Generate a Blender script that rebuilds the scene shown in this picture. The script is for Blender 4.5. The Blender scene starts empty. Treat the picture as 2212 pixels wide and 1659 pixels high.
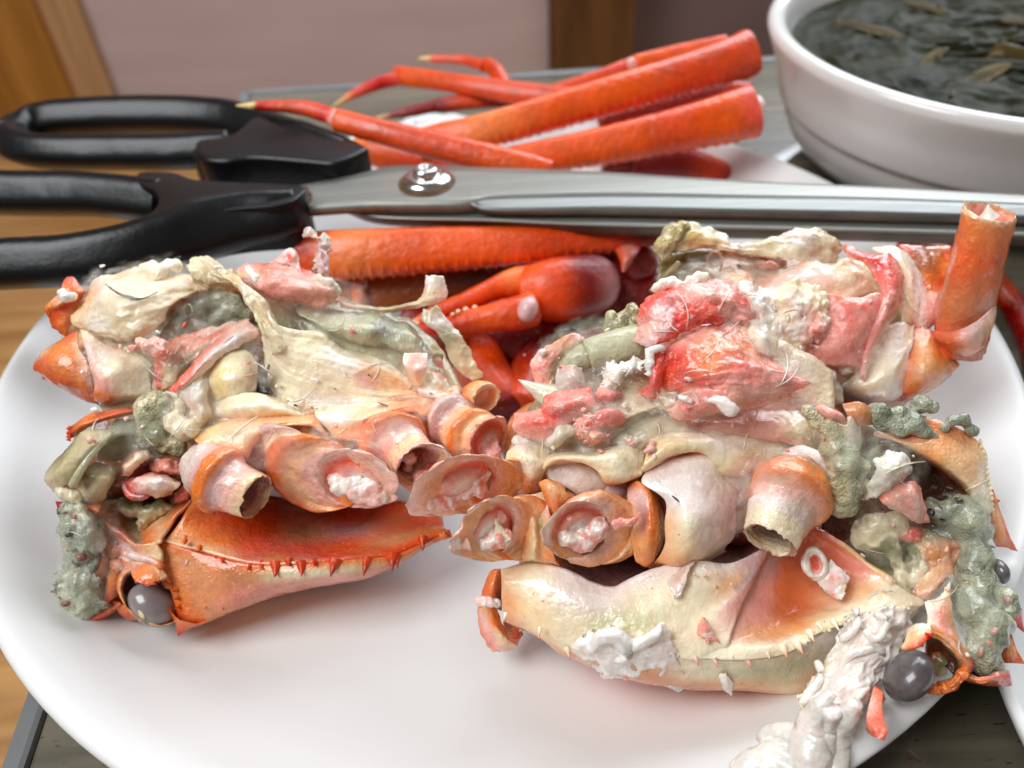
import bpy, math, random
import numpy as np
from mathutils import Vector, Matrix, noise

# ------------------------------------------------------------------ camera, light, exposure
scene = bpy.context.scene
CAM = np.array([0.0, -182.263, 179.703])           # millimetres; z = 0 is the underside of the table sheet
PITCH, ROLL, YAW = 0.74927198, -0.05517599, 0.02004391
FPX = 796.0 * 2212 / 1024
fw = np.array([math.sin(YAW)*math.cos(PITCH), math.cos(YAW)*math.cos(PITCH), -math.sin(PITCH)])
ri = np.array([math.cos(YAW), -math.sin(YAW), 0.0])
up = np.cross(ri, fw)
cr = ri*math.cos(ROLL) + up*math.sin(ROLL)
cu = -ri*math.sin(ROLL) + up*math.cos(ROLL)
cam = bpy.data.cameras.new('camera'); camo = bpy.data.objects.new('camera', cam)
scene.collection.objects.link(camo); scene.camera = camo
cam.sensor_width = 36; cam.lens = 796.0*36/1024; cam.clip_start = 0.01; cam.clip_end = 50
M = Matrix(((cr[0], cu[0], -fw[0], CAM[0]*.001), (cr[1], cu[1], -fw[1], CAM[1]*.001),
            (cr[2], cu[2], -fw[2], CAM[2]*.001), (0, 0, 0, 1)))
camo.matrix_world = M
cam.dof.use_dof = True; cam.dof.focus_distance = 0.158; cam.dof.aperture_fstop = 13.5

world = bpy.data.worlds.new('World'); scene.world = world; world.use_nodes = True
bg = world.node_tree.nodes['Background']
bg.inputs[0].default_value = (1.0, 0.94, 0.87, 1); bg.inputs[1].default_value = 0.14
def area(name, loc, target, size, size_y, power, col):
    l = bpy.data.lights.new(name, 'AREA'); l.shape = 'RECTANGLE'; l.size = size; l.size_y = size_y
    l.energy = power; l.color = col
    o = bpy.data.objects.new(name, l); scene.collection.objects.link(o)
    o.location = loc
    o.rotation_euler = (Vector(target) - Vector(loc)).to_track_quat('-Z', 'Y').to_euler()
area('window_light', (0.34, 0.84, 0.72), (0.05, 0, 0.22), 1.3, 1.05, 25.0, (0.86, 0.93, 1.0))
area('fill_light', (-0.60, -0.22, 0.95), (0, -0.03, 0.03), 0.6, 0.6, 10.0, (0.95, 0.98, 1.0))  # soft fill added to brighten the crab's front faces; no known lamp
scene.view_settings.view_transform = 'Standard'; scene.view_settings.look = 'None'
scene.view_settings.exposure = 0.28; scene.view_settings.gamma = 1.0; scene.view_settings.use_curve_mapping = False
scene.cycles.use_denoising = True
try: scene.cycles.denoiser = 'OPENIMAGEDENOISE'
except Exception: pass
scene.cycles.max_bounces = 8; scene.cycles.transparent_max_bounces = 8
scene.cycles.caustics_reflective = False; scene.cycles.caustics_refractive = False

# ------------------------------------------------------------------ from the picture to the place
def ray(u, v): return fw + (u-1106)/FPX*cr - (v-829.5)/FPX*cu
def PZ(u, v, z):
    d = ray(u, v); return CAM + d*((z-CAM[2])/d[2])
def PY(u, v, y):
    d = ray(u, v); return CAM + d*((y-CAM[1])/d[1])
def frame(u, v, z, e, az=0):                        # a tilted working plane through a point of height z
    e = math.radians(e); az = math.radians(az)
    n = np.array([math.sin(az)*math.cos(e), -math.cos(az)*math.cos(e), math.sin(e)])
    return (PZ(u, v, z), n)
def at(F, u, v, h):
    if F is None: return PZ(u, v, h)
    d = ray(u, v); p0, n = F
    return CAM + d*((np.dot(p0-CAM, n) + h)/np.dot(d, n))
T = {'U': (0, 0, 1), 'Z1': (0, 493.7, .2728), 'Z2': (548.6, 493.7, .2728), 'Z3': (0, 822.9, .3472), 'Z4': (493.7, 822.9, .2976),
     'Z5': (1042.4, 548.6, .2728), 'Z6': (1591, 438.9, .2976), 'Z7': (932.6, 877.8, .2976), 'Z8': (1536.1, 877.8, .3055),
     'B1': (0, 164.6, .3224), 'B2': (493.7, 54.9, .2728), 'B3': (1042.4, 27.4, .2976), 'B4': (1591, 0, .2976), 'B5': (0, 0, .372),
     'B6': (1481.2, 1206.9, .3303), 'B7': (0, 1206.9, .3472), 'B8': (987.5, 1152.1, .3224), 'N1': (1316.7, 219.4, .25),
     'N2': (1865.3, 493.7, .15675), 'N3': (0, 493.7, .125), 'N4': (438.9, 466.3, .16667), 'N5': (1645.8, 1206.9, .27245),
     'M1': (1659, 0, .25), 'M2': (658.3, 466.3, .25), 'M3': (932.6, 438.9, .25), 'M4': (1106, 548.6, .25)}

# ------------------------------------------------------------------ colours and materials
def lin(c, sat=1.0):
    c = np.array(c, float)/255
    return np.where(c <= .04045, c/12.92, ((c+.055)/1.055)**2.4)
def vivid(c):
    g = lin(c); m = g.max(); return np.clip(m-(m-g)*1.05, 0, 1)*1.04
PAL = {k: vivid(c) for k, c in {
    'o': (232, 124, 62), 'O': (216, 82, 38), 'r': (205, 48, 30), 'R': (124, 26, 17), 'p': (240, 190, 146), 'P': (237, 162, 106),  # 'R' is lowered to put shade into the legs under the claw
    'c': (248, 236, 206), 'y': (249, 240, 206), 'w': (240, 234, 226), 'k': (238, 160, 148), 'K': (234, 98, 84), 'q': (243, 190, 178),
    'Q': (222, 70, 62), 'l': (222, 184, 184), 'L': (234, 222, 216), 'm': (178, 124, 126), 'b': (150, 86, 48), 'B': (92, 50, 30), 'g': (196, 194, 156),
    'G': (136, 134, 92), 'e': (160, 160, 132), 'd': (58, 40, 30), 'x': (30, 22, 18), 'n': (232, 218, 188), 't': (214, 186, 150),
    'v': (158, 150, 152), 'V': (120, 100, 104), 'a': (216, 140, 96), 's': (212, 212, 180), 'W': (240, 236, 231), 'z': (238, 212, 140), 'f': (222, 130, 110),
    'h': (164, 170, 152), 'H': (92, 104, 88), 'j': (222, 208, 168), 'u': (240, 212, 168), 'E': (196, 132, 96), 'S': (186, 188, 178), 'T': (204, 108, 70), 'D': (232, 98, 46), 'F': (238, 130, 76), 'X': (216, 212, 203)}.items()}
MATS = {}
def N(nt, typ, **kw):
    n = nt.nodes.new(typ)
    for k, v in kw.items(): setattr(n, k, v)
    return n
def base_mat(name):
    m = bpy.data.materials.new(name); m.use_nodes = True; MATS[name] = m
    return m, m.node_tree, m.node_tree.nodes['Principled BSDF']
def colnoise(nt, src, scale, lo, hi, detail=4, coord='Object', stretch=None):
    tc = N(nt, 'ShaderNodeTexCoord'); no = N(nt, 'ShaderNodeTexNoise'); no.inputs['Scale'].default_value = scale
    no.inputs['Detail'].default_value = detail
    if stretch:
        mp = N(nt, 'ShaderNodeMapping'); mp.inputs['Scale'].default_value = stretch
        nt.links.new(tc.outputs[coord], mp.inputs[0]); nt.links.new(mp.outputs[0], no.inputs['Vector'])
    else: nt.links.new(tc.outputs[coord], no.inputs['Vector'])
    mr = N(nt, 'ShaderNodeMapRange'); mr.inputs[1].default_value = .3; mr.inputs[2].default_value = .7
    mr.inputs[3].default_value = lo; mr.inputs[4].default_value = hi
    nt.links.new(no.outputs[0], mr.inputs[0])
    return no, mr
def mul(nt, col, fac):
    mx = N(nt, 'ShaderNodeMix', data_type='RGBA', blend_type='MULTIPLY'); mx.inputs[0].default_value = 1
    nt.links.new(col, mx.inputs[6]); nt.links.new(fac, mx.inputs[7]); return mx.outputs[2]
def bump(nt, bs, hsock, strength, dist=.0005):
    b = N(nt, 'ShaderNodeBump'); b.inputs['Strength'].default_value = strength; b.inputs['Distance'].default_value = dist
    nt.links.new(hsock, b.inputs['Height']); nt.links.new(b.outputs[0], bs.inputs['Normal']); return b
def vcmat(name, rough=.3, sss=.2, coat=.25, bs_=(260, .35), var=(.82, 1.12), vs=160, trans=0, rad=(.006, .003, .002), speck=None, fine=(900, .25), blotch=None):
    """a wet organic surface: painted tint per vertex, grain, freckles and relief from noise"""
    m, nt, b = base_mat(name)
    at_ = N(nt, 'ShaderNodeAttribute', attribute_name='Col')
    n1, r1 = colnoise(nt, None, vs, *var)
    col = mul(nt, at_.outputs['Color'], r1.outputs[0])
    nB, rB = colnoise(nt, None, vs*4.6, 0, 1, 3)
    tint = N(nt, 'ShaderNodeMix', data_type='RGBA'); nt.links.new(rB.outputs[0], tint.inputs[0])
    tint.inputs[6].default_value = (.95, .91, .87, 1); tint.inputs[7].default_value = (1.06, 1.06, 1.06, 1)
    col = mul(nt, col, tint.outputs[2])
    if blotch:
        nb, rb = colnoise(nt, None, blotch[0], 0, blotch[2], 3)
        mx = N(nt, 'ShaderNodeMix', data_type='RGBA'); nt.links.new(rb.outputs[0], mx.inputs[0])
        nt.links.new(col, mx.inputs[6]); mx.inputs[7].default_value = (*lin(blotch[1]), 1); col = mx.outputs[2]
    if speck:
        tc = N(nt, 'ShaderNodeTexCoord'); vo = N(nt, 'ShaderNodeTexNoise'); vo.inputs['Scale'].default_value = speck[0]; vo.inputs['Detail'].default_value = 1
        nt.links.new(tc.outputs['Object'], vo.inputs['Vector'])
        mr = N(nt, 'ShaderNodeMapRange'); mr.inputs[1].default_value = speck[2]; mr.inputs[2].default_value = speck[2]+.06
        nt.links.new(vo.outputs[0], mr.inputs[0])
        ml = N(nt, 'ShaderNodeMath', operation='MULTIPLY'); ml.inputs[1].default_value = speck[3]; nt.links.new(mr.outputs[0], ml.inputs[0])
        mx = N(nt, 'ShaderNodeMix', data_type='RGBA'); nt.links.new(ml.outputs[0], mx.inputs[0])
        nt.links.new(col, mx.inputs[6]); mx.inputs[7].default_value = (*lin(speck[1]), 1); col = mx.outputs[2]
    nt.links.new(col, b.inputs['Base Color'])
    n2, r2 = colnoise(nt, None, bs_[0], 0, 1, 3)
    n3, r3 = colnoise(nt, None, 70, max(.05, rough-.12), rough+.16, 3)
    nt.links.new(r3.outputs[0], b.inputs['Roughness'])
    n4, r4 = colnoise(nt, None, bs_[0]*3.4, 0, 1, 2)
    ad = N(nt, 'ShaderNodeMath', operation='MULTIPLY_ADD'); ad.inputs[1].default_value = .35
    nt.links.new(n4.outputs[0], ad.inputs[0]); nt.links.new(n2.outputs[0], ad.inputs[2])
    bump(nt, b, ad.outputs[0], bs_[1], .0012)
    b.subsurface_method = 'BURLEY'
    b.inputs['Subsurface Weight'].default_value = sss; b.inputs['Subsurface Radius'].default_value = rad; b.inputs['Subsurface Scale'].default_value = .6
    b.inputs['Coat Weight'].default_value = coat; b.inputs['Coat Roughness'].default_value = .07
    if trans:
        tr = N(nt, 'ShaderNodeBsdfTranslucent'); nt.links.new(col, tr.inputs[0])
        mxs = N(nt, 'ShaderNodeMixShader'); mxs.inputs[0].default_value = trans
        nt.links.new(b.outputs[0], mxs.inputs[1]); nt.links.new(tr.outputs[0], mxs.inputs[2])
        nt.links.new(mxs.outputs[0], nt.nodes['Material Output'].inputs[0])
    return m
def flat(name, col, rough=.4, metal=0, coat=0, var=None, bp=None, sss=0, spec=.5, stretch=None, vs=100):
    m, nt, b = base_mat(name)
    b.inputs['Base Color'].default_value = (*lin(col), 1); b.inputs['Roughness'].default_value = rough
    b.inputs['Metallic'].default_value = metal; b.inputs['Coat Weight'].default_value = coat; b.inputs['Subsurface Weight'].default_value = sss
    b.inputs['Subsurface Radius'].default_value = (.004, .003, .002); b.inputs['Specular IOR Level'].default_value = spec
    if var:
        n1, r1 = colnoise(nt, None, vs, *var, stretch=stretch)
        rgb = N(nt, 'ShaderNodeRGB'); rgb.outputs[0].default_value = (*lin(col), 1)
        nt.links.new(mul(nt, rgb.outputs[0], r1.outputs[0]), b.inputs['Base Color'])
    if bp:
        n2, r2 = colnoise(nt, None, bp[0], 0, 1, stretch=stretch); bump(nt, b, n2.outputs[0], bp[1])
    return m
vcmat('shell', rough=.27, sss=0.15, coat=.65, bs_=(520, .5), var=(.84, 1.1), vs=190, speck=(1500, (250, 204, 156), .67, .3), blotch=(75, (242, 184, 130), .25))
vcmat('shell_red', rough=.36, sss=.04, coat=.2, bs_=(450, .4), var=(.8, 1.12), vs=130, speck=(1100, (250, 160, 100), .67, .35))
vcmat('pale_shell', rough=.24, sss=0.24, coat=.65, bs_=(420, .4), var=(.92, 1.06), vs=120, speck=(700, (126, 96, 52), .755, .6), blotch=(70, (246, 206, 172), .16))
vcmat('membrane', rough=.22, sss=0.15, coat=.65, bs_=(300, .6), var=(.88, 1.08), vs=150, trans=.22, speck=(600, (160, 130, 70), .75, .5), blotch=(120, (240, 214, 172), .2))
vcmat('meat', rough=.3, sss=0.3, coat=.65, bs_=(600, .45), var=(.84, 1.1), vs=260, speck=(1300, (252, 220, 208), .61, .35), blotch=(150, (250, 206, 190), .25))
vcmat('curd', rough=.28, sss=.25, coat=.45, bs_=(300, .55), var=(.88, 1.05), vs=160)
vcmat('goo', rough=.18, sss=.12, coat=.7, bs_=(700, 1.2), var=(.6, 1.25), vs=150, blotch=(120, (200, 198, 160), .35))
vcmat('dark_meat', rough=.3, sss=.05, coat=.4, bs_=(300, .7), var=(.65, 1.15), vs=150)
def film(name, col, alpha):
    m, nt, b = base_mat(name)
    b.inputs['Base Color'].default_value = (*lin(col), 1); b.inputs['Roughness'].default_value = .16; b.inputs['Coat Weight'].default_value = .4
    at_ = N(nt, 'ShaderNodeAttribute', attribute_name='Col')
    n1, r1 = colnoise(nt, None, 420, alpha*.35, alpha*1.5, 4); ml = N(nt, 'ShaderNodeMath', operation='MULTIPLY')
    nt.links.new(r1.outputs[0], ml.inputs[0]); nt.links.new(at_.outputs['Alpha'], ml.inputs[1]); nt.links.new(ml.outputs[0], b.inputs['Alpha'])
    n2, r2 = colnoise(nt, None, 420, 0, 1, 3); bump(nt, b, n2.outputs[0], .4, .0008)
film('film_cream', (255, 247, 230), .2); film('film_pink', (250, 218, 206), .2); film('film_grey', (214, 216, 192), .22)
flat('porcelain', (222, 221, 219), rough=.4, spec=.3)
flat('bowl_glaze', (220, 216, 213), rough=.2, coat=.3)
flat('black_plastic', (12, 12, 14), rough=.32, spec=.35, bp=(700, .15), var=(.7, 1.5), vs=60)
flat('steel', (142, 141, 134), rough=.42, metal=.6, var=(.78, 1.1), vs=60, bp=(300, .05), stretch=(.1, 40, 1))
flat('steel_bright', (128, 129, 126), rough=.36, metal=.7, var=(.8, 1.08), vs=60, stretch=(.1, 40, 1))
flat('steel_dark', (112, 104, 96), rough=.45, metal=.6, var=(.6, 1.1), vs=90)
flat('chrome', (214, 212, 208), rough=.16, metal=1)
flat('rust', (96, 58, 26), rough=.7, var=(.5, 1.4), vs=500)
flat('eye_gloss', (96, 90, 90), rough=.26, coat=.4, var=(.6, 1.25), vs=420, sss=.1)
flat('eye_pale', (140, 128, 127), rough=.24, coat=.45, var=(.75, 1.15), vs=120, sss=.2)
flat('eye_dark', (30, 26, 22), rough=.2)
flat('soup_liquid', (34, 38, 32), rough=.4, spec=.06, var=(.7, 1.3), vs=60, bp=(60, .6))
flat('kelp', (36, 36, 18), rough=.4, spec=.025, var=(.5, 1.5), vs=60, bp=(120, .5))
flat('kelp_brown', (74, 60, 22), rough=.45, spec=.05, coat=.0, var=(.5, 1.4), vs=90, bp=(160, .8))
flat('mauve_wall', (198, 180, 181), rough=.9, var=(.9, 1.06), vs=9, stretch=(.4, 1, 2.5))
flat('dark_panel', (112, 94, 96), rough=.8, var=(.85, 1.1), vs=8)
flat('tissue', (232, 234, 234), rough=.8, bp=(90, .8))
flat('print_grey', (70, 80, 84), rough=.6)
def wood(name, c1, c2, rough, sc, coat=.0, rot=0, specks=None):
    m, nt, b = base_mat(name)
    tc = N(nt, 'ShaderNodeTexCoord'); mp = N(nt, 'ShaderNodeMapping'); mp.inputs['Scale'].default_value = sc; mp.inputs['Rotation'].default_value = (0, 0, rot)
    no = N(nt, 'ShaderNodeTexNoise'); no.inputs['Scale'].default_value = 1; no.inputs['Detail'].default_value = 7; no.inputs['Distortion'].default_value = .8
    nt.links.new(tc.outputs['Object'], mp.inputs[0]); nt.links.new(mp.outputs[0], no.inputs['Vector'])
    rp = N(nt, 'ShaderNodeValToRGB'); rp.color_ramp.elements[0].position = .32; rp.color_ramp.elements[1].position = .68
    rp.color_ramp.elements[0].color = (*lin(c1), 1); rp.color_ramp.elements[1].color = (*lin(c2), 1)
    nt.links.new(no.outputs[0], rp.inputs[0]); col = rp.outputs[0]
    if specks:
        mp2 = N(nt, 'ShaderNodeMapping'); mp2.inputs['Scale'].default_value = specks[1]; mp2.inputs['Rotation'].default_value = (0, 0, rot)
        n2 = N(nt, 'ShaderNodeTexNoise'); n2.inputs['Scale'].default_value = 1; n2.inputs['Detail'].default_value = 1
        nt.links.new(tc.outputs['Object'], mp2.inputs[0]); nt.links.new(mp2.outputs[0], n2.inputs['Vector'])
        mr = N(nt, 'ShaderNodeMapRange'); mr.inputs[1].default_value = .68; mr.inputs[2].default_value = .76; nt.links.new(n2.outputs[0], mr.inputs[0])
        mx = N(nt, 'ShaderNodeMix', data_type='RGBA'); nt.links.new(mr.outputs[0], mx.inputs[0]); nt.links.new(col, mx.inputs[6])
        mx.inputs[7].default_value = (*lin(specks[0]), 1); col = mx.outputs[2]
    nt.links.new(col, b.inputs['Base Color']); b.inputs['Roughness'].default_value = rough; b.inputs['Coat Weight'].default_value = coat
    bump(nt, b, no.outputs[0], .15)
    return m
wood('floor_wood', (150, 104, 56), (196, 148, 92), .42, (5, 60, 5), rot=.1)
wood('grey_wood', (86, 80, 66), (118, 112, 94), .26, (9, 130, 5), coat=1.0, rot=-.12, specks=((62, 60, 54), (240, 1500, 60)))
wood('ochre_wood', (150, 98, 34), (186, 130, 58), .4, (60, 60, 4))
wood('tan_wood', (164, 122, 82), (196, 158, 116), .4, (60, 60, 4))
wood('brown_wood', (74, 46, 22), (112, 74, 40), .4, (60, 60, 4))

# ------------------------------------------------------------------ mesh helpers
ORG = {}
coll = scene.collection
def thing(name, label, cat, loc, group=None):
    o = bpy.data.objects.new(name, None); coll.objects.link(o)
    o.empty_display_size = .01
    o.location = np.array(loc)*.001; ORG[o.name] = np.array(loc, float)
    o['label'] = label; o['category'] = cat
    if group: o['group'] = group
    return o
def build(name, V, Fc, parent=None, mat='shell', col=None, smooth=True, th=0, label=None, cat=None, kind=None, group=None, off=-1):
    V = np.asarray(V, float)
    if parent is None: org = np.array([V[:, 0].mean(), V[:, 1].mean(), V[:, 2].min()])
    else: org = ORG[parent.name]
    me = bpy.data.meshes.new(name); me.from_pydata(((V-org)*.001).tolist(), [], [list(map(int, f)) for f in Fc])
    me.materials.append(MATS[mat])
    if col is not None:
        a = me.color_attributes.new('Col', 'FLOAT_COLOR', 'POINT')
        c = np.ones((len(V), 4), np.float32); c[:, :np.shape(col)[1]] = col
        a.data.foreach_set('color', c.ravel())
    if smooth: me.polygons.foreach_set('use_smooth', [True]*len(me.polygons))
    o = bpy.data.objects.new(name, me); coll.objects.link(o); ORG[o.name] = org
    if parent is None: o.location = org*.001
    else: o.parent = parent
    if th:
        md = o.modifiers.new('thickness', 'SOLIDIFY'); md.thickness = th*.001; md.offset = off
    if label: o['label'] = label
    if cat: o['category'] = cat
    if kind: o['kind'] = kind
    if group: o['group'] = group
    return o
def crom(P, ts, closed=False):
    """Catmull-Rom through rows of P at parameters ts in 0..len-1"""
    P = np.asarray(P, float); n = len(P)
    if n == 1: return np.repeat(P, len(ts), 0)
    out = []
    for t in ts:
        if closed:
            i = int(math.floor(t)) % n; f = t-math.floor(t); g = lambda k: P[k % n]
        else:
            i = min(int(t), n-2); f = t-i
            g = lambda k: P[k] if 0 <= k < n else (2*P[0]-P[1] if k < 0 else 2*P[-1]-P[-2])
        a, b, c, d = g(i-1), g(i), g(i+1), g(i+2)
        out.append(.5*((2*b)+(c-a)*f+(2*a-5*b+4*c-d)*f*f+(3*b-a-3*c+d)*f**3))
    return np.array(out)
def lerp(C, ts):
    C = np.asarray(C, float); n = len(C)
    if n == 1: return np.repeat(C, len(ts), 0)
    i = np.clip(np.floor(ts).astype(int), 0, n-2); f = (np.asarray(ts)-i)[:, None]; f = f*f*(3-2*f)
    return C[i]*(1-f)+C[i+1]*f
def fbm(p, s, o=4): return noise.fractal(Vector((p[0]*s, p[1]*s, p[2]*s)), 1.0, 2.0, o)
def vnoise(p, s, seed=0): return noise.noise(Vector((p[0]*s+seed*7.1, p[1]*s-seed*3.3, p[2]*s+seed)))
def grid_faces(m, n, cu_=False, cv_=False):
    F = []
    for i in range(m-1 + (1 if cv_ else 0)):
        for j in range(n-1 + (1 if cu_ else 0)):
            F.append((i*n+j, i*n+(j+1) % n, ((i+1) % m)*n+(j+1) % n, ((i+1) % m)*n+j))
    return F
def gnormals(G, cu_=False):
    m, n = G.shape[:2]
    du = (np.roll(G, -1, 1)-np.roll(G, 1, 1)) if cu_ else np.gradient(G, axis=1)
    dv = np.gradient(G, axis=0)
    nn = np.cross(du, dv); l = np.linalg.norm(nn, axis=2, keepdims=True); return nn/np.maximum(l, 1e-9)
def parse(F, tf, row, last):
    u0, v0, s = T[tf]; P = []; K = []
    for q in row:
        if len(q) > 3: last = q[3]
        P.append(at(F, u0+q[0]*s, v0+q[1]*s, q[2])); K.append(PAL[last])
    return np.array(P), np.array(K), last
def patch(name, parent, F, tf, rows, mat='shell', n=44, m=7, th=.7, nz=(.25, .25), rag=.0, edges='tblr', fine=(.05, 1.4), key='c', stripe=None, fold=None, **kw):
    """a curved sheet through rows of points (x, y, height above the working plane, tint)"""
    R, K = [], []; last = key
    for row in rows:
        P, C, last = parse(F, tf, row, last)
        d = np.r_[0, np.cumsum(np.linalg.norm(np.diff(P, axis=0), axis=1))]; d = d/d[-1] if d[-1] > 0 else d
        want = np.linspace(0, 1, n); ts = np.interp(want, d, np.arange(len(P)))
        R.append(crom(P, ts)); K.append(lerp(C, ts))
    R = np.array(R); K = np.array(K); M_ = (len(rows)-1)*m+1
    ts = np.linspace(0, len(rows)-1, M_)
    G = np.array([crom(R[:, j], ts) for j in range(n)]).transpose(1, 0, 2)
    C = np.array([lerp(K[:, j], ts) for j in range(n)]).transpose(1, 0, 2)
    nn = gnormals(G)
    flip = np.mean(np.sum(nn*(CAM-G), axis=2)) < 0
    if flip: nn = -nn
    sd = sum(map(ord, name))+len(bpy.data.objects)
    if nz and mat in ('pale_shell', 'shell'): nz = (nz[0]*.55, nz[1])
    for i in range(M_):
        for j in range(n):
            p = G[i, j]; d = 0
            if nz: d += nz[0]*fbm(p+sd, nz[1])
            if fine: d += fine[0]*fbm(p+sd, fine[1], 2)
            if fold: d += fold[0]*noise.noise(Vector((i*fold[1]*7/m, j*fold[2]*44/n, sd*.37)))+.5*fold[0]*noise.noise(Vector((i*fold[1]*16/m, j*fold[2]*100/n, sd*.7)))
            if stripe: d += stripe[1]*math.sin(2*math.pi*stripe[0]*j/n+3*vnoise(p, .3, sd)+stripe[2]*i)
            G[i, j] = p+nn[i, j]*d
    if rag:
        B = G.copy()
        def mv(i, j, i2, j2):
            dr = B[i, j]-B[i2, j2]; l = np.linalg.norm(dr)
            if l > 1e-6:
                k = vnoise(B[i, j], .9, sd)*.7+vnoise(B[i, j], 2.6, sd+3)*.5
                G[i, j] = B[i, j]+dr/l*k*rag
        for j in range(n):
            if 't' in edges: mv(0, j, 2, j)
            if 'b' in edges: mv(M_-1, j, M_-3, j)
        for i in range(M_):
            if 'l' in edges: mv(i, 0, i, 2)
            if 'r' in edges: mv(i, n-1, i, n-3)
    Fc = grid_faces(M_, n)
    if not flip: pass
    else: Fc = [f[::-1] for f in Fc]
    return build(name, G.reshape(-1, 3), Fc, parent, mat, C.reshape(-1, 3), th=th, **kw)
def loft(name, parent, F, tf, rings, mat='shell', n=36, m=6, th=0, nz=(.12, .4), fine=(.04, 1.6), rag=0, caps='', ridge=0, tear=None, **kw):
    """a tube through picture ellipses: (x, y, a, b, turn, height, sign, tint); the sign tells which way the ring leans"""
    u0, v0, s = T[tf]; R = []; K = []
    th_ = np.linspace(0, 2*math.pi, n, endpoint=False); last = 'o'
    for q in rings:
        x, y, a, b, rot, h, sg = q[:7]
        if len(q) > 7: last = q[7]
        k2 = q[8] if len(q) > 8 else last
        cx, cy = u0+x*s, v0+y*s; p0 = at(F, cx, cy, h); mm = np.dot(p0-CAM, fw)/FPX
        r = math.radians(rot); dep = math.sqrt(max(a*a-b*b, 0))*s*mm
        pts = []; cs = []
        for t in th_:
            px = cx+s*(a*math.cos(t)*math.cos(r)-b*math.sin(t)*math.sin(r)); py = cy+s*(a*math.cos(t)*math.sin(r)+b*math.sin(t)*math.cos(r))
            D = np.dot(p0-CAM, fw)-sg*dep*math.sin(t)
            pts.append(CAM+ray(px, py)*D)
            w = .5+.5*math.sin(t); cs.append(PAL[last]*(1-w)+PAL[k2]*w)
        R.append(pts); K.append(cs)
    R = np.array(R); K = np.array(K); M_ = (len(rings)-1)*m+1; ts = np.linspace(0, len(rings)-1, M_)
    if tear:
        ti, t0, am, wd = tear
        for i in range(len(rings)):
            c = R[i].mean(0); w = math.exp(-((i-ti)/1.1)**2)
            for j in range(n):
                da = (math.degrees(th_[j])-t0+180) % 360-180; R[i, j] += (R[i, j]-c)*am*w*math.exp(-(da/wd)**2)
    G = np.array([crom(R[:, j], ts) for j in range(n)]).transpose(1, 0, 2)
    C = np.array([lerp(K[:, j], ts) for j in range(n)]).transpose(1, 0, 2)
    nn = gnormals(G, True); sd = len(bpy.data.objects)
    for i in range(M_):
        for j in range(n):
            p = G[i, j]; G[i, j] = p+nn[i, j]*(ridge*math.sin(ts[i]*9.4+2.5*vnoise(p, .25, sd))*(1 if not rag or ts[i] < rag[0]-.3 else 0)+(ridge*3.2*noise.noise(Vector((ts[i]*.7, 22*math.cos(th_[j]), 22*math.sin(th_[j])+sd))) if ridge else 0)+nz[0]*fbm(p+sd, nz[1])+fine[0]*fbm(p+sd, fine[1], 2))
    if rag:
        rr = rag[0]*m
        for j in range(n):
            ax = R[rag[0], j]-R[rag[0]-1, j]; ax /= max(np.linalg.norm(ax), 1e-6)
            k = rag[1]*(1.3*vnoise(R[rag[0], j], .35, sd)+.8*vnoise(R[rag[0], j], 1.1, sd)+.5*vnoise(R[rag[0], j], 3., sd))
            for i in range(max(0, rr-4), min(M_, rr+5)): G[i, j] += ax*k*(1-abs(i-rr)/6)
    V = list(G.reshape(-1, 3)); CC = list(C.reshape(-1, 3)); Fc = grid_faces(M_, n, True)
    if 's' in caps: V.append(G[0].mean(0)); CC.append(C[0].mean(0)); k = len(V)-1; Fc += [(j, k, (j+1) % n) for j in range(n)]
    if 'e' in caps:
        V.append(G[-1].mean(0)); CC.append(C[-1].mean(0)); k = len(V)-1; b0 = (M_-1)*n; Fc += [(b0+j, b0+(j+1) % n, k) for j in range(n)]
    return build(name, V, Fc, parent, mat, np.array(CC), th=th, **kw)
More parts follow.
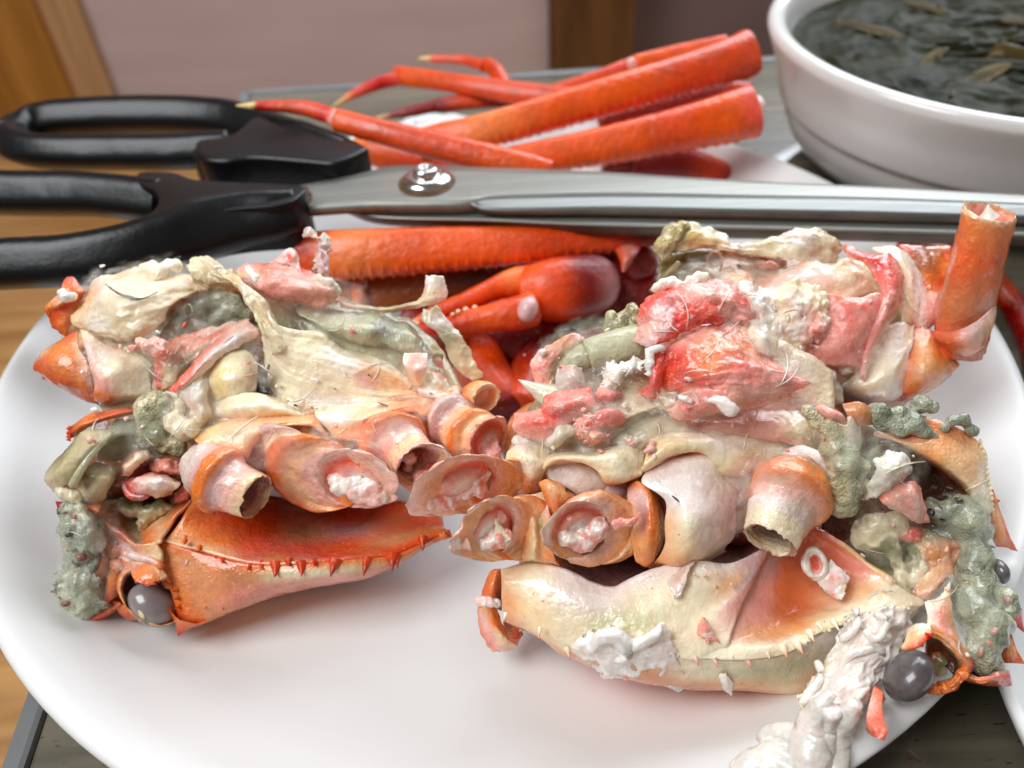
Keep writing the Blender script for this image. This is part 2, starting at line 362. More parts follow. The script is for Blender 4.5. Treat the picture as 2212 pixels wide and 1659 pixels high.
def tube(name, parent, F, tf, pts, mat='shell', n=18, step=.9, flat_=1., squ=2., spines=None, nz=(.12, .3), caps='se', twist=0, **kw):
    """a limb along points (x, y, height, radius mm, tint); flat_ thins it towards the viewer, spines = (angle, spacing, amplitude, width)"""
    u0, v0, s = T[tf]; P = []; Rr = []; K = []; last = 'o'
    for q in pts:
        if len(q) > 4: last = q[4]
        P.append(at(F, u0+q[0]*s, v0+q[1]*s, q[2])); Rr.append([q[3]]); K.append(PAL[last])
    P = np.array(P); L = np.linalg.norm(np.diff(P, axis=0), axis=1); k = max(4, int(L.sum()/step))
    d = np.r_[0, np.cumsum(L)]; ts = np.interp(np.linspace(0, d[-1], k), d, np.arange(len(P)))
    C = crom(P, ts); r = np.maximum(crom(Rr, ts)[:, 0], .05); col = lerp(K, ts); t = np.gradient(C, axis=0); t /= np.linalg.norm(t, axis=1, keepdims=True)
    V = []; CC = []; sl = np.linspace(0, d[-1], k); sd = len(bpy.data.objects)
    for i in range(k):
        n1 = -cu-np.dot(-cu, t[i])*t[i]
        if np.linalg.norm(n1) < .2: n1 = cr-np.dot(cr, t[i])*t[i]
        n1 /= np.linalg.norm(n1); n2 = np.cross(t[i], n1)
        if np.dot(n2, CAM-C[i]) < 0: n2 = -n2          # n2 towards the viewer
        for j in range(n):
            a = 2*math.pi*j/n; ca, sa = math.cos(a), math.sin(a)
            q = (abs(ca)**squ+abs(sa)**squ)**(-1/squ)
            rr = r[i]*q; ex = 0
            if spines:
                for (a0, spc, amp, w) in spines:
                    da = (math.degrees(a)-a0+180) % 360-180
                    ph = (sl[i]+.7*vnoise(C[i], .5, sd))/spc
                    ex += amp*max(0, math.cos(2*math.pi*ph))**5*math.exp(-(da/w)**2)*min(1, r[i]/3)
            p = C[i]+(n1*ca+n2*sa*flat_)*(rr+ex)
            dn = nz[0]*fbm(p+sd, nz[1]); V.append(p+(n1*ca+n2*sa*flat_)*dn); CC.append(col[i]*(1+.25*min(ex, 1)))
    Fc = grid_faces(k, n, True)
    if 's' in caps: V.append(C[0]); CC.append(col[0]); q = len(V)-1; Fc += [(j, q, (j+1) % n) for j in range(n)]
    if 'e' in caps: V.append(C[-1]); CC.append(col[-1]); q = len(V)-1; b0 = (k-1)*n; Fc += [(b0+j, b0+(j+1) % n, q) for j in range(n)]
    return build(name, V, Fc, parent, mat, np.array(CC), **kw)
def ico(sub=2):
    import bmesh
    bm = bmesh.new(); bmesh.ops.create_icosphere(bm, subdivisions=sub, radius=1)
    V = np.array([v.co[:] for v in bm.verts]); F = [[v.index for v in f.verts] for f in bm.faces]; bm.free(); return V, F
ICO2 = ico(2); ICO3 = ico(3); ICO4 = ico(4)
def blob(name, parent, F, tf, balls, mat='goo', vox=.6, nz=(.6, .35), fine=(.12, .9), keys='G', smooth=4, grow=1.36, **kw):
    """a lump melted together from balls (x, y, height, radius in picture units, [squash]); tints vary by noise"""
    u0, v0, s = T[tf]; V = []; Fc = []; k = 0
    for q in balls:
        c = at(F, u0+q[0]*s, v0+q[1]*s, q[2]); mm = np.dot(c-CAM, fw)/FPX; r = q[3]*s*mm*grow
        sq = q[4] if len(q) > 4 else 1
        vd = (CAM-c)/np.linalg.norm(CAM-c)
        W = ICO2[0]*r; W = W-np.outer(W@vd, vd)*(1-sq)
        V.append(W+c); Fc += [[a+k for a in f] for f in ICO2[1]]; k += len(W)
    V = np.vstack(V)
    me = bpy.data.meshes.new('tmp'); me.from_pydata(V.tolist(), [], Fc); ob = bpy.data.objects.new('tmp', me); coll.objects.link(ob)
    md = ob.modifiers.new('r', 'REMESH'); md.mode = 'VOXEL'; md.voxel_size = vox
    sm = ob.modifiers.new('s', 'SMOOTH'); sm.factor = .6; sm.iterations = smooth+(4 if mat == 'curd' else 0)
    dg = bpy.context.evaluated_depsgraph_get(); ev = ob.evaluated_get(dg); m2 = ev.to_mesh()
    nv = len(m2.vertices); co = np.empty(nv*3); m2.vertices.foreach_get('co', co); co = co.reshape(-1, 3)
    no = np.empty(nv*3); m2.vertices.foreach_get('normal', no); no = no.reshape(-1, 3)
    Fc = [list(p.vertices) for p in m2.polygons]; ev.to_mesh_clear(); bpy.data.objects.remove(ob); bpy.data.meshes.remove(me)
    sd = sum(map(ord, name))+len(bpy.data.objects); D = np.array([.75*nz[0]*fbm(p+sd, nz[1]*.65, 3)+fine[0]*fbm(p+sd, fine[1]*1.2, 3) for p in co])
    co = co+no*D[:, None]
    cols = np.array([PAL[c] for c in keys])
    tn = np.array([.5+.9*vnoise(p, .16, sd)+.4*vnoise(p, .5, sd) for p in co]); tn = np.clip(tn, 0, 1)*(len(cols)-1)
    return build(name, co, Fc, parent, mat, lerp(cols, tn) if len(cols) > 1 else np.repeat(cols, nv, 0), **kw)
def ellip(name, parent, F, tf, x, y, h, a, b, rot, dep, mat, key='v', sub=3, nz=(.05, .5), **kw):
    """an egg seen at a picture ellipse; dep = depth radius in millimetres"""
    u0, v0, s = T[tf]; c = at(F, u0+x*s, v0+y*s, h); mm = np.dot(c-CAM, fw)/FPX; r = math.radians(rot)
    X = (cr*math.cos(r)-cu*math.sin(r)); Y = (-cr*math.sin(r)-cu*math.cos(r)); W, Fc = {2: ICO2, 3: ICO3, 4: ICO4}[sub]
    V = c+np.outer(W[:, 0]*a*s*mm, X)+np.outer(W[:, 1]*b*s*mm, Y)+np.outer(W[:, 2]*dep, np.cross(X, Y))
    V = np.array([p+(p-c)/np.linalg.norm(p-c)*nz[0]*fbm(p, nz[1]) for p in V])
    cc = np.repeat(PAL[key][None], len(V), 0)
    vn = (V-c)@np.cross(X, Y)
    return build(name, V, Fc, parent, mat, cc, **kw)
def spine(parent, F, tf, x0, y0, h0, x1, y1, h1, r, k0='o', k1='r', mat='shell_red', name='spine'):
    u0, v0, s = T[tf]; a = at(F, u0+x0*s, v0+y0*s, h0); b = at(F, u0+x1*s, v0+y1*s, h1); t = b-a; t /= np.linalg.norm(t)
    q = np.cross(t, fw); q /= np.linalg.norm(q); w = np.cross(t, q); V = []; C = []; n = 8
    for f, rr in ((-.25, 1.35), (0, 1.), (.4, .55), (.8, .2)):
        for j in range(n):
            g = 2*math.pi*j/n; V.append(a+(b-a)*f+(q*math.cos(g)+w*math.sin(g))*r*rr); C.append(PAL[k0]*(1-max(f, 0))+PAL[k1]*max(f, 0))
    V.append(b); C.append(PAL[k1]); Fc = grid_faces(4, n, True)+[(24+j, 24+(j+1) % n, 32) for j in range(n)]
    return build(name, V, Fc, parent, mat, np.array(C))
def lathe(name, parent, c, prof, mat, n=96, key=None, wob=0, **kw):
    V = []
    for (r, z) in prof:
        for j in range(n):
            a = 2*math.pi*j/n; V.append((c[0]+r*math.cos(a), c[1]+r*math.sin(a), c[2]+z))
    return build(name, V, grid_faces(len(prof), n, True), parent, mat, **kw)
def smooth_prof(p, k=6):
    p = np.array(p, float); return crom(p, np.linspace(0, len(p)-1, (len(p)-1)*k+1)).tolist()
def box(name, parent, lo, hi, mat, bev=0, **kw):
    x0, y0, z0 = lo; x1, y1, z1 = hi
    V = [(x0, y0, z0), (x1, y0, z0), (x1, y1, z0), (x0, y1, z0), (x0, y0, z1), (x1, y0, z1), (x1, y1, z1), (x0, y1, z1)]
    o = build(name, V, [(0, 3, 2, 1), (4, 5, 6, 7), (0, 1, 5, 4), (1, 2, 6, 5), (2, 3, 7, 6), (3, 0, 4, 7)], parent, mat, smooth=False, **kw)
    if bev:
        b = o.modifiers.new('bevel', 'BEVEL'); b.width = bev*.001; b.segments = 3
    return o
def slab(name, parent, pts, z0, z1, mat, bev=0, F=None, **kw):
    """a plate from a picture outline (u, v) lying at height z1, thickness down to z0"""
    pts = crom(np.array(pts, float), np.linspace(0, len(pts), len(pts)*5, endpoint=False), closed=True)
    top = np.array([PZ(u, v, z1) for u, v in pts]); bot = top-np.array([0, 0, z1-z0]); n = len(pts)
    ar = sum(top[i][0]*top[(i+1) % n][1]-top[(i+1) % n][0]*top[i][1] for i in range(n))
    if ar < 0: top = top[::-1]; bot = bot[::-1]
    Fc = [tuple(range(n)), tuple(range(2*n-1, n-1, -1))]+[(i, n+i, n+(i+1) % n, (i+1) % n) for i in range(n)]
    o = build(name, np.vstack([top, bot]), Fc, parent, mat, smooth=False, **kw)
    if bev:
        b = o.modifiers.new('bevel', 'BEVEL'); b.width = bev*.001; b.segments = 6; b.limit_method = 'ANGLE'; b.angle_limit = math.radians(50)
        for p in o.data.polygons: p.use_smooth = True
        pass
    return o

# ------------------------------------------------------------------ the setting
def sheet(name, x0, x1, y0, y1, z, mat, **kw):
    return build(name, [(x0, y0, z), (x1, y0, z), (x1, y1, z), (x0, y1, z)], [(0, 1, 2, 3)], None, mat, smooth=False, **kw)
sheet('floor', -2600, 2600, -1500, 1000, -300, 'floor_wood', kind='structure')
xr0 = PY(1185, 80, 880)[0]; xr1 = PY(1366, 80, 880)[0]
box('wall', None, (-2600, 882, -300), (xr0, 900, 1500), 'mauve_wall', kind='structure')
box('wall_recess', None, (xr1, 960, -300), (2600, 980, 1500), 'dark_panel', kind='structure')
box('wall_post', None, (xr0, 868, -300), (xr1, 985, 1500), 'brown_wood', bev=4, kind='structure')
xl0 = PY(-160, 0, 860)[0]; xl1 = PY(71, 0, 860)[0]; xl2 = PY(164, 0, 870)[0]
pl = thing('door_frame', 'ochre wooden frame post with a paler inner strip at the left wall', 'door frame', (xl1, 850, -300))
box('post', pl, (xl0, 846, -300), (xl1, 880, 1500), 'ochre_wood', bev=3)
box('strip', pl, (xl1, 862, -300), (xl2, 881, 1500), 'tan_wood', bev=3)

tb = thing('table', 'low grey wood-grain table under all the dishes', 'table', (300, 0, -300))
TO = [(-91.5, -420), (-123, 243), (900, 247), (900, -420)]
def poly(name, parent, pts, z0, z1, mat, bev=1.5):
    n = len(pts); V = [(x, y, z1) for x, y in pts]+[(x, y, z0) for x, y in pts]
    ar = sum(pts[i][0]*pts[(i+1) % n][1]-pts[(i+1) % n][0]*pts[i][1] for i in range(n))
    Fc = [tuple(range(n)), tuple(range(2*n-1, n-1, -1))]+[(i, n+i, n+(i+1) % n, (i+1) % n) for i in range(n)]
    if ar < 0: Fc = [f[::-1] for f in Fc]
    o = build(name, V, Fc, parent, mat, smooth=False)
    b = o.modifiers.new('bevel', 'BEVEL'); b.width = bev*.001; b.segments = 2
    return o
poly('table_top', tb, TO, -22, 8, 'grey_wood', 1)
flat('table_edging', (120, 122, 124), rough=.25, var=(.85, 1.1), vs=40)
poly('edge_strip', tb, [(-97.5, -420), (-129, 249), (-123.2, 243.2), (-91.7, -420)], -24, 9, 'table_edging', 1.5)
poly('edge_strip', tb, [(-128.8, 249), (900, 253), (900, 247.2), (-122.8, 243.2)], -24, 9, 'table_edging', 1.5)
for x, y in ((-40, 190), (820, 190), (820, -360), (-40, -360)): box('leg', tb, (x-25, y-25, -300), (x+25, y+25, -24), 'brown_wood', 3)

# ------------------------------------------------------------------ dishes
PROF = [(.01, 16), (60, 16), (98, 16.2), (113, 18.2), (125, 24), (133.5, 30.8), (138, 33.8), (140.2, 34), (141.4, 32.6), (139, 29), (127, 19.5), (112, 12), (92, 9.6), (88, 8.1), (84, 8.1), (82, 11), (.01, 11)]
build_plate = thing('dinner_plate', 'large round white plate holding the broken crab', 'plate', (0, 0, 8))
lathe('dish', build_plate, (0, 0, 0), smooth_prof(PROF, 5), 'porcelain', n=160)
pp = np.array(PROF)*np.array([92/141.4, 1]); pp[:, 1] = 8+(pp[:, 1]-8)*.85
sp = thing('side_plate', 'edge of a second white plate in the lower right corner', 'plate', (183, -128, 8))
lathe('dish', sp, (183, -128, 0), smooth_prof(pp.tolist(), 4), 'porcelain', n=120)
BC = (203.7, 117, 8)
bw = thing('soup_bowl', 'white ceramic bowl with a stepped wall, filled with dark soup', 'bowl', BC)
bp_ = [(.01, 6), (40, 6), (46, 4), (48, .2), (52, .2), (56, 3), (66, 9), (74, 15), (78, 22), (79.6, 27), (80.2, 30), (82.2, 31.6), (83.6, 36), (86.2, 45), (88.6, 51), (90.4, 55), (91.2, 57.6), (90, 60), (87, 60.2), (84, 57.6), (81, 50), (74, 30), (60, 15), (.01, 12)]
lathe('bowl_wall', bw, BC, smooth_prof(bp_, 4), 'bowl_glaze', n=128)
so = thing('seaweed_soup', 'dark green seaweed soup filling the white bowl', 'soup', (BC[0], BC[1], 50))
lathe('liquid', so, BC, [(.01, 47.6), (40, 47.6), (80.4, 47.6)], 'soup_liquid', n=96)
V = []; nr, na = 70, 120
for i in range(nr):
    for j in range(na):
        r = 80.5*i/(nr-1)+.01; a = 2*math.pi*j/na; x, y = BC[0]+r*math.cos(a), BC[1]+r*math.sin(a)
        q = (x+14*fbm((x, y, 3), .03), y+14*fbm((x, y, 9), .03))
        rid = 1-abs(noise.noise(Vector((q[0]*.05, q[1]*.11, 0)))); rid2 = 1-abs(noise.noise(Vector((q[0]*.13, q[1]*.2, 5))))
        V.append((x, y, 57.4+(2.6*rid**3+1.1*rid2**2-2.2)*min(1, (82-r)/8)))
build('seaweed_mass', V, grid_faces(nr, na, True), so, 'kelp')
rnd = random.Random(4)
for k in range(14):
    r = 66*math.sqrt(rnd.random()); a = rnd.uniform(0, 6.28); cx, cy = BC[0]+r*math.cos(a), BC[1]+r*math.sin(a)
    L = rnd.uniform(24, 44); w = rnd.uniform(4, 9); d = rnd.uniform(-.9, .7); V = []; m_, n_ = 21, 7
    for i in range(m_):
        for j in range(n_):
            s_ = (i/(m_-1)-.5)*L; q_ = (j/(n_-1)-.5)*w*(1-.9*abs(2*i/(m_-1)-1)**3)
            x = cx+s_*math.cos(d)-q_*math.sin(d)+3*math.sin(s_*.12+k); y = cy+s_*math.sin(d)+q_*math.cos(d)
            rr = math.hypot(x-BC[0], y-BC[1])
            if rr > 78: x = BC[0]+(x-BC[0])*78/rr; y = BC[1]+(y-BC[1])*78/rr
            V.append((x, y, 57.6+1.6*math.cos(s_*.1+k)+.6*math.sin(q_*.7)))
    build('seaweed_leaf', V, grid_faces(m_, n_), so, 'kelp_brown' if k % 2 == 0 else 'kelp', th=.5)
blob('seaweed_stem', so, None, 'M1', [(2040, 500, 56, 110, .6), (2140, 530, 56, 100, .6), (1960, 560, 55, 80, .6)], 'kelp_brown', vox=1.2, nz=(1.4, .2), keys='b')
# crumpled tissue behind the legs
tw = thing('paper_scrap', 'crumpled white paper with grey print behind the crab legs', 'paper', PZ(920, 270, 8))
patch('sheet', tw, None, 'U', [[(845, 268, 12), (900, 250, 20), (950, 248, 14), (1010, 255, 12)], [(850, 280, 14), (900, 268, 22), (950, 266, 26), (1010, 272, 14)], [(860, 295, 9), (920, 290, 12), (980, 292, 10), (1010, 290, 9)]], 'tissue', nz=(2.5, .08), th=.2, key='w')
patch('print', tw, None, 'U', [[(897, 262, 22.5), (930, 257, 21), (962, 258, 24)], [(895, 276, 21), (930, 272, 25), (965, 274, 22)]], 'print_grey', nz=(1.2, .12), th=.2, key='w')

flat('water', (255, 255, 255), rough=.02); MATS['water'].node_tree.nodes['Principled BSDF'].inputs['Transmission Weight'].default_value = 1; MATS['water'].node_tree.nodes['Principled BSDF'].inputs['IOR'].default_value = 1.33
dr = PZ(688, 1492, 16.05)
lathe('water_drop', None, dr, [(.01, .5), (2.2, .46), (4.2, .3), (5.2, .02), (.01, 0)], 'water', n=40, label='clear flat water drop on the bare front of the plate', cat='water drop')
for (x, y, z, r, k, lab) in ((49, 1136, 22, 5, 'q', 'tiny pink crumb on the left rim of the plate'), (403, 1606, 16.3, 5, 'n', 'tiny beige crumb on the front left of the plate'), (328, 1513, 16.3, 3, 'b', 'tiny dark speck on the front left of the plate'), (1668, 1536, 20.6, 6, 'a', 'small tan crumb on the plate below the pale shell'), (880, 1545, 16.4, 2.5, 'b', 'tiny brown speck at the front middle of the plate')):
    blob('shell_crumb', None, None, 'U', [(x, y, z, r), (x+r*.8, y+r*.3, z, r*.7), (x-r*.7, y+r*.2, z, r*.5)], 'meat', vox=.15, keys=k, nz=(.1, 1), fine=(.03, 3), grow=1, label=lab, cat='crumb', group='crumbs on the bare plate')

# ------------------------------------------------------------------ scissors
sc = thing('kitchen_scissors', 'long steel kitchen scissors with black plastic handles lying across the plate', 'scissors', PZ(700, 440, 50))
nh = tube('handle', sc, None, 'U', [(360, 436, 56, 6.6), (200, 420, 56, 6.8), (60, 418, 56, 6.8), (-90, 419, 56, 6.8), (-240, 440, 56, 6.8), (-310, 495, 56, 7), (-240, 562, 56, 7), (-90, 574, 56, 7), (60, 568, 56, 7), (160, 562, 56, 7.2), (260, 548, 56, 7.6), (350, 524, 56, 8.2), (430, 498, 56, 8.8), (520, 478, 56, 8.6), (600, 467, 56.2, 7.8), (648, 458, 56.6, 6.8)], 'black_plastic', n=32, squ=3.6, nz=(.15, .1), label='near black handle loop of the scissors')
slab('handle_web', nh, [(300, 372), (371, 371), (419, 386), (484, 391), (606, 396), (658, 402), (650, 420), (613, 441), (516, 450), (419, 464), (338, 480), (280, 490), (325, 458), (342, 432), (330, 410), (300, 396)], 48, 63.4, 'black_plastic', bev=4)
fh = tube('handle', sc, None, 'U', [(500, 322, 56, 6), (380, 328, 56, 5.8), (250, 329, 56, 5.8), (110, 328, 56, 5.8), (48, 318, 56, 5.9), (30, 297, 56, 6.2), (62, 271, 56, 6.4), (129, 257, 56, 6.5), (260, 249, 56, 6.5), (400, 249, 56, 6.5), (500, 258, 56, 6.6), (570, 280, 56, 7), (650, 310, 56, 7.4), (725, 336, 56, 7), (758, 345, 56, 6)], 'black_plastic', n=32, squ=3.2, nz=(.15, .1), label='far black handle loop of the scissors')
slab('handle_web', fh, [(425, 302), (500, 288), (555, 248), (641, 252), (696, 270), (739, 287), (783, 309), (791, 322), (728, 350), (657, 346), (548, 338), (480, 346), (430, 337)], 48.5, 63, 'black_plastic', bev=4)
slab('stop', fh, [(418, 316), (500, 312), (516, 334), (500, 352), (440, 350), (416, 338)], 44, 60, 'black_plastic', bev=3)
ub = patch('blade', sc, None, 'U', [
    [(640, 402, 57.6), (766, 377, 57.8), (832, 361, 58), (903, 356, 58), (1097, 363, 58), (1317, 372, 58), (1592, 389, 58), (1870, 402, 58), (2330, 427, 58)],
    [(640, 425, 57.6), (766, 410, 57.8), (832, 405, 58), (903, 400, 58), (1097, 400, 58.1), (1317, 396, 58.1), (1592, 407, 58.1), (1870, 415, 58.1), (2330, 436, 58.1)],
    [(640, 451, 57.6), (766, 442, 57.8), (832, 440, 58), (903, 440, 58), (1012, 438, 58), (1080, 425, 58), (1317, 420, 58), (1592, 424, 58), (1870, 429, 58), (2330, 445, 58)]], 'steel', n=90, m=3, th=3.0, nz=None, fine=None)
patch('edge_bevel', ub, None, 'U', [
    [(1013, 439, 57.95), (1080, 426, 57.95), (1317, 421, 57.95), (1592, 425, 57.95), (1870, 430, 57.95), (2330, 446, 57.95)],
    [(1016, 443, 57.4), (1080, 455, 56.6), (1317, 452, 56.6), (1592, 457, 56.6), (1870, 462, 56.6), (2330, 474, 56.6)]], 'steel_bright', n=70, m=4, th=.3, nz=None, fine=None)
patch('cutting_edge', ub, None, 'U', [
    [(1016, 444, 57.3), (1080, 456, 56.5), (1317, 453, 56.5), (1592, 458, 56.5), (1870, 463, 56.5), (2330, 475, 56.5)],
    [(1030, 456, 55), (1080, 464, 55), (1317, 465, 55), (1592, 470, 55), (1870, 476, 55), (2330, 486, 55)]], 'steel_dark', n=70, m=3, th=.3, nz=None, fine=None)
lb = patch('blade', sc, None, 'U', [
    [(720, 430, 53.6), (830, 452, 53.6), (1060, 452, 53.6), (1317, 462, 53.6), (1870, 474, 53.6), (2330, 486, 53.6)],
    [(730, 450, 53.5), (830, 470, 53.5), (1060, 476, 53.5), (1317, 487, 53.5), (1870, 499, 53.5), (2330, 512, 53.5)]], 'steel', n=70, m=4, th=.4, nz=None, fine=None)
patch('edge_bevel', lb, None, 'U', [
    [(740, 452, 53.2), (830, 471, 53.2), (1060, 477, 53.2), (1317, 488, 53.2), (1870, 500, 53.2), (2330, 513, 53.2)],
    [(750, 462, 49), (830, 486, 49), (1060, 496, 49), (1317, 509, 49), (1870, 522, 49), (2330, 536, 49)]], 'steel_dark', n=70, m=3, th=.3, nz=None, fine=None)
scp = PZ(922, 393, 58.2)
lathe('rust_ring', sc, scp, [(8.9, .02), (8.6, .25), (7.0, .3), (6.8, .05)], 'rust', n=48)
lathe('pivot_screw', sc, scp, smooth_prof([(7.6, 0), (7.5, 1.2), (6.6, 2.0), (5.2, 2.6), (3.9, 2.8), (3.7, 4.2), (3.0, 4.9), (1.6, 4.8), (1.3, 4.3), (.01, 4.3)], 3), 'chrome', n=48)
tube('rust_stain', sc, None, 'U', [(661, 404, 58, .5), (667, 425, 58, .9), (664, 450, 57, .8), (668, 466, 55, .9)], 'rust', nz=(.3, .5))

# ------------------------------------------------------------------ legs heaped at the back of the plate
def leg(label, segs, mat='shell_red', spines=None, name='crab_limb', z=None):
    p0 = segs[0][1][0]; o = thing(name, label, 'crab limb', PZ(p0[0], p0[1], p0[2]-p0[3]), 'cut crab legs heaped at the back of the plate')
    for nm, pts, *kw in segs:
        k = dict(mat=mat, spines=None, squ=2.6, flat_=.8); k.update(kw[0] if kw else {})
        tube(nm, o, None, 'U', pts, **k)
    return o
SPN = dict(spines=[(8, 3.1, 1.25, 14), (36, 3.6, .7, 14), (-24, 4.0, .6, 14)], n=36, step=.4, squ=2.7, flat_=.8)
A = leg('thick orange leg segment sloping up to its pink cut end, topmost of the heap', [('leg_segment', [(900, 306, 50, 4.2, 'F'), (960, 297, 51, 5.2, 'D'), (1048, 282, 53, 5.8, 'F'), (1200, 240, 56, 6.2, 'D'), (1350, 197, 59, 6.6, 'D'), (1480, 160, 60, 7, 'O'), (1570, 132, 61, 7.6, 'O'), (1612, 117, 61, 8.6, 'O')], SPN)])
blob('meat', A, None, 'U', [(1612, 112, 61, 24), (1616, 98, 62, 16), (1618, 124, 60, 14)], 'meat', vox=.7, keys='qwq', grow=1.1)
spine(A, None, 'U', 1600, 84, 63, 1612, 66, 64, 2.2, 'O', 'K', name='shell_tip'); spine(A, None, 'U', 1615, 98, 62, 1640, 94, 63, 2, 'q', 'K', name='shell_tip')
B = leg('thick red-orange leg segment with ragged white cut end, below the topmost leg', [('leg_segment', [(1060, 352, 44, 4.2, 'F'), (1140, 343, 45, 5.4, 'D'), (1300, 315, 47, 6.4, 'D'), (1450, 284, 50, 7.4, 'O'), (1560, 258, 52, 8.4, 'D'), (1622, 240, 53, 8.8, 'K')], SPN)])
blob('meat', B, None, 'U', [(1622, 238, 53, 30), (1628, 222, 54, 18), (1630, 252, 52, 18)], 'meat', vox=.7, keys='qwq', grow=1.1)
leg('thin orange-red leg with a white joint, behind the topmost leg', [('leg_segment', [(1195, 196, 44, 2.6, 'O'), (1280, 172, 47, 3, 'O'), (1362, 142, 50, 3.2, 'K')]), ('joint', [(1355, 146, 50.4, 3.3, 'k'), (1374, 139, 51, 3.3, 'q')]), ('leg_segment', [(1372, 140, 51, 3.8, 'D'), (1460, 120, 53, 4.1, 'D'), (1570, 98, 56, 4.2, 'O')])])
leg('red-orange leg lying level with its toe bent down to the left', [('leg_segment', [(856, 163, 39, 4, 'O'), (900, 169, 40, 4.2, 'D'), (1000, 184, 42, 4.2, 'O'), (1110, 200, 42, 4.6, 'O'), (1240, 214, 42, 4.4, 'O')]), ('toe', [(860, 170, 38.5, 3.2, 'K'), (820, 180, 38, 2.8, 'r'), (770, 201, 36, 2, 'K'), (717, 231, 33, .3, 'z')])])
leg('small leg at the very back with its curved toe pointing left', [('toe', [(903, 126, 46, .25, 'z'), (925, 126, 46, .9, 'z'), (940, 127, 46, 1.5, 'O'), (1000, 130, 46, 2, 'O'), (1046, 142, 46, 2.6, 'O')]), ('leg_segment', [(1050, 138, 46, 3.2, 'O'), (1072, 155, 45, 3.4, 'O'), (1092, 190, 42, 3.2, 'O')])])
leg('slender orange leg in front, its yellow toe tip over the black handle', [('toe', [(510, 228, 70, .25, 'z'), (545, 229, 69.5, 1.2, 'z'), (556, 229, 69, 1.4, 'r'), (620, 230, 68, 2.1, 'O'), (672, 237, 67, 2.6, 'O'), (722, 253, 66, 2.8, 'r')]), ('joint', [(716, 252, 66, 2.9, 'K'), (730, 258, 66, 2.9, 'q')]), ('leg_segment', [(728, 259, 66, 3.7, 'D'), (820, 284, 64, 4, 'O'), (960, 319, 60, 4.5, 'O'), (1100, 353, 56, 4.7, 'D'), (1190, 374, 53, 4, 'O')])])
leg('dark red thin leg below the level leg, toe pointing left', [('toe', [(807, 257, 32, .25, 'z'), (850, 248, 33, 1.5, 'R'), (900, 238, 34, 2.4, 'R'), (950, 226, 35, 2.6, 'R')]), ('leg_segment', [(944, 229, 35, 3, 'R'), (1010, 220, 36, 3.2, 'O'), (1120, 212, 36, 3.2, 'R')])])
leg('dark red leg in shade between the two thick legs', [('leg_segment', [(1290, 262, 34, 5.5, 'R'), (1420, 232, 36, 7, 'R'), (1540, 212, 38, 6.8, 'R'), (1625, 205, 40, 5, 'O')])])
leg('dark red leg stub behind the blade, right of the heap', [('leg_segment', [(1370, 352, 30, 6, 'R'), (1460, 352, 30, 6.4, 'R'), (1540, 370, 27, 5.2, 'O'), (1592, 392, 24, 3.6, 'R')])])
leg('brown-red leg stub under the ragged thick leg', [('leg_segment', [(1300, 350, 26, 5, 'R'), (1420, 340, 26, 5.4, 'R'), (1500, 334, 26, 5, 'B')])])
leg('orange leg piece beside the far scissor handle', [('leg_segment', [(770, 322, 42, 4.5, 'F'), (830, 330, 42, 6, 'D'), (900, 338, 42, 6.6, 'O'), (1000, 350, 42, 6, 'O')])])
leg('broad toothed orange leg under the scissor blades', [('leg_segment', [(640, 552, 44, 6.5, 'O'), (700, 550, 44, 7.2, 'D'), (760, 549, 45, 7.4, 'F'), (900, 541, 45.5, 7.0, 'D'), (1040, 534, 46, 6.2, 'D'), (1180, 528, 46, 5, 'O'), (1300, 521, 45, 3.6, 'O'), (1420, 513, 44, 2.4, 'R')], SPN)])
leg('leg below the broad toothed leg, its shade painted in as brown', [('leg_segment', [(690, 655, 28, 6.5, 'b'), (790, 640, 29, 6.5, 'b'), (900, 622, 30, 6.5, 'b'), (1060, 602, 31, 6, 'B')]), ('joint', [(772, 640, 31, 4.4, 'F'), (798, 636, 32, 4.4, 'b')])])  # brown tint carries the shade under the blades
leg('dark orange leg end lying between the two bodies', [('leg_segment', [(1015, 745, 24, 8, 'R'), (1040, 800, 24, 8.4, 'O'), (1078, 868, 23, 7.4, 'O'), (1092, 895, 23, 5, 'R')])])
leg('leg running under the claw, coloured dark red for the shade there', [('leg_segment', [(1330, 672, 24, 7, 'R'), (1230, 715, 23, 7.5, 'R'), (1160, 790, 22, 7.5, 'R'), (1120, 890, 22, 7, 'O')])])  # an orange leg darkened in tint to stand for shade
leg('added leg deep under the claw fingers, shade painted in as dark red', [('leg_segment', [(880, 700, 24, 7, 'R'), (980, 735, 24, 7.5, 'R'), (1080, 745, 24, 7.5, 'R'), (1200, 735, 24, 7, 'R')])])  # this and the next legs are added to darken the gap; shade in their tint
leg('added leg behind the claw wrist, shade painted in as dark red', [('leg_segment', [(1180, 575, 30, 6, 'R'), (1300, 640, 26, 7.5, 'R'), (1420, 640, 26, 7.5, 'R'), (1480, 600, 26, 6, 'R')])])
leg('added leg under the wide toothed leg, right part, shade painted in as dark red', [('leg_segment', [(930, 600, 32, 6, 'R'), (1060, 580, 32, 6.5, 'R'), (1200, 565, 33, 6.5, 'R'), (1330, 545, 33, 5, 'R')])])
leg('added leg end between the claw and the right body, shade painted in as dark red', [('leg_segment', [(1320, 720, 22, 6, 'R'), (1250, 770, 22, 7, 'R'), (1210, 830, 21, 7, 'R'), (1190, 900, 20, 6, 'R')])])
leg('dark red leg curving down over the table at the right edge', [('leg_segment', [(2140, 590, 26, 3, 'O'), (2163, 624, 24, 3.4, 'O'), (2195, 670, 21, 3.8, 'R'), (2225, 735, 18, 4, 'R'), (2240, 800, 14, 4, 'R')])])
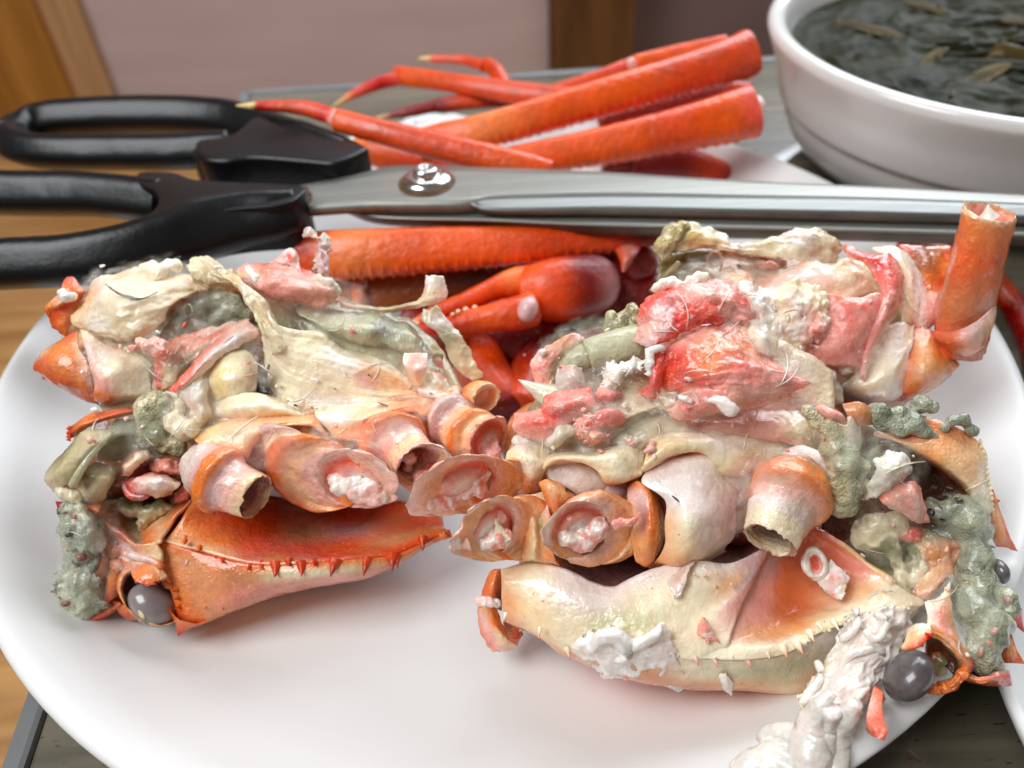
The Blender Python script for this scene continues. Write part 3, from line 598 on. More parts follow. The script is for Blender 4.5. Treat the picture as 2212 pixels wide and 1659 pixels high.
leg('orange-brown leg stub behind the upright leg', [('leg_segment', [(1935, 536, 36, 4, 'O'), (1990, 548, 36, 5.2, 'b'), (2040, 575, 36, 5.6, 'D'), (2060, 610, 36, 5, 'b')])])

cl = thing('crab_claw', 'orange crab pincer with cream teeth below the scissor blades', 'crab claw', PZ(1180, 700, 16))
pm = tube('palm', cl, None, 'U', [(1322, 606, 36, 5, 'R'), (1298, 610, 37, 8, 'm'), (1250, 620, 38, 9.6, 'R'), (1195, 628, 38.5, 9.6, 'O'), (1150, 630, 38.5, 8, 'D'), (1120, 634, 38.5, 5.4, 'D')], 'shell_red', n=32, step=.6, flat_=.85, squ=2.2)
tube('fixed_finger', cl, None, 'U', [(1160, 602, 40, 4.6, 'D'), (1108, 612, 40.5, 4.4, 'F'), (1060, 629, 40.5, 3.4, 'O'), (1008, 652, 40, 3, 'O'), (960, 670, 39, 2.6, 'O'), (915, 690, 38, 1.9, 'D'), (884, 702, 37, .6, 'u')], 'shell_red', n=22, step=.5)
tube('moving_finger', cl, None, 'U', [(1150, 668, 40, 5, 'D'), (1110, 678, 40.5, 4.8, 'O'), (1050, 688, 40, 3.8, 'D'), (1000, 698, 39.5, 3.2, 'O'), (950, 710, 38.5, 2.6, 'r'), (893, 713, 37, .7, 'K')], 'shell_red', n=22, step=.5, spines=[(170, 9, .3, 20)])
ellip('joint', cl, None, 'U', 1140, 668, 44, 22, 28, 20, 3.2, 'shell_red', 'l')
for x, y, r in ((1026, 664, 6), (1006, 669, 7), (990, 673, 6), (978, 679, 5), (902, 699, 5), (918, 694, 4)): ellip('tooth', cl, None, 'U', x, y, 43, r, r*.9, 0, .9, 'pale_shell', 'u', sub=2)
ellip('wrist', cl, None, 'U', 1372, 566, 36, 52, 46, 20, 6, 'shell_red', 'R')
patch('wrist_facet', cl, None, 'U', [[(1325, 530, 44, 'O'), (1355, 524, 45, 'f'), (1388, 524, 44, 'O')], [(1338, 560, 44), (1350, 560, 46, 'f'), (1372, 555, 45, 'R')], [(1342, 586, 42, 'R'), (1346, 588, 43, 'f'), (1352, 586, 42, 'R')]], 'shell_red')

# ------------------------------------------------------------------ LEFT CRAB: upturned top shell
FL = frame(600, 1250, 27, 42)
ls = thing('crab_shell', 'upturned orange crab shell on the left with spiny red edge and grey eye', 'crab shell', PZ(600, 1280, 16), 'upturned crab shells on the plate')
sl = patch('lower_wall', ls, FL, 'U', [
    [(299, 1180, 2, 'o'), (347, 1172, 4), (451, 1199, 7, 'O'), (535, 1219, 9, 'o'), (595, 1222, 10), (651, 1219, 10.5), (717, 1213, 10), (788, 1207, 9), (848, 1201, 7), (913, 1174, 4), (972, 1150, 1)],
    [(318, 1202, 3, 'p'), (370, 1205, 5, 'a'), (460, 1240, 8, 'a'), (535, 1250, 9.5, 'E'), (600, 1243, 10.5, 'j'), (655, 1240, 11, 'n'), (720, 1234, 10.5, 'j'), (790, 1226, 9, 't'), (850, 1212, 7, 'a'), (915, 1178, 4, 'o'), (974, 1152, 1)],
    [(345, 1235, 4, 'o'), (385, 1285, 6, 'o'), (440, 1315, 7, 'a'), (520, 1290, 8, 'f'), (590, 1272, 8.5), (650, 1262, 9), (720, 1250, 8.5, 'k'), (790, 1243, 7.5, 'f'), (852, 1220, 6, 'f'), (916, 1182, 3, 'o'), (976, 1154, 0)],
    [(375, 1272, 4, 'o'), (388, 1352, 5, 'O'), (434, 1351, 4, 'o'), (520, 1315, 4, 'a'), (590, 1290, 3, 'f'), (655, 1275, 3), (725, 1262, 3), (790, 1250, 3), (852, 1226, 2), (916, 1188, 0), (976, 1160, -2)],
    [(380, 1290, -6), (400, 1340, -6, 'o'), (450, 1330, -8), (530, 1300, -8), (600, 1280, -8), (660, 1268, -8), (730, 1255, -8), (790, 1244, -8), (852, 1220, -7), (916, 1182, -6), (976, 1155, -6)]], 'shell', n=80, th=1, nz=(.5, .12))
patch('hollow_wall', ls, FL, 'U', [
    [(350, 1168, 4.2, 'p'), (451, 1193, 7, 'p'), (535, 1213, 9, 'f'), (595, 1216, 10, 'a'), (651, 1213, 10.5, 'f'), (717, 1207, 10, 'K'), (788, 1201, 9, 'O'), (848, 1195, 7), (913, 1169, 4), (972, 1146, 1)],
    [(372, 1150, 3, 'P'), (460, 1165, 4, 'o'), (560, 1180, 4, 'K'), (650, 1185, 4, 'Q'), (740, 1180, 3.5, 'O'), (850, 1165, 3, 'E'), (960, 1140, 0, 'o')],
    [(395, 1118, 2, 'o'), (480, 1130, -1, 'O'), (570, 1145, -2, 'O'), (660, 1150, -3, 'E'), (760, 1145, -3, 'm'), (860, 1135, -3, 'O'), (958, 1128, -4)],
    [(425, 1078, 3, 'o'), (490, 1092, -4, 'O'), (570, 1105, -7, 'O'), (660, 1115, -8, 'f'), (760, 1115, -8, 'O'), (860, 1110, -8, 'O'), (955, 1115, -7)],
    [(430, 1060, 0, 'o'), (490, 1060, -9, 'O'), (570, 1070, -12, 'O'), (660, 1080, -14), (760, 1080, -14), (860, 1080, -13), (955, 1100, -10)]], 'shell', n=60, th=1, nz=(.5, .14))
for x, y, x1, y1, h, r, k in ((165, 1335, 130, 1385, 8.6, 1.2, 'r'), (240, 1330, 235, 1375, 9, 1.1, 'K'), (345, 1350, 335, 1432, 9.8, 2., 'r'), (436, 1315, 432, 1350, 10, 1.3, 'O'), (532, 1345, 528, 1424, 10.4, 1.9, 'r'), (625, 1320, 618, 1340, 10.4, 1.1, 'r'), (770, 1330, 738, 1425, 10, 2.1, 'R'), (1000, 1320, 980, 1420, 8.5, 2.1, 'R'), (1190, 1290, 1188, 1384, 7.2, 2.1, 'R'), (1225, 1290, 1225, 1362, 6.8, 1.3, 'R'), (1410, 1160, 1412, 1238, 4.6, 1.6, 'R'), (-40, 1300, -50, 1330, 7.6, 1., 'O')):
    spine(ls, FL, 'Z4', x, y, h, x1, y1, h+2, r*.58, 'O', k)
for x, y, x1, y1 in ((1290, 1390, 1275, 1425), (1395, 1400, 1385, 1430), (1090, 1300, 1065, 1318), (1105, 1350, 1080, 1362), (1110, 1400, 1085, 1425), (1150, 1000, 1150, 1020), (1240, 1040, 1240, 1062), (1340, 1080, 1338, 1105)):
    spine(ls, FL, 'Z3', x, y, 6.3, x1, y1, 8, .5, 'o', 'r')
spine(ls, FL, 'Z3', 1165, 1460, 5, 1106, 1590, 4, 3.4, 'o', 'r', name='corner_spike')
patch('mouth_hollow', ls, FL, 'Z3', [
    [(540, 765, 2, 'o'), (700, 740, -4, 'G'), (900, 730, -6, 'E'), (1100, 720, -4, 'a'), (1210, 705, 1, 'o')],
    [(590, 830, 3, 'o'), (720, 840, -2, 'E'), (850, 850, -5, 'G'), (980, 830, -4, 'j'), (1090, 850, 2, 'o')],
    [(740, 940, 4, 'O'), (800, 965, 2, 'a'), (850, 985, 1, 'G'), (920, 960, 2, 'o'), (1010, 955, 5, 'p')],
    [(825, 1018, 5, 'O'), (850, 1024, 5, 'o'), (880, 1026, 5), (930, 1010, 6), (1000, 1000, 6.5, 'p')]], 'shell', nz=(.9, .25))
patch('front_wall', ls, FL, 'Z3', [
    [(555, 785, 3, 'O'), (650, 880, 3.5, 'o'), (740, 945, 4.5, 'O'), (830, 1018, 5.5, 'o'), (960, 1010, 6.5, 'p')],
    [(640, 960, 2, 'a'), (720, 1000, 3.5, 'f'), (800, 1060, 4, 'L'), (880, 1090, 5, 't'), (1000, 1080, 6.8, 'j')],
    [(650, 1080, 2, 'o'), (730, 1120, 4, 'o'), (810, 1130, 5, 'a'), (900, 1140, 5.8, 'p'), (1010, 1170, 6.5, 'o')],
    [(640, 1200, 1, 'O'), (720, 1200, 2, 'o'), (800, 1180, 5, 'o'), (940, 1180, 6.4, 'p'), (1060, 1260, 7, 'o')]], 'shell', nz=(.6, .3))
loft('eye_socket', ls, FL, 'Z3', [(940, 1330, 232, 172, 38, 5.2, .4, 'o'), (942, 1338, 214, 158, 38, 6.2, .4, 'a'), (945, 1345, 198, 146, 38, 4.6, .4, 'b'), (950, 1355, 185, 135, 38, 1, .4, 'B'), (950, 1360, 120, 90, 38, -3, .4, 'x')], 'shell', nz=(.4, .4))
ey = ellip('eye', ls, FL, 'Z3', 952, 1392, 4.6, 165, 120, 36, 4.4, 'eye_pale', 'v', sub=4, nz=(.02, .3))
loft('eye_scar', ey, FL, 'Z3', [(880, 1455, 42, 20, 55, 8.3, 0, 'x'), (880, 1455, 34, 15, 55, 8.9, 0, 'G'), (880, 1455, 18, 8, 55, 9.0, 0, 'j')], 'shell', nz=(0, 1), caps='e')
patch('eye_lid', ls, FL, 'Z3', [[(812, 1170, 6, 'o'), (900, 1142, 7), (990, 1160, 7.4, 'p'), (1045, 1215, 7.4, 'n')], [(822, 1215, 8, 'o'), (890, 1215, 9), (960, 1215, 9), (1020, 1225, 8.5, 't')], [(838, 1238, 9, 'r'), (880, 1262, 9.6, 'r'), (930, 1272, 9.6, 'O'), (978, 1242, 9.2, 'o')]], 'shell', rag=.9, edges='b', th=.8)
patch('beak', ls, FL, 'Z3', [[(495, 1508, 1, 'r'), (560, 1465, 2, 'K'), (640, 1425, 3, 'O'), (745, 1375, 3.4, 'O')], [(500, 1512, 1.6, 'r'), (570, 1485, 2.8, 'O'), (650, 1450, 3.4, 'O'), (740, 1400, 3.6, 'o')], [(490, 1518, 0, 'r'), (580, 1508, 1, 'r'), (660, 1472, 1, 'O'), (735, 1425, 1, 'o')]], 'shell', rag=.4, edges='b', th=1)
patch('lower_lid', ls, FL, 'Z3', [[(700, 1370, 3, 'o'), (780, 1400, 3), (870, 1440, 2.6)], [(735, 1435, 2.4, 'O'), (800, 1468, 2, 'O'), (880, 1478, 1.4, 'o')], [(745, 1455, 1, 'O'), (800, 1490, 0, 'O'), (875, 1486, 0, 'o')]], 'shell', rag=.7, edges='b')
tube('fold', ls, FL, 'Z3', [(700, 1010, 2.8, 1.2, 'o'), (735, 1110, 3.4, 1.7, 'a'), (725, 1220, 3.4, 1.8, 'o'), (695, 1310, 3.2, 1.5, 'O'), (655, 1375, 3.6, .6, 'r')], 'shell', nz=(.4, .5))
tube('fold', ls, FL, 'Z3', [(575, 1265, 3, .8, 'O'), (610, 1225, 3.2, 1.1, 'a'), (650, 1150, 3.2, 1., 'f'), (680, 1050, 3, .8, 'O')], 'shell', nz=(.4, .5))
tube('fold', ls, FL, 'Z3', [(770, 1060, 5, .8, 'f'), (830, 1090, 5.2, .9, 'L'), (930, 1110, 6.2, .8, 'l'), (1010, 1160, 7.4, .8, 'o')], 'shell', nz=(.3, .5))
patch('far_margin', ls, FL, 'Z3', [[(430, 290, 3, 'r'), (540, 215, 4, 'o'), (700, 180, 3, 'O'), (870, 165, 1, 'R')], [(415, 330, 4, 'r'), (520, 270, 6, 'o'), (680, 220, 5, 'O'), (850, 185, 2)], [(430, 370, 3, 'o'), (500, 320, 4, 'o'), (620, 260, 4, 'b'), (840, 205, 1, 'R')]], 'shell', rag=.5, th=1)
for y in (300, 325, 350, 368): spine(ls, FL, 'Z3', 432, y-6, 4, 408, y, 4.4, .55, 'O', 'r')
spine(ls, FL, 'Z3', 378, 770, 2, 368, 852, 2.5, .9, 'r', 'R')
spine(ls, FL, 'Z3', 590, 800, 4, 505, 765, 5, 1.2, 'o', 'O')
# jaws and soft parts held in the shell
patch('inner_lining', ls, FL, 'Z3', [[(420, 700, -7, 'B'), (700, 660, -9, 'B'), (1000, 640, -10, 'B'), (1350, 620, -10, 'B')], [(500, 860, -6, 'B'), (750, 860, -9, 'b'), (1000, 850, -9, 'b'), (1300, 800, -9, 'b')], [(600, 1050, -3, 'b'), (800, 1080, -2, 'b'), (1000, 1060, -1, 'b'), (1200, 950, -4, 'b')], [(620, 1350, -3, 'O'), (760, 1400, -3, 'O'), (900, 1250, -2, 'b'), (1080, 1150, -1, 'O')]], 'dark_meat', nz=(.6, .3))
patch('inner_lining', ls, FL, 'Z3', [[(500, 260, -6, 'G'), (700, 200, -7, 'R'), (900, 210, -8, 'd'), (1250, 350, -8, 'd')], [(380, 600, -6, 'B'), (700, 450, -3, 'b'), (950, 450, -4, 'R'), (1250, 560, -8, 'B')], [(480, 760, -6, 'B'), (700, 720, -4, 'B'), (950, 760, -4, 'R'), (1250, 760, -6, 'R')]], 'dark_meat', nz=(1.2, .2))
patch('jaw', ls, FL, 'Z3', [[(780, 610, 2, 'R'), (850, 590, 4, 'K'), (960, 570, 4, 'f'), (1130, 620, 2, 'b')], [(785, 640, 5, 'Q'), (870, 620, 8, 'q'), (980, 610, 8.5, 'L'), (1120, 650, 5, 'c')], [(810, 690, 5, 'Q'), (880, 680, 8, 'q'), (980, 670, 8.5, 'w'), (1090, 680, 6, 'j')], [(850, 705, 3, 'R'), (900, 715, 5, 'k'), (980, 730, 5, 'u'), (1070, 710, 3, 'b')]], 'meat', n=36, nz=(.6, .4), th=1)
patch('jaw', ls, FL, 'Z3', [[(745, 590, 3, 'K'), (770, 510, 4, 'K'), (840, 430, 3, 'K'), (900, 420, 2, 'R')], [(765, 590, 5, 'q'), (800, 530, 7, 'u'), (870, 470, 6, 'c'), (930, 450, 3, 'u')], [(790, 600, 4, 'f'), (840, 560, 5, 'c'), (900, 500, 5, 'u'), (960, 470, 2, 'b')]], 'meat', n=30, nz=(.6, .5), th=1)
patch('jaw', ls, FL, 'Z3', [[(920, 510, 2, 'R'), (1020, 480, 3, 'f'), (1130, 500, 2, 'R')], [(940, 560, 3, 'f'), (1040, 550, 5, 'k'), (1150, 580, 3, 'f')], [(980, 580, 1, 'R'), (1060, 595, 2, 'R'), (1160, 620, 1, 'R')]], 'meat', n=24, nz=(.5, .5), th=1)
tube('jaw_edge', ls, FL, 'Z3', [(765, 625, 4, .6, 'R'), (810, 705, 5, 1, 'Q'), (880, 722, 5.4, .9, 'R'), (930, 700, 5.6, .5, 'Q')], 'meat')
patch('jaw', ls, FL, 'Z3', [[(1080, 700, 2, 'f'), (1150, 640, 3, 'K'), (1200, 600, 1, 'f')], [(1090, 740, 2, 'Q'), (1160, 690, 4, 'K'), (1210, 660, 2, 'K')], [(1080, 760, 0, 'R'), (1160, 740, 1, 'K'), (1210, 700, 0, 'R')]], 'meat', n=20, nz=(.4, .5))
blob('brown_meat', ls, FL, 'Z3', [(840, 800, -3, 60), (930, 830, -2.5, 56), (1000, 790, -2.5, 46), (880, 900, -1, 42), (780, 780, -2, 46), (1060, 780, -2, 30)], 'dark_meat', vox=.5, keys='GjE', grow=1.1, nz=(1.2, .5), fine=(.25, 1.2))
bs = blob('grey_goo', ls, FL, 'Z3', [(440, 800, 3, 62), (520, 850, 3, 70), (430, 930, 2, 62), (540, 950, 3, 80), (600, 900, 3, 52), (520, 1060, 3, 90), (470, 1130, 2, 70), (570, 1130, 3, 60), (465, 1250, 2, 88), (555, 1320, 3, 80), (440, 1360, 1, 62), (500, 1420, 1, 70), (600, 1400, 2, 52), (660, 1390, 3, 34), (480, 1455, 0, 36), (450, 770, 4, 40), (560, 1010, 2, 90), (480, 1000, 2, 80), (520, 1200, 2, 90), (480, 1320, 2, 90), (540, 1400, 2, 70)], 'goo', vox=.5, nz=(1.1, .35), fine=(.06, .9), keys='hSgS', smooth=5, grow=1.12)
patch('grey_skin', ls, FL, 'Z3', [[(385, 775, 6, 'S'), (500, 765, 7.4, 's'), (595, 835, 6, 'h')], [(365, 930, 6, 'h'), (520, 930, 8.6, 'S'), (655, 980, 6, 'h')], [(415, 1045, 6, 'S'), (540, 1060, 8.6, 'h'), (645, 1085, 6, 'S')]], 'goo', n=44, m=10, nz=(1.4, .32), fine=(.2, .9), rag=1.6, th=.6)
patch('grey_skin', ls, FL, 'Z3', [[(400, 1140, 5.6, 'h'), (520, 1170, 8, 'S'), (620, 1230, 6, 'S')], [(355, 1260, 5, 'S'), (480, 1280, 8, 'h'), (610, 1330, 6, 's')], [(385, 1400, 4.6, 'c'), (480, 1425, 6.6, 's'), (650, 1390, 5.4, 'S')]], 'goo', n=44, m=10, nz=(1.4, .32), fine=(.2, .9), rag=1.6, th=.6)
for x, y, a, b, k in ((505, 1095, 36, 28, 'R'), (410, 1385, 26, 18, 'R'), (600, 1155, 12, 16, 'x'), (430, 950, 18, 24, 'd'), (405, 820, 12, 8, 'R'), (465, 845, 12, 14, 'Q')): ellip('pit', bs, FL, 'Z3', x, y, 8.2, a, b, 20, 1.3, 'dark_meat', k, sub=2)
patch('gill_lobe', ls, FL, 'Z3', [
    [(290, 560, 5, 'g'), (400, 430, 6, 'G'), (540, 305, 6, 'j'), (680, 300, 5, 'g'), (720, 245, 2, 'h'), (865, 240, 1, 'h')],
    [(272, 630, 6, 'n'), (420, 520, 10, 'j'), (540, 420, 11, 'j'), (640, 370, 9, 'g'), (740, 330, 5, 'h'), (870, 320, 2)],
    [(330, 690, 5, 'n'), (450, 620, 9, 'G'), (540, 520, 9, 's'), (620, 420, 7, 's'), (720, 355, 4), (800, 330, 2, 'G')]], 'membrane', nz=(.6, .25), rag=.4)
patch('gill_lobe', ls, FL, 'Z3', [[(590, 495, 4, 'G'), (700, 540, 4, 'j'), (728, 600, 3, 'g')], [(510, 570, 7, 'G'), (630, 610, 8, 'j'), (705, 640, 5, 'g')], [(465, 640, 6, 'j'), (560, 705, 7, 'n'), (640, 725, 5, 'j'), (670, 690, 4)], [(440, 700, 4, 'n'), (540, 755, 4, 'c'), (620, 745, 3, 'j'), (660, 720, 2)]], 'membrane', nz=(.5, .25), rag=.4)
patch('gill_lobe', ls, FL, 'Z3', [[(640, 400, 5, 'G'), (760, 345, 3), (890, 290, 1, 'h')], [(610, 460, 4, 'G'), (750, 430, 3), (880, 380, 1, 'G')], [(600, 495, 2, 'G'), (740, 500, 1), (830, 430, 0, 'b')]], 'membrane', nz=(.4, .3))
tube('vein', ls, FL, 'Z3', [(450, 650, 9.5, .9, 's'), (500, 560, 10.5, .8, 's'), (560, 470, 10, .7, 's'), (620, 400, 9, .6, 's'), (695, 325, 7, .4, 's')], 'membrane')
blob('white_shred', ls, FL, 'Z3', [(400, 690, 6, 40), (460, 720, 6, 36), (370, 670, 5.5, 24)], 'curd', vox=.5, keys='nc', nz=(.5, .7))
ellip('pink_fleck', ls, FL, 'Z3', 555, 362, 11.5, 24, 26, 20, .8, 'meat', 'q', sub=2, nz=(.4, 1))
ellip('white_fleck', ls, FL, 'Z3', 592, 182, 5, 28, 22, 20, 1, 'curd', 'w', sub=2, nz=(.4, 1))

# ------------------------------------------------------------------ LEFT CRAB: broken body resting on that shell
FB = frame(560, 900, 50, 50)
lb_ = thing('broken_crab', 'broken crab body on the left shell, cream underside and hollow leg stumps', 'crab body', PZ(640, 1080, 36), 'broken crab bodies resting on the shells')
def stump(parent, F, tf, al, rings, name='leg_stump', label=None, mat='shell', rag=None, fill=None, **kw):
    rings = [((q[0], q[1], rings[i-1][2]*.955, rings[i-1][3]*.945)+tuple(q[4:]) if i and len(rings[i-1]) > 6 and rings[i-1][6] == 'tip' else q) for i, q in enumerate(rings)]
    if fill:                                       # flesh of the cut leg, sunk a little behind the rim
        k = [i for i, q in enumerate(rings) if len(q) > 6 and q[6] == 'tip'][0]; x, y, a, b, h = rings[k][:5]; dx, dy = fill
        rings = rings[:k+2]+[(x+dx*f, y+dy*f, a*r_, b*r_, h-d, c) for f, r_, d, c in ((.2, .88, 1.6, 'q'), (.6, .74, 3.0, 'K'), (1, .5, 1.8, 'k'), (1, .2, 1.4, 'w'))]
    ri_ = max(i for i, q in enumerate(rings) if len(q) > 6 and q[6] == 'tip')
    return loft(name, parent, F, tf, [(q[0], q[1], q[2], q[3], al-90, q[4], -1, q[5]) for q in rings], mat, n=48, m=8, nz=(.5, .22), rag=(ri_, (rag or .8)*1.5), ridge=.05, caps='e', **kw)
blob('core', lb_, FB, 'U', [(300, 760, -14, 120), (450, 800, -14, 130), (600, 850, -14, 140), (760, 880, -16, 130), (880, 930, -14, 90), (520, 980, -6, 90), (700, 1000, -6, 90), (820, 980, -6, 70), (420, 880, -8, 90)], 'dark_meat', vox=1.2, keys='EBb', grow=1.12)
patch('flesh', lb_, FB, 'U', [
    [(150, 700, -2, 'c'), (250, 640, -1, 'c'), (380, 600, -3, 'n'), (520, 600, -4, 'j'), (650, 610, -2, 'k'), (760, 650, -2, 'e'), (880, 690, -3, 'e'), (960, 760, -4, 'j')],
    [(130, 780, 2, 'o'), (260, 750, 5, 'c'), (400, 720, -5, 'G'), (540, 720, -6, 'G'), (660, 700, 3, 'e'), (780, 720, 3, 'g'), (900, 760, 2, 'e'), (1000, 850, -1, 'j')],
    [(200, 860, 5, 'n'), (320, 850, 6, 'n'), (440, 830, 6, 'j'), (560, 840, 6, 'c'), (700, 830, 7, 'c'), (820, 840, 6, 'p'), (930, 860, 5, 'P'), (1010, 900, 2, 'P')],
    [(240, 920, 1, 'E'), (330, 930, 5, 'G'), (440, 930, 8, 'u'), (560, 930, 8, 'p'), (700, 920, 8, 'P'), (820, 910, 8, 'P'), (930, 900, 6, 'P')],
    [(300, 980, -1, 'B'), (400, 1000, 5, 'P'), (520, 1010, 7, 'E'), (680, 1010, 7, 'E'), (820, 980, 5, 'E'), (940, 950, 3, 'E')]], 'membrane', n=60, nz=(1., .25), rag=.8)
patch('underside', lb_, FB, 'Z2', [
    [(0, 500, 10, 'y'), (80, 600, 11, 'y'), (150, 740, 12, 'y'), (330, 800, 10, 'c'), (520, 820, 8, 'j'), (700, 930, 6, 'n'), (900, 990, 5, 'j'), (1050, 1060, 5, 'j'), (1180, 1160, 5, 'n'), (1260, 1240, 5, 'p')],
    [(20, 640, 9, 'y'), (110, 800, 10, 'y'), (200, 900, 11, 'c'), (420, 960, 10, 'y'), (700, 1040, 9, 'w'), (950, 1110, 8, 'p'), (1150, 1190, 7, 'p'), (1240, 1260, 6, 'p')],
    [(60, 800, 7, 'c'), (130, 950, 8, 'c'), (220, 1050, 9, 'n'), (420, 1120, 10, 'y'), (680, 1170, 9, 'c'), (900, 1230, 8, 'q'), (1050, 1270, 7, 'u'), (1230, 1280, 6, 'p')],
    [(70, 930, 6, 'j'), (130, 1080, 6, 'c'), (250, 1180, 8, 'y'), (450, 1260, 9, 'y'), (700, 1280, 8.5, 'c'), (900, 1300, 8, 'c'), (1050, 1310, 7, 'c'), (1300, 1300, 6, 'p')],
    [(100, 1170, 5, 'c'), (150, 1290, 6, 'y'), (300, 1350, 7.5, 'y'), (500, 1370, 8, 'w'), (720, 1380, 8, 'w'), (900, 1370, 8, 'c'), (1100, 1380, 7, 'u'), (1350, 1330, 6, 'P')],
    [(140, 1290, 5, 'c'), (280, 1400, 7, 'c'), (450, 1440, 8, 'y'), (520, 1440, 8, 'u'), (760, 1430, 9, 'c'), (950, 1420, 9, 'c'), (1150, 1390, 8, 'p'), (1380, 1370, 6, 'P')]], 'pale_shell', n=80, m=12, nz=(.7, .18), fine=(.1, .9), fold=(.3, .55, .05))
patch('belly_flap', lb_, FB, 'N4', [[(-60, 560, 8, 'y'), (100, 720, 9, 'y'), (300, 840, 10, 'c'), (440, 930, 11, 'y'), (560, 1060, 12, 'y'), (640, 1220, 12, 'y'), (740, 1400, 12, 'y'), (850, 1620, 11, 'y'), (900, 1800, 9)],
    [(0, 550, 8, 'c'), (160, 660, 9, 'n'), (300, 780, 10.5, 'c'), (430, 850, 12, 'u'), (540, 960, 13.5, 'w'), (620, 1100, 13.5, 'y'), (760, 1240, 13, 'c'), (880, 1400, 12, 'c'), (960, 1600, 12, 'y'), (1020, 1750, 11)],
    [(30, 540, 6, 'c'), (200, 600, 7, 'n'), (290, 690, 8, 'c'), (420, 760, 10, 'u'), (500, 850, 11, 'w'), (640, 970, 11, 'y'), (790, 1060, 11, 'c'), (900, 1230, 10, 'c'), (1000, 1420, 10, 'c'), (1200, 1600, 10, 'y')]], 'membrane', n=80, m=12, nz=(.5, .3), fine=(.12, 1), rag=.4, fold=(.6, .5, .04))
patch('belly_hole', lb_, FB, 'Z2', [[(70, 1110, 8.2, 'x'), (108, 1150, 8.6)], [(30, 1200, 7.6), (104, 1240, 8.6)], [(14, 1306, 7.4), (150, 1312, 8.4)]], 'dark_meat', n=16, th=.2, key='x', nz=None, fine=None)  # black patch laid on the skin paints the dark inside a hole
for x, y, a, b in ((40, 1000, 14, 8), (110, 1110, 16, 40), (45, 1060, 12, 22), (280, 1370, 22, 6), (330, 1400, 20, 8), (640, 1270, 10, 5), (910, 1160, 10, 8), (1400, 1305, 18, 6), (300, 1060, 10, 6), (1020, 1390, 50, 5), (460, 1420, 14, 5)): ellip('dark_fleck', lb_, FB, 'Z2', x, y, 9.4 if x < 700 else 8.6, a, b, 20, .5, 'dark_meat', 'd', sub=2)
patch('belly_lobe', lb_, FB, 'Z1', [[(1640, 1060, 8, 'n'), (1780, 980, 9, 'y'), (1950, 960, 8, 'y'), (2040, 1060, 7, 'c')], [(1610, 1180, 8, 'n'), (1760, 1180, 11, 'z'), (1900, 1160, 11, 'y'), (2040, 1180, 8, 'c')], [(1630, 1300, 7, 'j'), (1740, 1300, 9, 'z'), (1850, 1290, 10, 'y'), (2030, 1280, 8, 'c')], [(1680, 1400, 5), (1760, 1380, 7, 'j'), (1900, 1330, 7, 'c'), (2020, 1300, 6, 'c')]], 'pale_shell', nz=(.4, .3))
patch('belly_lobe', lb_, FB, 'Z1', [[(1720, 1380, 8, 'j'), (1860, 1310, 9, 'y'), (2050, 1300, 10, 'y'), (2180, 1350, 9, 'c'), (2330, 1420, 8, 'c')], [(1690, 1450, 8, 'n'), (1850, 1420, 11, 'y'), (2050, 1410, 11.5, 'y'), (2200, 1430, 10.5, 'c'), (2400, 1470, 9, 'c')], [(1700, 1510, 7, 'p'), (1850, 1500, 9, 'u'), (2050, 1490, 9.5, 'u'), (2212, 1480, 9, 'u'), (2420, 1500, 8, 'u')], [(1700, 1540, 3, 'p'), (1850, 1560, 5, 'u'), (2050, 1550, 5), (2212, 1530, 5), (2420, 1530, 4)]], 'pale_shell', nz=(.4, .3))
patch('rim_plate', lb_, FB, 'Z4', [
    [(-260, 400, 9, 'z'), (-143, 330, 9, 'z'), (91, 255, 9, 'p'), (400, 240, 8, 'p'), (620, 225, 7, 'u')],
    [(-240, 440, 11, 'P'), (-100, 400, 12, 'u'), (80, 380, 13, 'u'), (300, 330, 12, 'p'), (500, 300, 11, 'p'), (660, 290, 10, 'P')],
    [(-200, 470, 11, 'P'), (-50, 490, 12, 'P'), (60, 520, 13, 'p'), (140, 545, 13, 'P'), (190, 450, 12, 'P'), (330, 345, 11, 'P'), (600, 335, 10, 'P'), (720, 400, 9, 'P')],
    [(-200, 490, 5, 'b'), (-50, 505, 6), (60, 535, 7), (140, 555, 7), (200, 460, 7), (335, 360, 6), (600, 350, 5), (720, 410, 4)]], 'pale_shell', n=60, nz=(.3, .25))
patch('rim_plate', lb_, FB, 'Z4', [
    [(620, 215, 9, 'u'), (800, 200, 9, 'c'), (1000, 170, 8, 'u'), (1200, 140, 7, 'p'), (1350, 120, 6, 'p'), (1500, 60, 5, 'P'), (1660, 20, 3, 'P')],
    [(640, 270, 11, 'w'), (800, 270, 12.5, 'w'), (950, 280, 12, 'p'), (1080, 230, 10, 'p'), (1340, 165, 8, 'P'), (1520, 140, 7, 'p'), (1680, 90, 4, 'P')],
    [(720, 350, 11, 'u'), (800, 360, 12.5, 'p'), (940, 350, 12, 'P'), (1040, 270, 10, 'P'), (1300, 190, 8.5, 'P'), (1400, 220, 8, 'P'), (1540, 255, 7, 'P'), (1600, 180, 6, 'P'), (1675, 120, 4, 'o')],
    [(745, 400, 10, 'P'), (830, 425, 11.5, 'P'), (965, 435, 11.5, 'o'), (985, 380, 10.5, 'o'), (1100, 285, 9, 'P'), (1330, 225, 8, 'o'), (1420, 255, 7.5, 'P'), (1545, 268, 6.5, 'o'), (1590, 200, 5.5), (1672, 130, 3.5)],
    [(745, 410, 6, 'b'), (830, 435, 7), (960, 440, 7), (985, 390, 6), (1100, 295, 5), (1330, 235, 4), (1420, 262, 4), (1540, 268, 3), (1590, 210, 2), (1672, 140, 0)]], 'pale_shell', n=80, nz=(.25, .25))
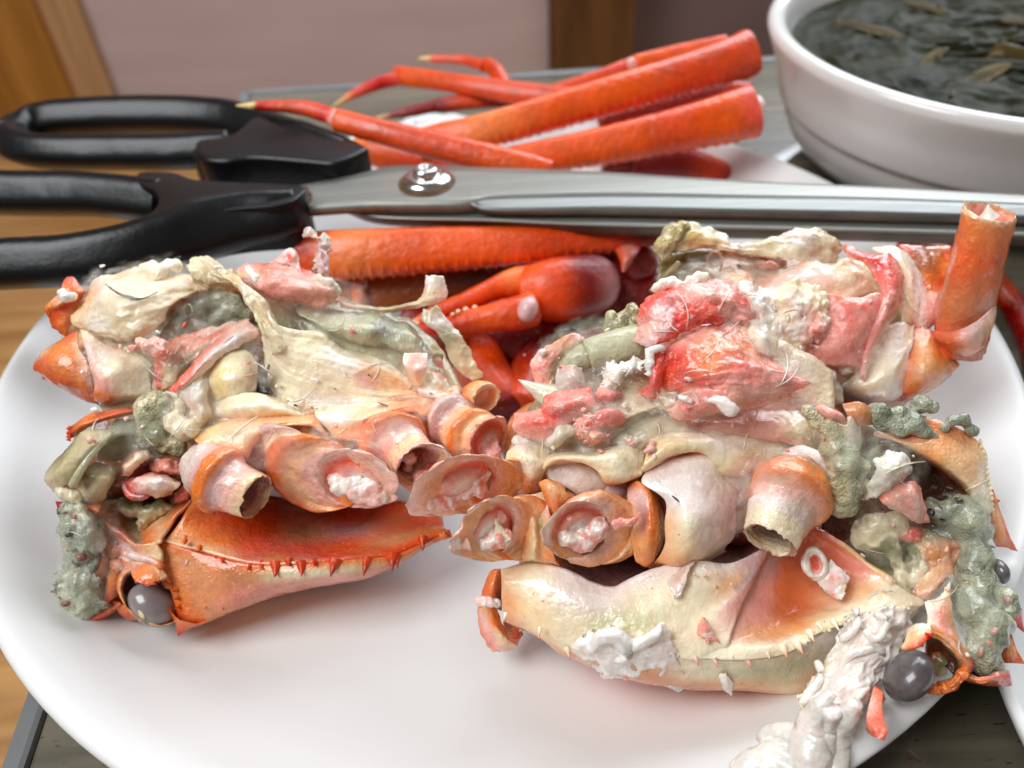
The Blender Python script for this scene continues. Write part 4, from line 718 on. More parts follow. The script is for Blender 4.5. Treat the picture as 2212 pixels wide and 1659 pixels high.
stump(lb_, FB, 'Z3', 30, [(1190, 490, 100, 55, 9, 'L'), (1250, 535, 165, 88, 11, 'L'), (1300, 575, 180, 90, 11.6, 'l'), (1330, 600, 215, 102, 13, 'o'), (1385, 632, 218, 104, 14.2, 'o'), (1430, 655, 180, 86, 13.8, 'l'), (1510, 690, 160, 78, 15, 'q'), (1580, 718, 150, 74, 15.8, 'u', 'tip'), (1580, 718, 122, 60, 15.2, 'm'), (1520, 695, 112, 55, 12, 'V'), (1460, 670, 80, 40, 9, 'd')], label='open hollow stump with orange band')
st = stump(lb_, FB, 'Z4', 110, [(330, 450, 200, 140, 7, 'm'), (420, 520, 260, 180, 10, 'l'), (500, 590, 262, 195, 9.6, 'c'), (575, 645, 325, 250, 12, 'o'), (650, 680, 330, 258, 14, 'o'), (720, 700, 275, 205, 13.4, 'p'), (820, 708, 270, 195, 15, 'q'), (915, 710, 292, 206, 16.4, 'q', 'tip'), (925, 712, 262, 180, 15.6, 'w'), (900, 700, 240, 160, 12, 'k'), (860, 690, 200, 130, 8, 'm')], tear=(7, -12, .12, 30), fill=(40, 40))
blob('leg_meat', st, FB, 'Z4', [(960, 760, 14, 110, .6), (1060, 770, 14.5, 105, .6), (1120, 735, 14.5, 70, .6), (860, 740, 13, 90, .6), (780, 700, 12, 60, .6), (980, 830, 14, 60, .6), (1000, 680, 13, 60, .6), (1150, 760, 14.5, 40)], 'meat', vox=.45, keys='wqww', grow=1.3, nz=(1.1, .6), fine=(.2, 1.6))
st = stump(lb_, FB, 'Z4', 62, [(1120, 380, 180, 140, 6, 'o'), (1160, 420, 238, 185, 9, 'o'), (1215, 450, 240, 190, 10.4, 'o'), (1255, 480, 190, 152, 9.8, 'l'), (1310, 530, 178, 148, 11.4, 'q'), (1365, 585, 182, 150, 12.6, 'u'), (1408, 624, 208, 163, 14, 'q', 'tip'), (1408, 625, 182, 140, 13, 'w'), (1370, 610, 150, 120, 9, 'l'), (1330, 590, 120, 90, 5, 'm')])
blob('leg_meat', st, FB, 'Z4', [(1310, 565, 9.5, 46), (1300, 620, 8, 34), (1400, 700, 10, 56), (1480, 650, 8.5, 50)], 'meat', vox=.45, keys='kqKl', grow=1.3, nz=(1.1, .6), fine=(.2, 1.6))
st = stump(lb_, FB, 'Z4', 30, [(1560, 230, 140, 105, 4.5, 'o'), (1600, 280, 190, 140, 7, 'l'), (1655, 325, 180, 132, 7, 'm'), (1715, 365, 180, 132, 8, 'p'), (1770, 395, 208, 152, 10, 'o'), (1840, 420, 182, 128, 10, 'p'), (1890, 432, 192, 124, 11, 'k', 'tip'), (1890, 432, 166, 104, 10.2, 'q'), (1860, 430, 140, 85, 7, 'f'), (1820, 420, 100, 60, 3, 'm')], fill=(10, 20))
blob('leg_meat', st, FB, 'Z4', [(1870, 470, 8.5, 80, .7), (1910, 540, 9, 62, .7), (1850, 400, 8, 50)], 'meat', vox=.5, keys='qklq', grow=1.3, nz=(1.1, .6), fine=(.2, 1.6))
stump(lb_, FB, 'Z4', 45, [(1700, 130, 70, 60, -1, 'o'), (1760, 105, 110, 80, 0, 'o'), (1830, 110, 122, 92, 1, 'P'), (1860, 120, 112, 86, 1.6, 'u', 'tip'), (1864, 122, 92, 68, 1.2, 'L'), (1850, 120, 60, 40, -1, 'l')])
# shell lumps at its left end
patch('side_plate', lb_, FB, 'Z1', [
    [(700, 480, 0, 'p'), (760, 400, 2, 'q'), (830, 370, 3, 'w'), (1000, 340, 3, 'p'), (1130, 310, 3, 'n'), (1300, 360, 3, 'c'), (1520, 370, 3, 'n'), (1640, 460, 3, 'n')],
    [(620, 620, 3, 'p'), (720, 540, 6, 'p'), (850, 470, 8, 'w'), (1050, 440, 8, 'c'), (1250, 440, 7, 'c'), (1450, 430, 6, 'n'), (1640, 500, 4, 'j')],
    [(560, 720, 4, 'u'), (700, 660, 8, 'n'), (880, 600, 11, 'n'), (1060, 580, 12, 'c'), (1220, 540, 10, 'n'), (1400, 510, 7, 'n'), (1560, 490, 5, 'j')],
    [(640, 800, 5, 'u'), (760, 760, 9, 'w'), (950, 720, 12, 'j'), (1120, 680, 12, 'n'), (1250, 650, 10, 'n'), (1370, 600, 8, 'n')],
    [(700, 780, 5, 'y'), (800, 830, 8, 'c'), (950, 860, 10, 'n'), (1080, 820, 11, 'n'), (1220, 780, 10, 'c'), (1300, 700, 8, 'c')],
    [(720, 830, 4, 'j'), (840, 880, 6, 'n'), (960, 900, 7, 'j'), (1060, 870, 8, 'c'), (1210, 830, 8, 'c'), (1235, 780, 7)]], 'pale_shell', n=70, m=10, nz=(.9, .25), fine=(.12, .9), rag=.5, edges='tr', fold=(.35, .35, .08))
tube('crack', lb_, FB, 'Z1', [(835, 440, 8.4, .16, 'G'), (930, 510, 10.6, .22, 'd'), (1030, 548, 12, .45, 'x'), (1130, 555, 12, .2, 'G'), (1250, 500, 10, .12, 'j')], 'dark_meat', n=8, nz=(.1, 1))
blob('white_meat', lb_, FB, 'Z1', [(1150, 320, 4, 40), (1210, 310, 4.5, 48), (1280, 330, 5, 46), (1330, 280, 4.5, 34), (1390, 290, 4.5, 40), (1420, 320, 4, 26), (1240, 360, 6, 40)], 'curd', vox=.4, keys='wcw', nz=(.5, .9))
patch('torn_skin', lb_, FB, 'Z1', [[(1500, 240, 5, 'y'), (1560, 220, 5, 'y'), (1680, 240, 4, 'n'), (1760, 310, 3, 's'), (1850, 330, 2, 'n')], [(1490, 300, 6, 'c'), (1600, 310, 7, 'y'), (1720, 350, 6, 'y'), (1850, 370, 4, 'c')], [(1510, 370, 6, 'n'), (1620, 390, 7, 'c'), (1760, 420, 7, 'c'), (1880, 420, 5, 'y')], [(1530, 460, 4, 'n'), (1640, 470, 4, 'j'), (1780, 480, 4, 'j'), (1900, 460, 4, 'y')]], 'membrane', rag=.6, nz=(.6, .5), fine=(.15, 1.2))
patch('side_lump', lb_, FB, 'Z1', [
    [(640, 800, 6, 'y'), (720, 830, 7, 'c'), (860, 930, 7, 'k'), (960, 920, 6, 'b'), (1010, 950, 6, 'y')],
    [(660, 900, 8, 'q'), (720, 960, 9, 'q'), (820, 1010, 9, 'w'), (950, 1000, 8, 'c'), (1100, 1040, 7, 'c'), (1200, 1060, 6, 'g')],
    [(700, 1040, 9, 'k'), (760, 1120, 10, 'q'), (880, 1100, 11, 'c'), (1020, 1100, 9, 'j'), (1180, 1130, 7, 'g')],
    [(740, 1200, 9, 'k'), (820, 1230, 10.5, 'k'), (950, 1200, 10, 'n'), (1100, 1230, 8, 'n'), (1200, 1300, 6, 'w')],
    [(750, 1320, 8, 'o'), (850, 1350, 8.5, 'o'), (980, 1330, 8, 'n'), (1140, 1350, 6, 'n')],
    [(770, 1400, 4, 'b'), (860, 1415, 4, 'b'), (980, 1400, 3, 'd'), (1130, 1370, 2, 'd')]], 'pale_shell', nz=(.6, .3))
patch('joint_shell', lb_, FB, 'Z1', [
    [(620, 810, 5, 'o'), (560, 830, 6, 'O'), (460, 890, 6, 'o'), (350, 960, 5, 'p'), (290, 1040, 3, 'l')],
    [(620, 930, 8, 'p'), (540, 960, 9, 'o'), (430, 1010, 9, 'o'), (330, 1060, 7, 'O'), (265, 1090, 4, 'O')],
    [(700, 1080, 9, 'p'), (600, 1090, 10, 'o'), (480, 1130, 10, 'o'), (380, 1150, 8, 'O'), (270, 1120, 4, 'O')],
    [(740, 1240, 8, 'l'), (650, 1230, 9, 'o'), (520, 1240, 8, 'O'), (420, 1230, 6, 'O'), (320, 1150, 3, 'O')],
    [(770, 1390, 5, 'o'), (690, 1370, 5, 'O'), (560, 1310, 4, 'O'), (440, 1250, 3, 'R'), (340, 1190, 2, 'R')]], 'shell', nz=(.4, .3), th=1)
patch('torn_joint', lb_, FB, 'Z1', [
    [(400, 580, 3, 'u'), (480, 480, 4, 'q'), (510, 400, 4, 'K'), (570, 380, 4, 'K'), (630, 440, 3, 'q')],
    [(340, 630, 4, 'o'), (470, 590, 5.5, 'P'), (560, 520, 5.5, 'o'), (680, 490, 3, 'o')],
    [(385, 700, 3, 'O'), (470, 640, 4, 'O'), (580, 580, 4, 'O'), (672, 510, 2, 'b')],
    [(410, 780, 2, 'O'), (480, 760, 3, 'o'), (560, 700, 3, 'a'), (640, 600, 2, 'p')],
    [(530, 862, 1, 'O'), (540, 800, 2, 'o'), (600, 720, 2, 'u'), (660, 640, 2, 'u')]], 'shell', rag=.6, edges='tl', nz=(.5, .4))
blob('white_meat', lb_, FB, 'Z1', [(495, 510, 7, 30), (520, 545, 7, 36), (570, 540, 7, 34), (490, 550, 6.5, 24)], 'curd', vox=.35, keys='W', nz=(.3, 1))
# torn cavity in the middle
patch('cavity_wall', lb_, FB, 'Z1', [
    [(1350, 520, 2, 'z'), (1500, 470, 0, 'a'), (1700, 440, -2, 'p'), (1850, 440, -2, 'p'), (1960, 560, 0, 'O')],
    [(1320, 640, -2, 'u'), (1480, 620, -5, 'E'), (1700, 560, -8, 'b'), (1860, 560, -7, 'O'), (1990, 640, -3, 'b')],
    [(1300, 760, -2, 'n'), (1500, 760, -6, 'j'), (1660, 700, -9, 'G'), (1850, 680, -9, 'G'), (2010, 700, -5, 'V')],
    [(1240, 880, 0, 'j'), (1400, 900, -3, 'j'), (1600, 820, -7, 'G'), (1800, 780, -8, 'G'), (2020, 780, -5, 'G')],
    [(1150, 1150, 1, 'e'), (1300, 1200, 1, 'G'), (1550, 1100, 0, 'j'), (1800, 950, -2, 'G'), (2030, 900, -3, 'G')]], 'membrane', nz=(1., .3))
for x, y in ((1490, 650),): loft('skin_loop', lb_, FB, 'Z1', [(x, y, 30, 46, 0, 1, .3, 'y'), (x, y, 40, 58, 0, .2, .3, 'u'), (x, y, 30, 46, 0, -.8, .3, 'E')], 'membrane', n=20, m=3, nz=(.2, 1))
blob('olive_goo', lb_, FB, 'Z1', [(1660, 660, -5, 70), (1740, 620, -4, 90), (1850, 630, -4, 100), (1940, 680, -4, 60), (1700, 720, -4, 70)], 'goo', vox=.6, keys='GeG', nz=(.8, .5))
patch('pink_shard', lb_, FB, 'Z1', [
    [(1240, 920, 6, 'k'), (1400, 850, 6, 'f'), (1560, 810, 5, 'K'), (1700, 770, 4, 'n'), (1950, 710, 4, 'b')],
    [(1230, 1050, 7, 'f'), (1380, 960, 8, 'E'), (1560, 900, 7, 'f'), (1700, 840, 6, 'Q'), (1960, 730, 5, 'p')],
    [(1220, 1180, 7, 'Q'), (1340, 1130, 8, 'n'), (1480, 1080, 8, 'e'), (1640, 960, 7, 'n'), (1800, 860, 6, 'n')],
    [(1240, 1280, 6, 'K'), (1330, 1270, 6, 't'), (1480, 1180, 6, 'j'), (1640, 1050, 6, 'j')]], 'meat', rag=.6, nz=(.6, .5), fine=(.2, 1.2))
patch('white_shard', lb_, FB, 'Z1', [
    [(1325, 1280, 9, 'K'), (1420, 1190, 10, 'K'), (1560, 1020, 10, 'K'), (1700, 890, 9, 'K'), (1850, 775, 8, 'q'), (1960, 715, 7, 'q')],
    [(1380, 1300, 10, 'K'), (1475, 1215, 11.5, 'f'), (1590, 1080, 12, 'q'), (1740, 950, 11, 'W'), (1900, 850, 9.5, 'W'), (2040, 800, 7, 'q')],
    [(1400, 1312, 9, 'W'), (1520, 1235, 10, 'W'), (1630, 1130, 10, 'W'), (1760, 1010, 10, 'W'), (1900, 930, 9, 'W'), (2045, 850, 7, 'k')]], 'meat', rag=.5, nz=(.4, .4))
patch('white_shard', lb_, FB, 'Z1', [[(1400, 1310, 9, 'W'), (1500, 1260, 10.5, 'W'), (1600, 1200, 10, 'W'), (1680, 1160, 8, 'L')], [(1480, 1400, 10, 'q'), (1570, 1370, 12, 'w'), (1640, 1340, 9, 'w')], [(1550, 1520, 10, 'n'), (1600, 1490, 12, 'c'), (1670, 1450, 9, 'c')], [(1420, 1610, 7, 'c'), (1530, 1640, 8, 'n'), (1650, 1560, 7, 'j')]], 'membrane', rag=.5, nz=(.5, .4))
blob('pink_shred', lb_, FB, 'Z1', [(1050, 950, 12, 24), (1120, 900, 12.5, 36), (1190, 940, 13, 52), (1260, 985, 13, 40), (1290, 910, 12.5, 30), (1230, 890, 12.5, 30)], 'meat', vox=.35, keys='kqKk', nz=(.6, .9))
blob('olive_goo', lb_, FB, 'Z1', [(1180, 1440, 8, 90), (1270, 1380, 8, 80), (1190, 1550, 7, 80), (1330, 1440, 7, 80), (1150, 1630, 6, 80), (1260, 1620, 6, 90), (1320, 1700, 5, 80), (1420, 1720, 5, 70), (1130, 1460, 8, 40)], 'goo', vox=.5, keys='GjGe', nz=(1., .4), fine=(.1, 1.3), smooth=8)
blob('white_meat', lb_, FB, 'Z1', [(1380, 1540, 9, 70), (1450, 1600, 9, 66), (1520, 1580, 10, 60), (1350, 1490, 8, 46), (1430, 1390, 9, 40), (1300, 1330, 9, 30)], 'curd', vox=.5, keys='jnc', nz=(.7, .6))
patch('pink_slab', lb_, FB, 'N4', [
    [(420, 720, 4, 'p'), (560, 640, 5, 'k'), (760, 600, 5, 'K'), (950, 620, 5, 'k'), (1150, 660, 5, 'q'), (1300, 690, 4, 'K'), (1500, 760, 4, 'q'), (1680, 820, 3, 'q')],
    [(470, 800, 6, 'p'), (620, 740, 8, 'q'), (800, 720, 9, 'E'), (1000, 740, 9, 'f'), (1200, 790, 9, 'k'), (1400, 860, 8, 'k'), (1600, 900, 7, 'n'), (1760, 920, 4, 'w')],
    [(520, 860, 6, 'l'), (660, 860, 9, 'l'), (820, 860, 11, 'k'), (1020, 880, 11, 'f'), (1220, 930, 11, 'k'), (1420, 980, 9, 'a'), (1620, 980, 8, 'k'), (1785, 1000, 4, 'w')],
    [(600, 930, 6, 'k'), (760, 960, 9, 'k'), (920, 1000, 10, 'K'), (1080, 1010, 10, 'k'), (1260, 1060, 9, 'f'), (1440, 1100, 8, 'a'), (1640, 1060, 7, 'a'), (1780, 1040, 4, 'q')],
    [(800, 1060, 6, 'k'), (1000, 1080, 8, 'k'), (1110, 1110, 8, 'q'), (1260, 1120, 8, 'f'), (1400, 1170, 7, 'a'), (1560, 1205, 7, 'f'), (1640, 1140, 6, 'p'), (1760, 1100, 5, 'q')]], 'meat', n=54, rag=.5, nz=(.5, .4), fine=(.2, 1.2), th=1.2)
patch('pink_slab', lb_, FB, 'N4', [[(1020, 500, 3, 'q'), (1080, 440, 3, 'w'), (1150, 420, 3, 'w'), (1210, 470, 3, 'w'), (1245, 540, 3, 'w')], [(940, 560, 4, 'q'), (1040, 530, 5, 'k'), (1120, 520, 5, 'K'), (1200, 560, 4, 'q'), (1255, 620, 3, 'w')], [(800, 615, 4, 'q'), (1000, 625, 5, 'k'), (1120, 645, 5, 'q'), (1265, 680, 4, 'w')]], 'meat', rag=.3, nz=(.4, .5), th=1)
blob('white_meat', lb_, FB, 'N4', [(610, 720, 8.4, 46), (650, 780, 9, 40), (690, 810, 9.4, 46), (580, 690, 7, 36)], 'curd', vox=.3, keys='W', nz=(.35, 1.1))
blob('white_meat', lb_, FB, 'N4', [(1500, 790, 6.5, 36), (1560, 850, 7, 46), (1640, 860, 6.6, 46), (1720, 930, 5.6, 50), (1760, 980, 5, 36)], 'curd', vox=.35, keys='swn', nz=(.4, 1))
patch('gill', lb_, FB, 'Z2', [
    [(300, 590, 2, 'h'), (420, 600, 3, 'e'), (620, 640, 3, 'e'), (800, 660, 3, 'h'), (1000, 660, 2, 'g'), (1100, 720, 2, 'h'), (1230, 760, 2, 'e'), (1330, 860, 1, 'h')],
    [(360, 680, 5, 's'), (520, 740, 7, 'g'), (700, 770, 8, 's'), (880, 780, 8, 'g'), (1020, 790, 6, 'V'), (1120, 820, 6, 'h'), (1240, 850, 6, 's'), (1340, 920, 4, 'h')],
    [(470, 740, 5, 'e'), (620, 830, 6, 'g'), (760, 880, 7, 'g'), (900, 900, 7, 's'), (1010, 900, 6, 'e'), (1130, 940, 6, 's'), (1250, 960, 5, 'g'), (1340, 1000, 4, 'e')],
    [(640, 850, 3, 'G'), (800, 920, 3, 'G'), (950, 950, 3, 'e'), (1080, 960, 3, 'm'), (1200, 1000, 3, 'e'), (1330, 1040, 2, 'h')]], 'membrane', n=150, nz=(.35, .5), fine=(.08, 1.6), stripe=(34, .045, .1))
patch('gill_bed', lb_, FB, 'Z2', [[(820, 900, 0, 'd'), (1000, 920, 0, 'k'), (1200, 960, 0, 'k'), (1500, 1000, -1, 'G')], [(900, 1000, 2, 'd'), (1100, 1000, 1, 'k'), (1250, 1040, 1, 'm'), (1500, 1080, 0, 'k')], [(1050, 1080, 1, 'd'), (1200, 1150, 1, 'm'), (1400, 1130, 2, 'k'), (1540, 1200, 0, 'k')]], 'dark_meat', nz=(.8, .5))
patch('torn_skin', lb_, FB, 'Z2', [
    [(690, 560, 3, 'p'), (760, 590, 3, 'c'), (900, 610, 3, 's'), (1040, 620, 3, 'g'), (1200, 590, 3, 'g'), (1300, 560, 3, 'n'), (1345, 490, 4, 'q'), (1355, 372, 4, 'W')],
    [(685, 590, 4, 'k'), (760, 612, 4, 'q'), (900, 632, 4, 'j'), (1040, 642, 4, 'j'), (1200, 615, 4, 'E'), (1310, 590, 4, 'c'), (1380, 540, 5, 'c'), (1430, 368, 5, 'w')],
    [(680, 622, 3, 'k'), (760, 634, 3, 'q'), (900, 652, 3, 'j'), (1040, 664, 3, 'j'), (1200, 645, 3, 'E'), (1320, 625, 3, 'c'), (1480, 585, 4, 'q'), (1535, 520, 4, 'q'), (1500, 378, 4, 'w')]], 'membrane', n=60, rag=.4, nz=(.3, .5), th=.6)
patch('torn_skin', lb_, FB, 'Z2', [[(1440, 590, 3, 'n'), (1540, 720, 3, 'L'), (1650, 860, 3, 'n'), (1720, 980, 2, 'n'), (1762, 1080, 2, 'n'), (1818, 1180, 1, 'j')], [(1390, 640, 4, 'n'), (1440, 760, 4, 'L'), (1540, 840, 4, 'e'), (1620, 960, 3, 'n'), (1680, 1080, 2, 'n'), (1780, 1195, 1, 'j')], [(1335, 640, 3, 's'), (1340, 740, 3, 's'), (1420, 800, 3, 'n'), (1510, 920, 3, 'e'), (1540, 1020, 2, 'j'), (1640, 1150, 1, 'n'), (1740, 1205, 1, 'j')]], 'membrane', rag=.5, nz=(.5, .4), fine=(.12, 1.2))
patch('loose_flake', lb_, FB, 'Z2', [[(1190, 985, 10, 'w'), (1280, 985, 10, 'q'), (1372, 985, 9, 'w')], [(1180, 1060, 10, 'w'), (1270, 1060, 11, 'k'), (1374, 1060, 10, 'q')], [(1210, 1130, 10, 'p'), (1280, 1130, 12, 'q'), (1370, 1110, 10, 'w')], [(1230, 1200, 8, 'j'), (1300, 1225, 9, 'c'), (1360, 1180, 8, 'w')], [(1290, 1255, 6, 'c'), (1320, 1250, 7, 'w'), (1350, 1220, 7, 'c')]], 'pale_shell', nz=(.2, .5), rag=.25, th=.5)
patch('joint_skin', lb_, FB, 'Z2', [[(1330, 1120, 5, 'j'), (1440, 1130, 5, 'k'), (1520, 1180, 3, 'k')], [(1320, 1200, 6, 'j'), (1430, 1200, 7, 'n'), (1560, 1250, 4, 'G')], [(1290, 1270, 7, 'q'), (1400, 1290, 8, 'w'), (1500, 1290, 6, 'p'), (1620, 1300, 4, 'P')], [(1330, 1330, 7, 'n'), (1450, 1340, 8, 'j'), (1640, 1320, 4, 'o')]], 'pale_shell', nz=(.6, .5))
patch('torn_skin', lb_, FB, 'N4', [[(1490, 300, 3, 'w'), (1570, 225, 3, 'W'), (1640, 290, 3, 'w'), (1665, 430, 3, 'w')], [(1460, 450, 3, 'l'), (1540, 420, 4, 'l'), (1625, 440, 3, 'l')], [(1435, 620, 4, 'n'), (1520, 620, 5, 'l'), (1632, 640, 4, 'l')], [(1425, 700, 4, 'l'), (1520, 740, 5, 'l'), (1630, 790, 4, 'l')]], 'membrane', rag=.5, nz=(.6, .6))
patch('torn_skin', lb_, FB, 'N4', [[(1310, 170, 4, 'l'), (1380, 135, 4, 'L'), (1440, 210, 4)], [(1290, 285, 4, 'w'), (1380, 270, 4, 'l'), (1490, 290, 4, 'c')]], 'membrane', rag=.5, nz=(.4, .6), n=24)

# ------------------------------------------------------------------ RIGHT CRAB: upturned pale shell
FR = frame(1500, 1400, 25, 42)
rs = thing('crab_shell', 'upturned pale cream crab shell on the right, one grey eye hanging over the plate rim', 'crab shell', PZ(1500, 1480, 18), 'upturned crab shells on the plate')
patch('side_wall', rs, FR, 'U', [
    [(1081, 1229, 0, 'u'), (1149, 1213, 2, 'n'), (1223, 1230, 4, 'L'), (1278, 1256, 5, 'L'), (1323, 1266, 6, 'L'), (1352, 1253, 6.5, 'L'), (1407, 1230, 7, 'L'), (1465, 1217, 7, 'L'), (1516, 1211, 7, 'L'), (1568, 1217, 6.5, 'L'), (1605, 1207, 6, 'l'), (1661, 1181, 3.2, 'l')],
    [(1083, 1260, 2, 'p'), (1150, 1260, 5, 'c'), (1230, 1280, 7.5, 'L'), (1300, 1300, 9, 'L'), (1370, 1300, 10, 'n'), (1440, 1280, 10.5, 'c'), (1520, 1265, 10.5, 'n'), (1580, 1260, 9, 'p'), (1622, 1245, 7, 'l'), (1648, 1224, 4.2, 'm')],
    [(1084, 1300, 2, 'P'), (1150, 1320, 6, 'u'), (1230, 1340, 9, 'n'), (1310, 1350, 11, 'g'), (1390, 1350, 12.5, 'g'), (1460, 1340, 13, 'n'), (1530, 1330, 13, 'c'), (1575, 1310, 12, 'q'), (1604, 1305, 10.5, 'k')],
    [(1090, 1335, 2, 'a'), (1160, 1365, 6, 'u'), (1230, 1395, 9, 'n'), (1300, 1405, 12, 'n'), (1380, 1408, 14, 'j'), (1450, 1405, 15, 'n'), (1500, 1412, 15.5, 'c'), (1540, 1400, 15.4, 'c'), (1575, 1385, 15.2, 'c')],
    [(1092, 1347, 0, 'a'), (1165, 1380, 3, 'a'), (1226, 1420, 5, 'o'), (1300, 1425, 9, 'p'), (1380, 1430, 12, 'j'), (1450, 1425, 13, 'n'), (1500, 1424, 14, 'c'), (1540, 1418, 13, 'c'), (1580, 1405, 12)],
    [(1092, 1340, -8, 'o'), (1165, 1370, -7), (1226, 1405, -5), (1300, 1415, 0), (1380, 1420, 2), (1500, 1416, 4), (1640, 1405, 2)]], 'pale_shell', n=80, th=1, nz=(.5, .12))
patch('hollow_wall', rs, FR, 'U', [
    [(1640, 1186, 2.4, 'l'), (1690, 1150, 2, 'f'), (1740, 1140, 1, 'T'), (1784, 1158, 3, 'k')],
    [(1622, 1228, 4.6, 'l'), (1668, 1222, 2.4, 'm'), (1700, 1215, 1, 'T'), (1750, 1195, 0, 'T'), (1800, 1185, 2, 'f'), (1842, 1196, 5, 'p')],
    [(1592, 1278, 8, 'l'), (1650, 1275, 5, 'k'), (1690, 1270, 3, 'T'), (1750, 1255, 1.5, 'T'), (1820, 1235, 3, 'f'), (1870, 1228, 6, 'k'), (1903, 1241, 8, 'u')],
    [(1572, 1320, 11.6, 'q'), (1640, 1325, 9, 'k'), (1690, 1325, 6.5, 'T'), (1740, 1310, 5, 'T'), (1810, 1290, 6, 'p'), (1870, 1275, 8, 'p'), (1930, 1265, 9, 'c'), (1965, 1281, 9, 'u')],
    [(1560, 1366, 14, 'q'), (1650, 1370, 12, 'P'), (1720, 1355, 10.5, 'P'), (1780, 1330, 10, 'u'), (1840, 1312, 10.5, 'c'), (1910, 1295, 10.5, 'c'), (1998, 1301, 9, 'u')],
    [(1530, 1400, 15, 'c'), (1640, 1400, 15.5, 'c'), (1720, 1390, 13.5, 'c'), (1770, 1355, 12.5, 'y'), (1830, 1332, 12.5, 'y'), (1905, 1312, 12, 'y'), (1985, 1312, 9.5, 'u')],
    [(1500, 1422, 15.5, 'c'), (1613, 1425, 16.2, 'c'), (1700, 1411, 14.5, 'c'), (1752, 1377, 13, 'y'), (1805, 1354, 13), (1860, 1331, 12.5), (1907, 1319, 12), (1975, 1323, 9)]], 'pale_shell', n=70, th=1, nz=(.35, .15))
patch('lower_wall', rs, FR, 'U', [
    [(1226, 1405, 7, 'n'), (1300, 1422, 12, 'j'), (1400, 1424, 14, 'j'), (1500, 1423, 15, 'n'), (1613, 1427, 15.5, 'n'), (1700, 1413, 13.5, 'n'), (1752, 1379, 12, 'L'), (1805, 1356, 12, 'L'), (1860, 1334, 11), (1920, 1318, 10.5, 'p'), (1985, 1318, 8)],
    [(1230, 1415, 7, 'p'), (1300, 1440, 11, 'p'), (1400, 1450, 13, 'a'), (1500, 1455, 13, 'n'), (1613, 1455, 13.5, 'g'), (1700, 1440, 12, 'g'), (1760, 1420, 11, 'n'), (1830, 1390, 10, 'L'), (1900, 1365, 9, 'L'), (1960, 1350, 7, 'u')],
    [(1235, 1422, 5, 'o'), (1310, 1452, 8, 'a'), (1400, 1475, 10, 'a'), (1500, 1485, 10, 'a'), (1613, 1485, 10.5, 'P'), (1700, 1490, 9, 'u'), (1760, 1480, 8, 'P'), (1830, 1450, 7), (1900, 1420, 5), (1950, 1400, 4)],
    [(1240, 1424, 0, 'o'), (1315, 1455, 2, 'o'), (1400, 1480, 3), (1500, 1490, 3, 'o'), (1613, 1493, 3, 'o'), (1730, 1511, 2, 'o'), (1800, 1500, 2), (1860, 1470, 0), (1900, 1440, -2)],
    [(1240, 1410, -8, 'O'), (1315, 1440, -8), (1400, 1465, -8), (1500, 1475, -8), (1613, 1480, -8), (1730, 1495, -8), (1800, 1485, -8), (1860, 1460, -8), (1900, 1430, -9)]], 'pale_shell', n=80, th=1, nz=(.5, .13))
for x, y, x1, y1, r, k in ((1500, 1416, 1508, 1437, 1.1, 'r'), (1541, 1420, 1551, 1441, 1.1, 'r'), (1612, 1421, 1622, 1441, 1.2, 'r'), (1655, 1407, 1662, 1422, 1.1, 'p'), (1692, 1402, 1700, 1421, 1.1, 'o'), (1724, 1396, 1734, 1412, 1.1, 'o'), (1750, 1370, 1758, 1385, 1., 'p'), (1802, 1346, 1812, 1361, .9, 'y'), (1770, 1352, 1776, 1361, .8, 'y'), (1580, 1412, 1580, 1420, .7, 'c'), (1226, 1405, 1230, 1424, 1., 'r'), (1284, 1420, 1290, 1438, 1., 'R'), (1351, 1455, 1353, 1474, .9, 'r'), (1166, 1362, 1160, 1382, .8, 'O'), (1092, 1330, 1084, 1346, .9, 'r')):
    spine(rs, FR, 'U', x, y, 15 if x > 1450 else 9, x1+2, y1+3, 17.2 if x > 1450 else 10.4, r*(.62 if x > 1450 else .5), 'c', k)
rnd = random.Random(7)
for i in range(26):
    f = i/25; x = 1755+f*215+rnd.uniform(-3, 3); y = 1374-66*f**.7+rnd.uniform(-6, 6); ellip('bead', rs, FR, 'U', x, y, 13.4-4*max(0, f-.4), rnd.uniform(3, 6), rnd.uniform(3, 5), 0, .6, 'pale_shell', 'y', sub=2)
for x, y in ((1500, 1240), (1522, 1243), (1548, 1238), (1580, 1262), (1545, 1266)): ellip('bead', rs, FR, 'U', x, y, 10.6, 4, 4, 0, .5, 'pale_shell', 'p', sub=2)
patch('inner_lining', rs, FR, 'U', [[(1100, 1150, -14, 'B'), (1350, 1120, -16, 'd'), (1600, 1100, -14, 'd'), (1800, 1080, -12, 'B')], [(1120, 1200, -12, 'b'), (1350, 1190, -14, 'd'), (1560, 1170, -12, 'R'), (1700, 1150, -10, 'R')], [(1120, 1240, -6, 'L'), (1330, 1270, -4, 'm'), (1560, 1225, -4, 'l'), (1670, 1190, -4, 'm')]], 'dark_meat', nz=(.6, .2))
FR2 = frame(1950, 1450, 38, 42)
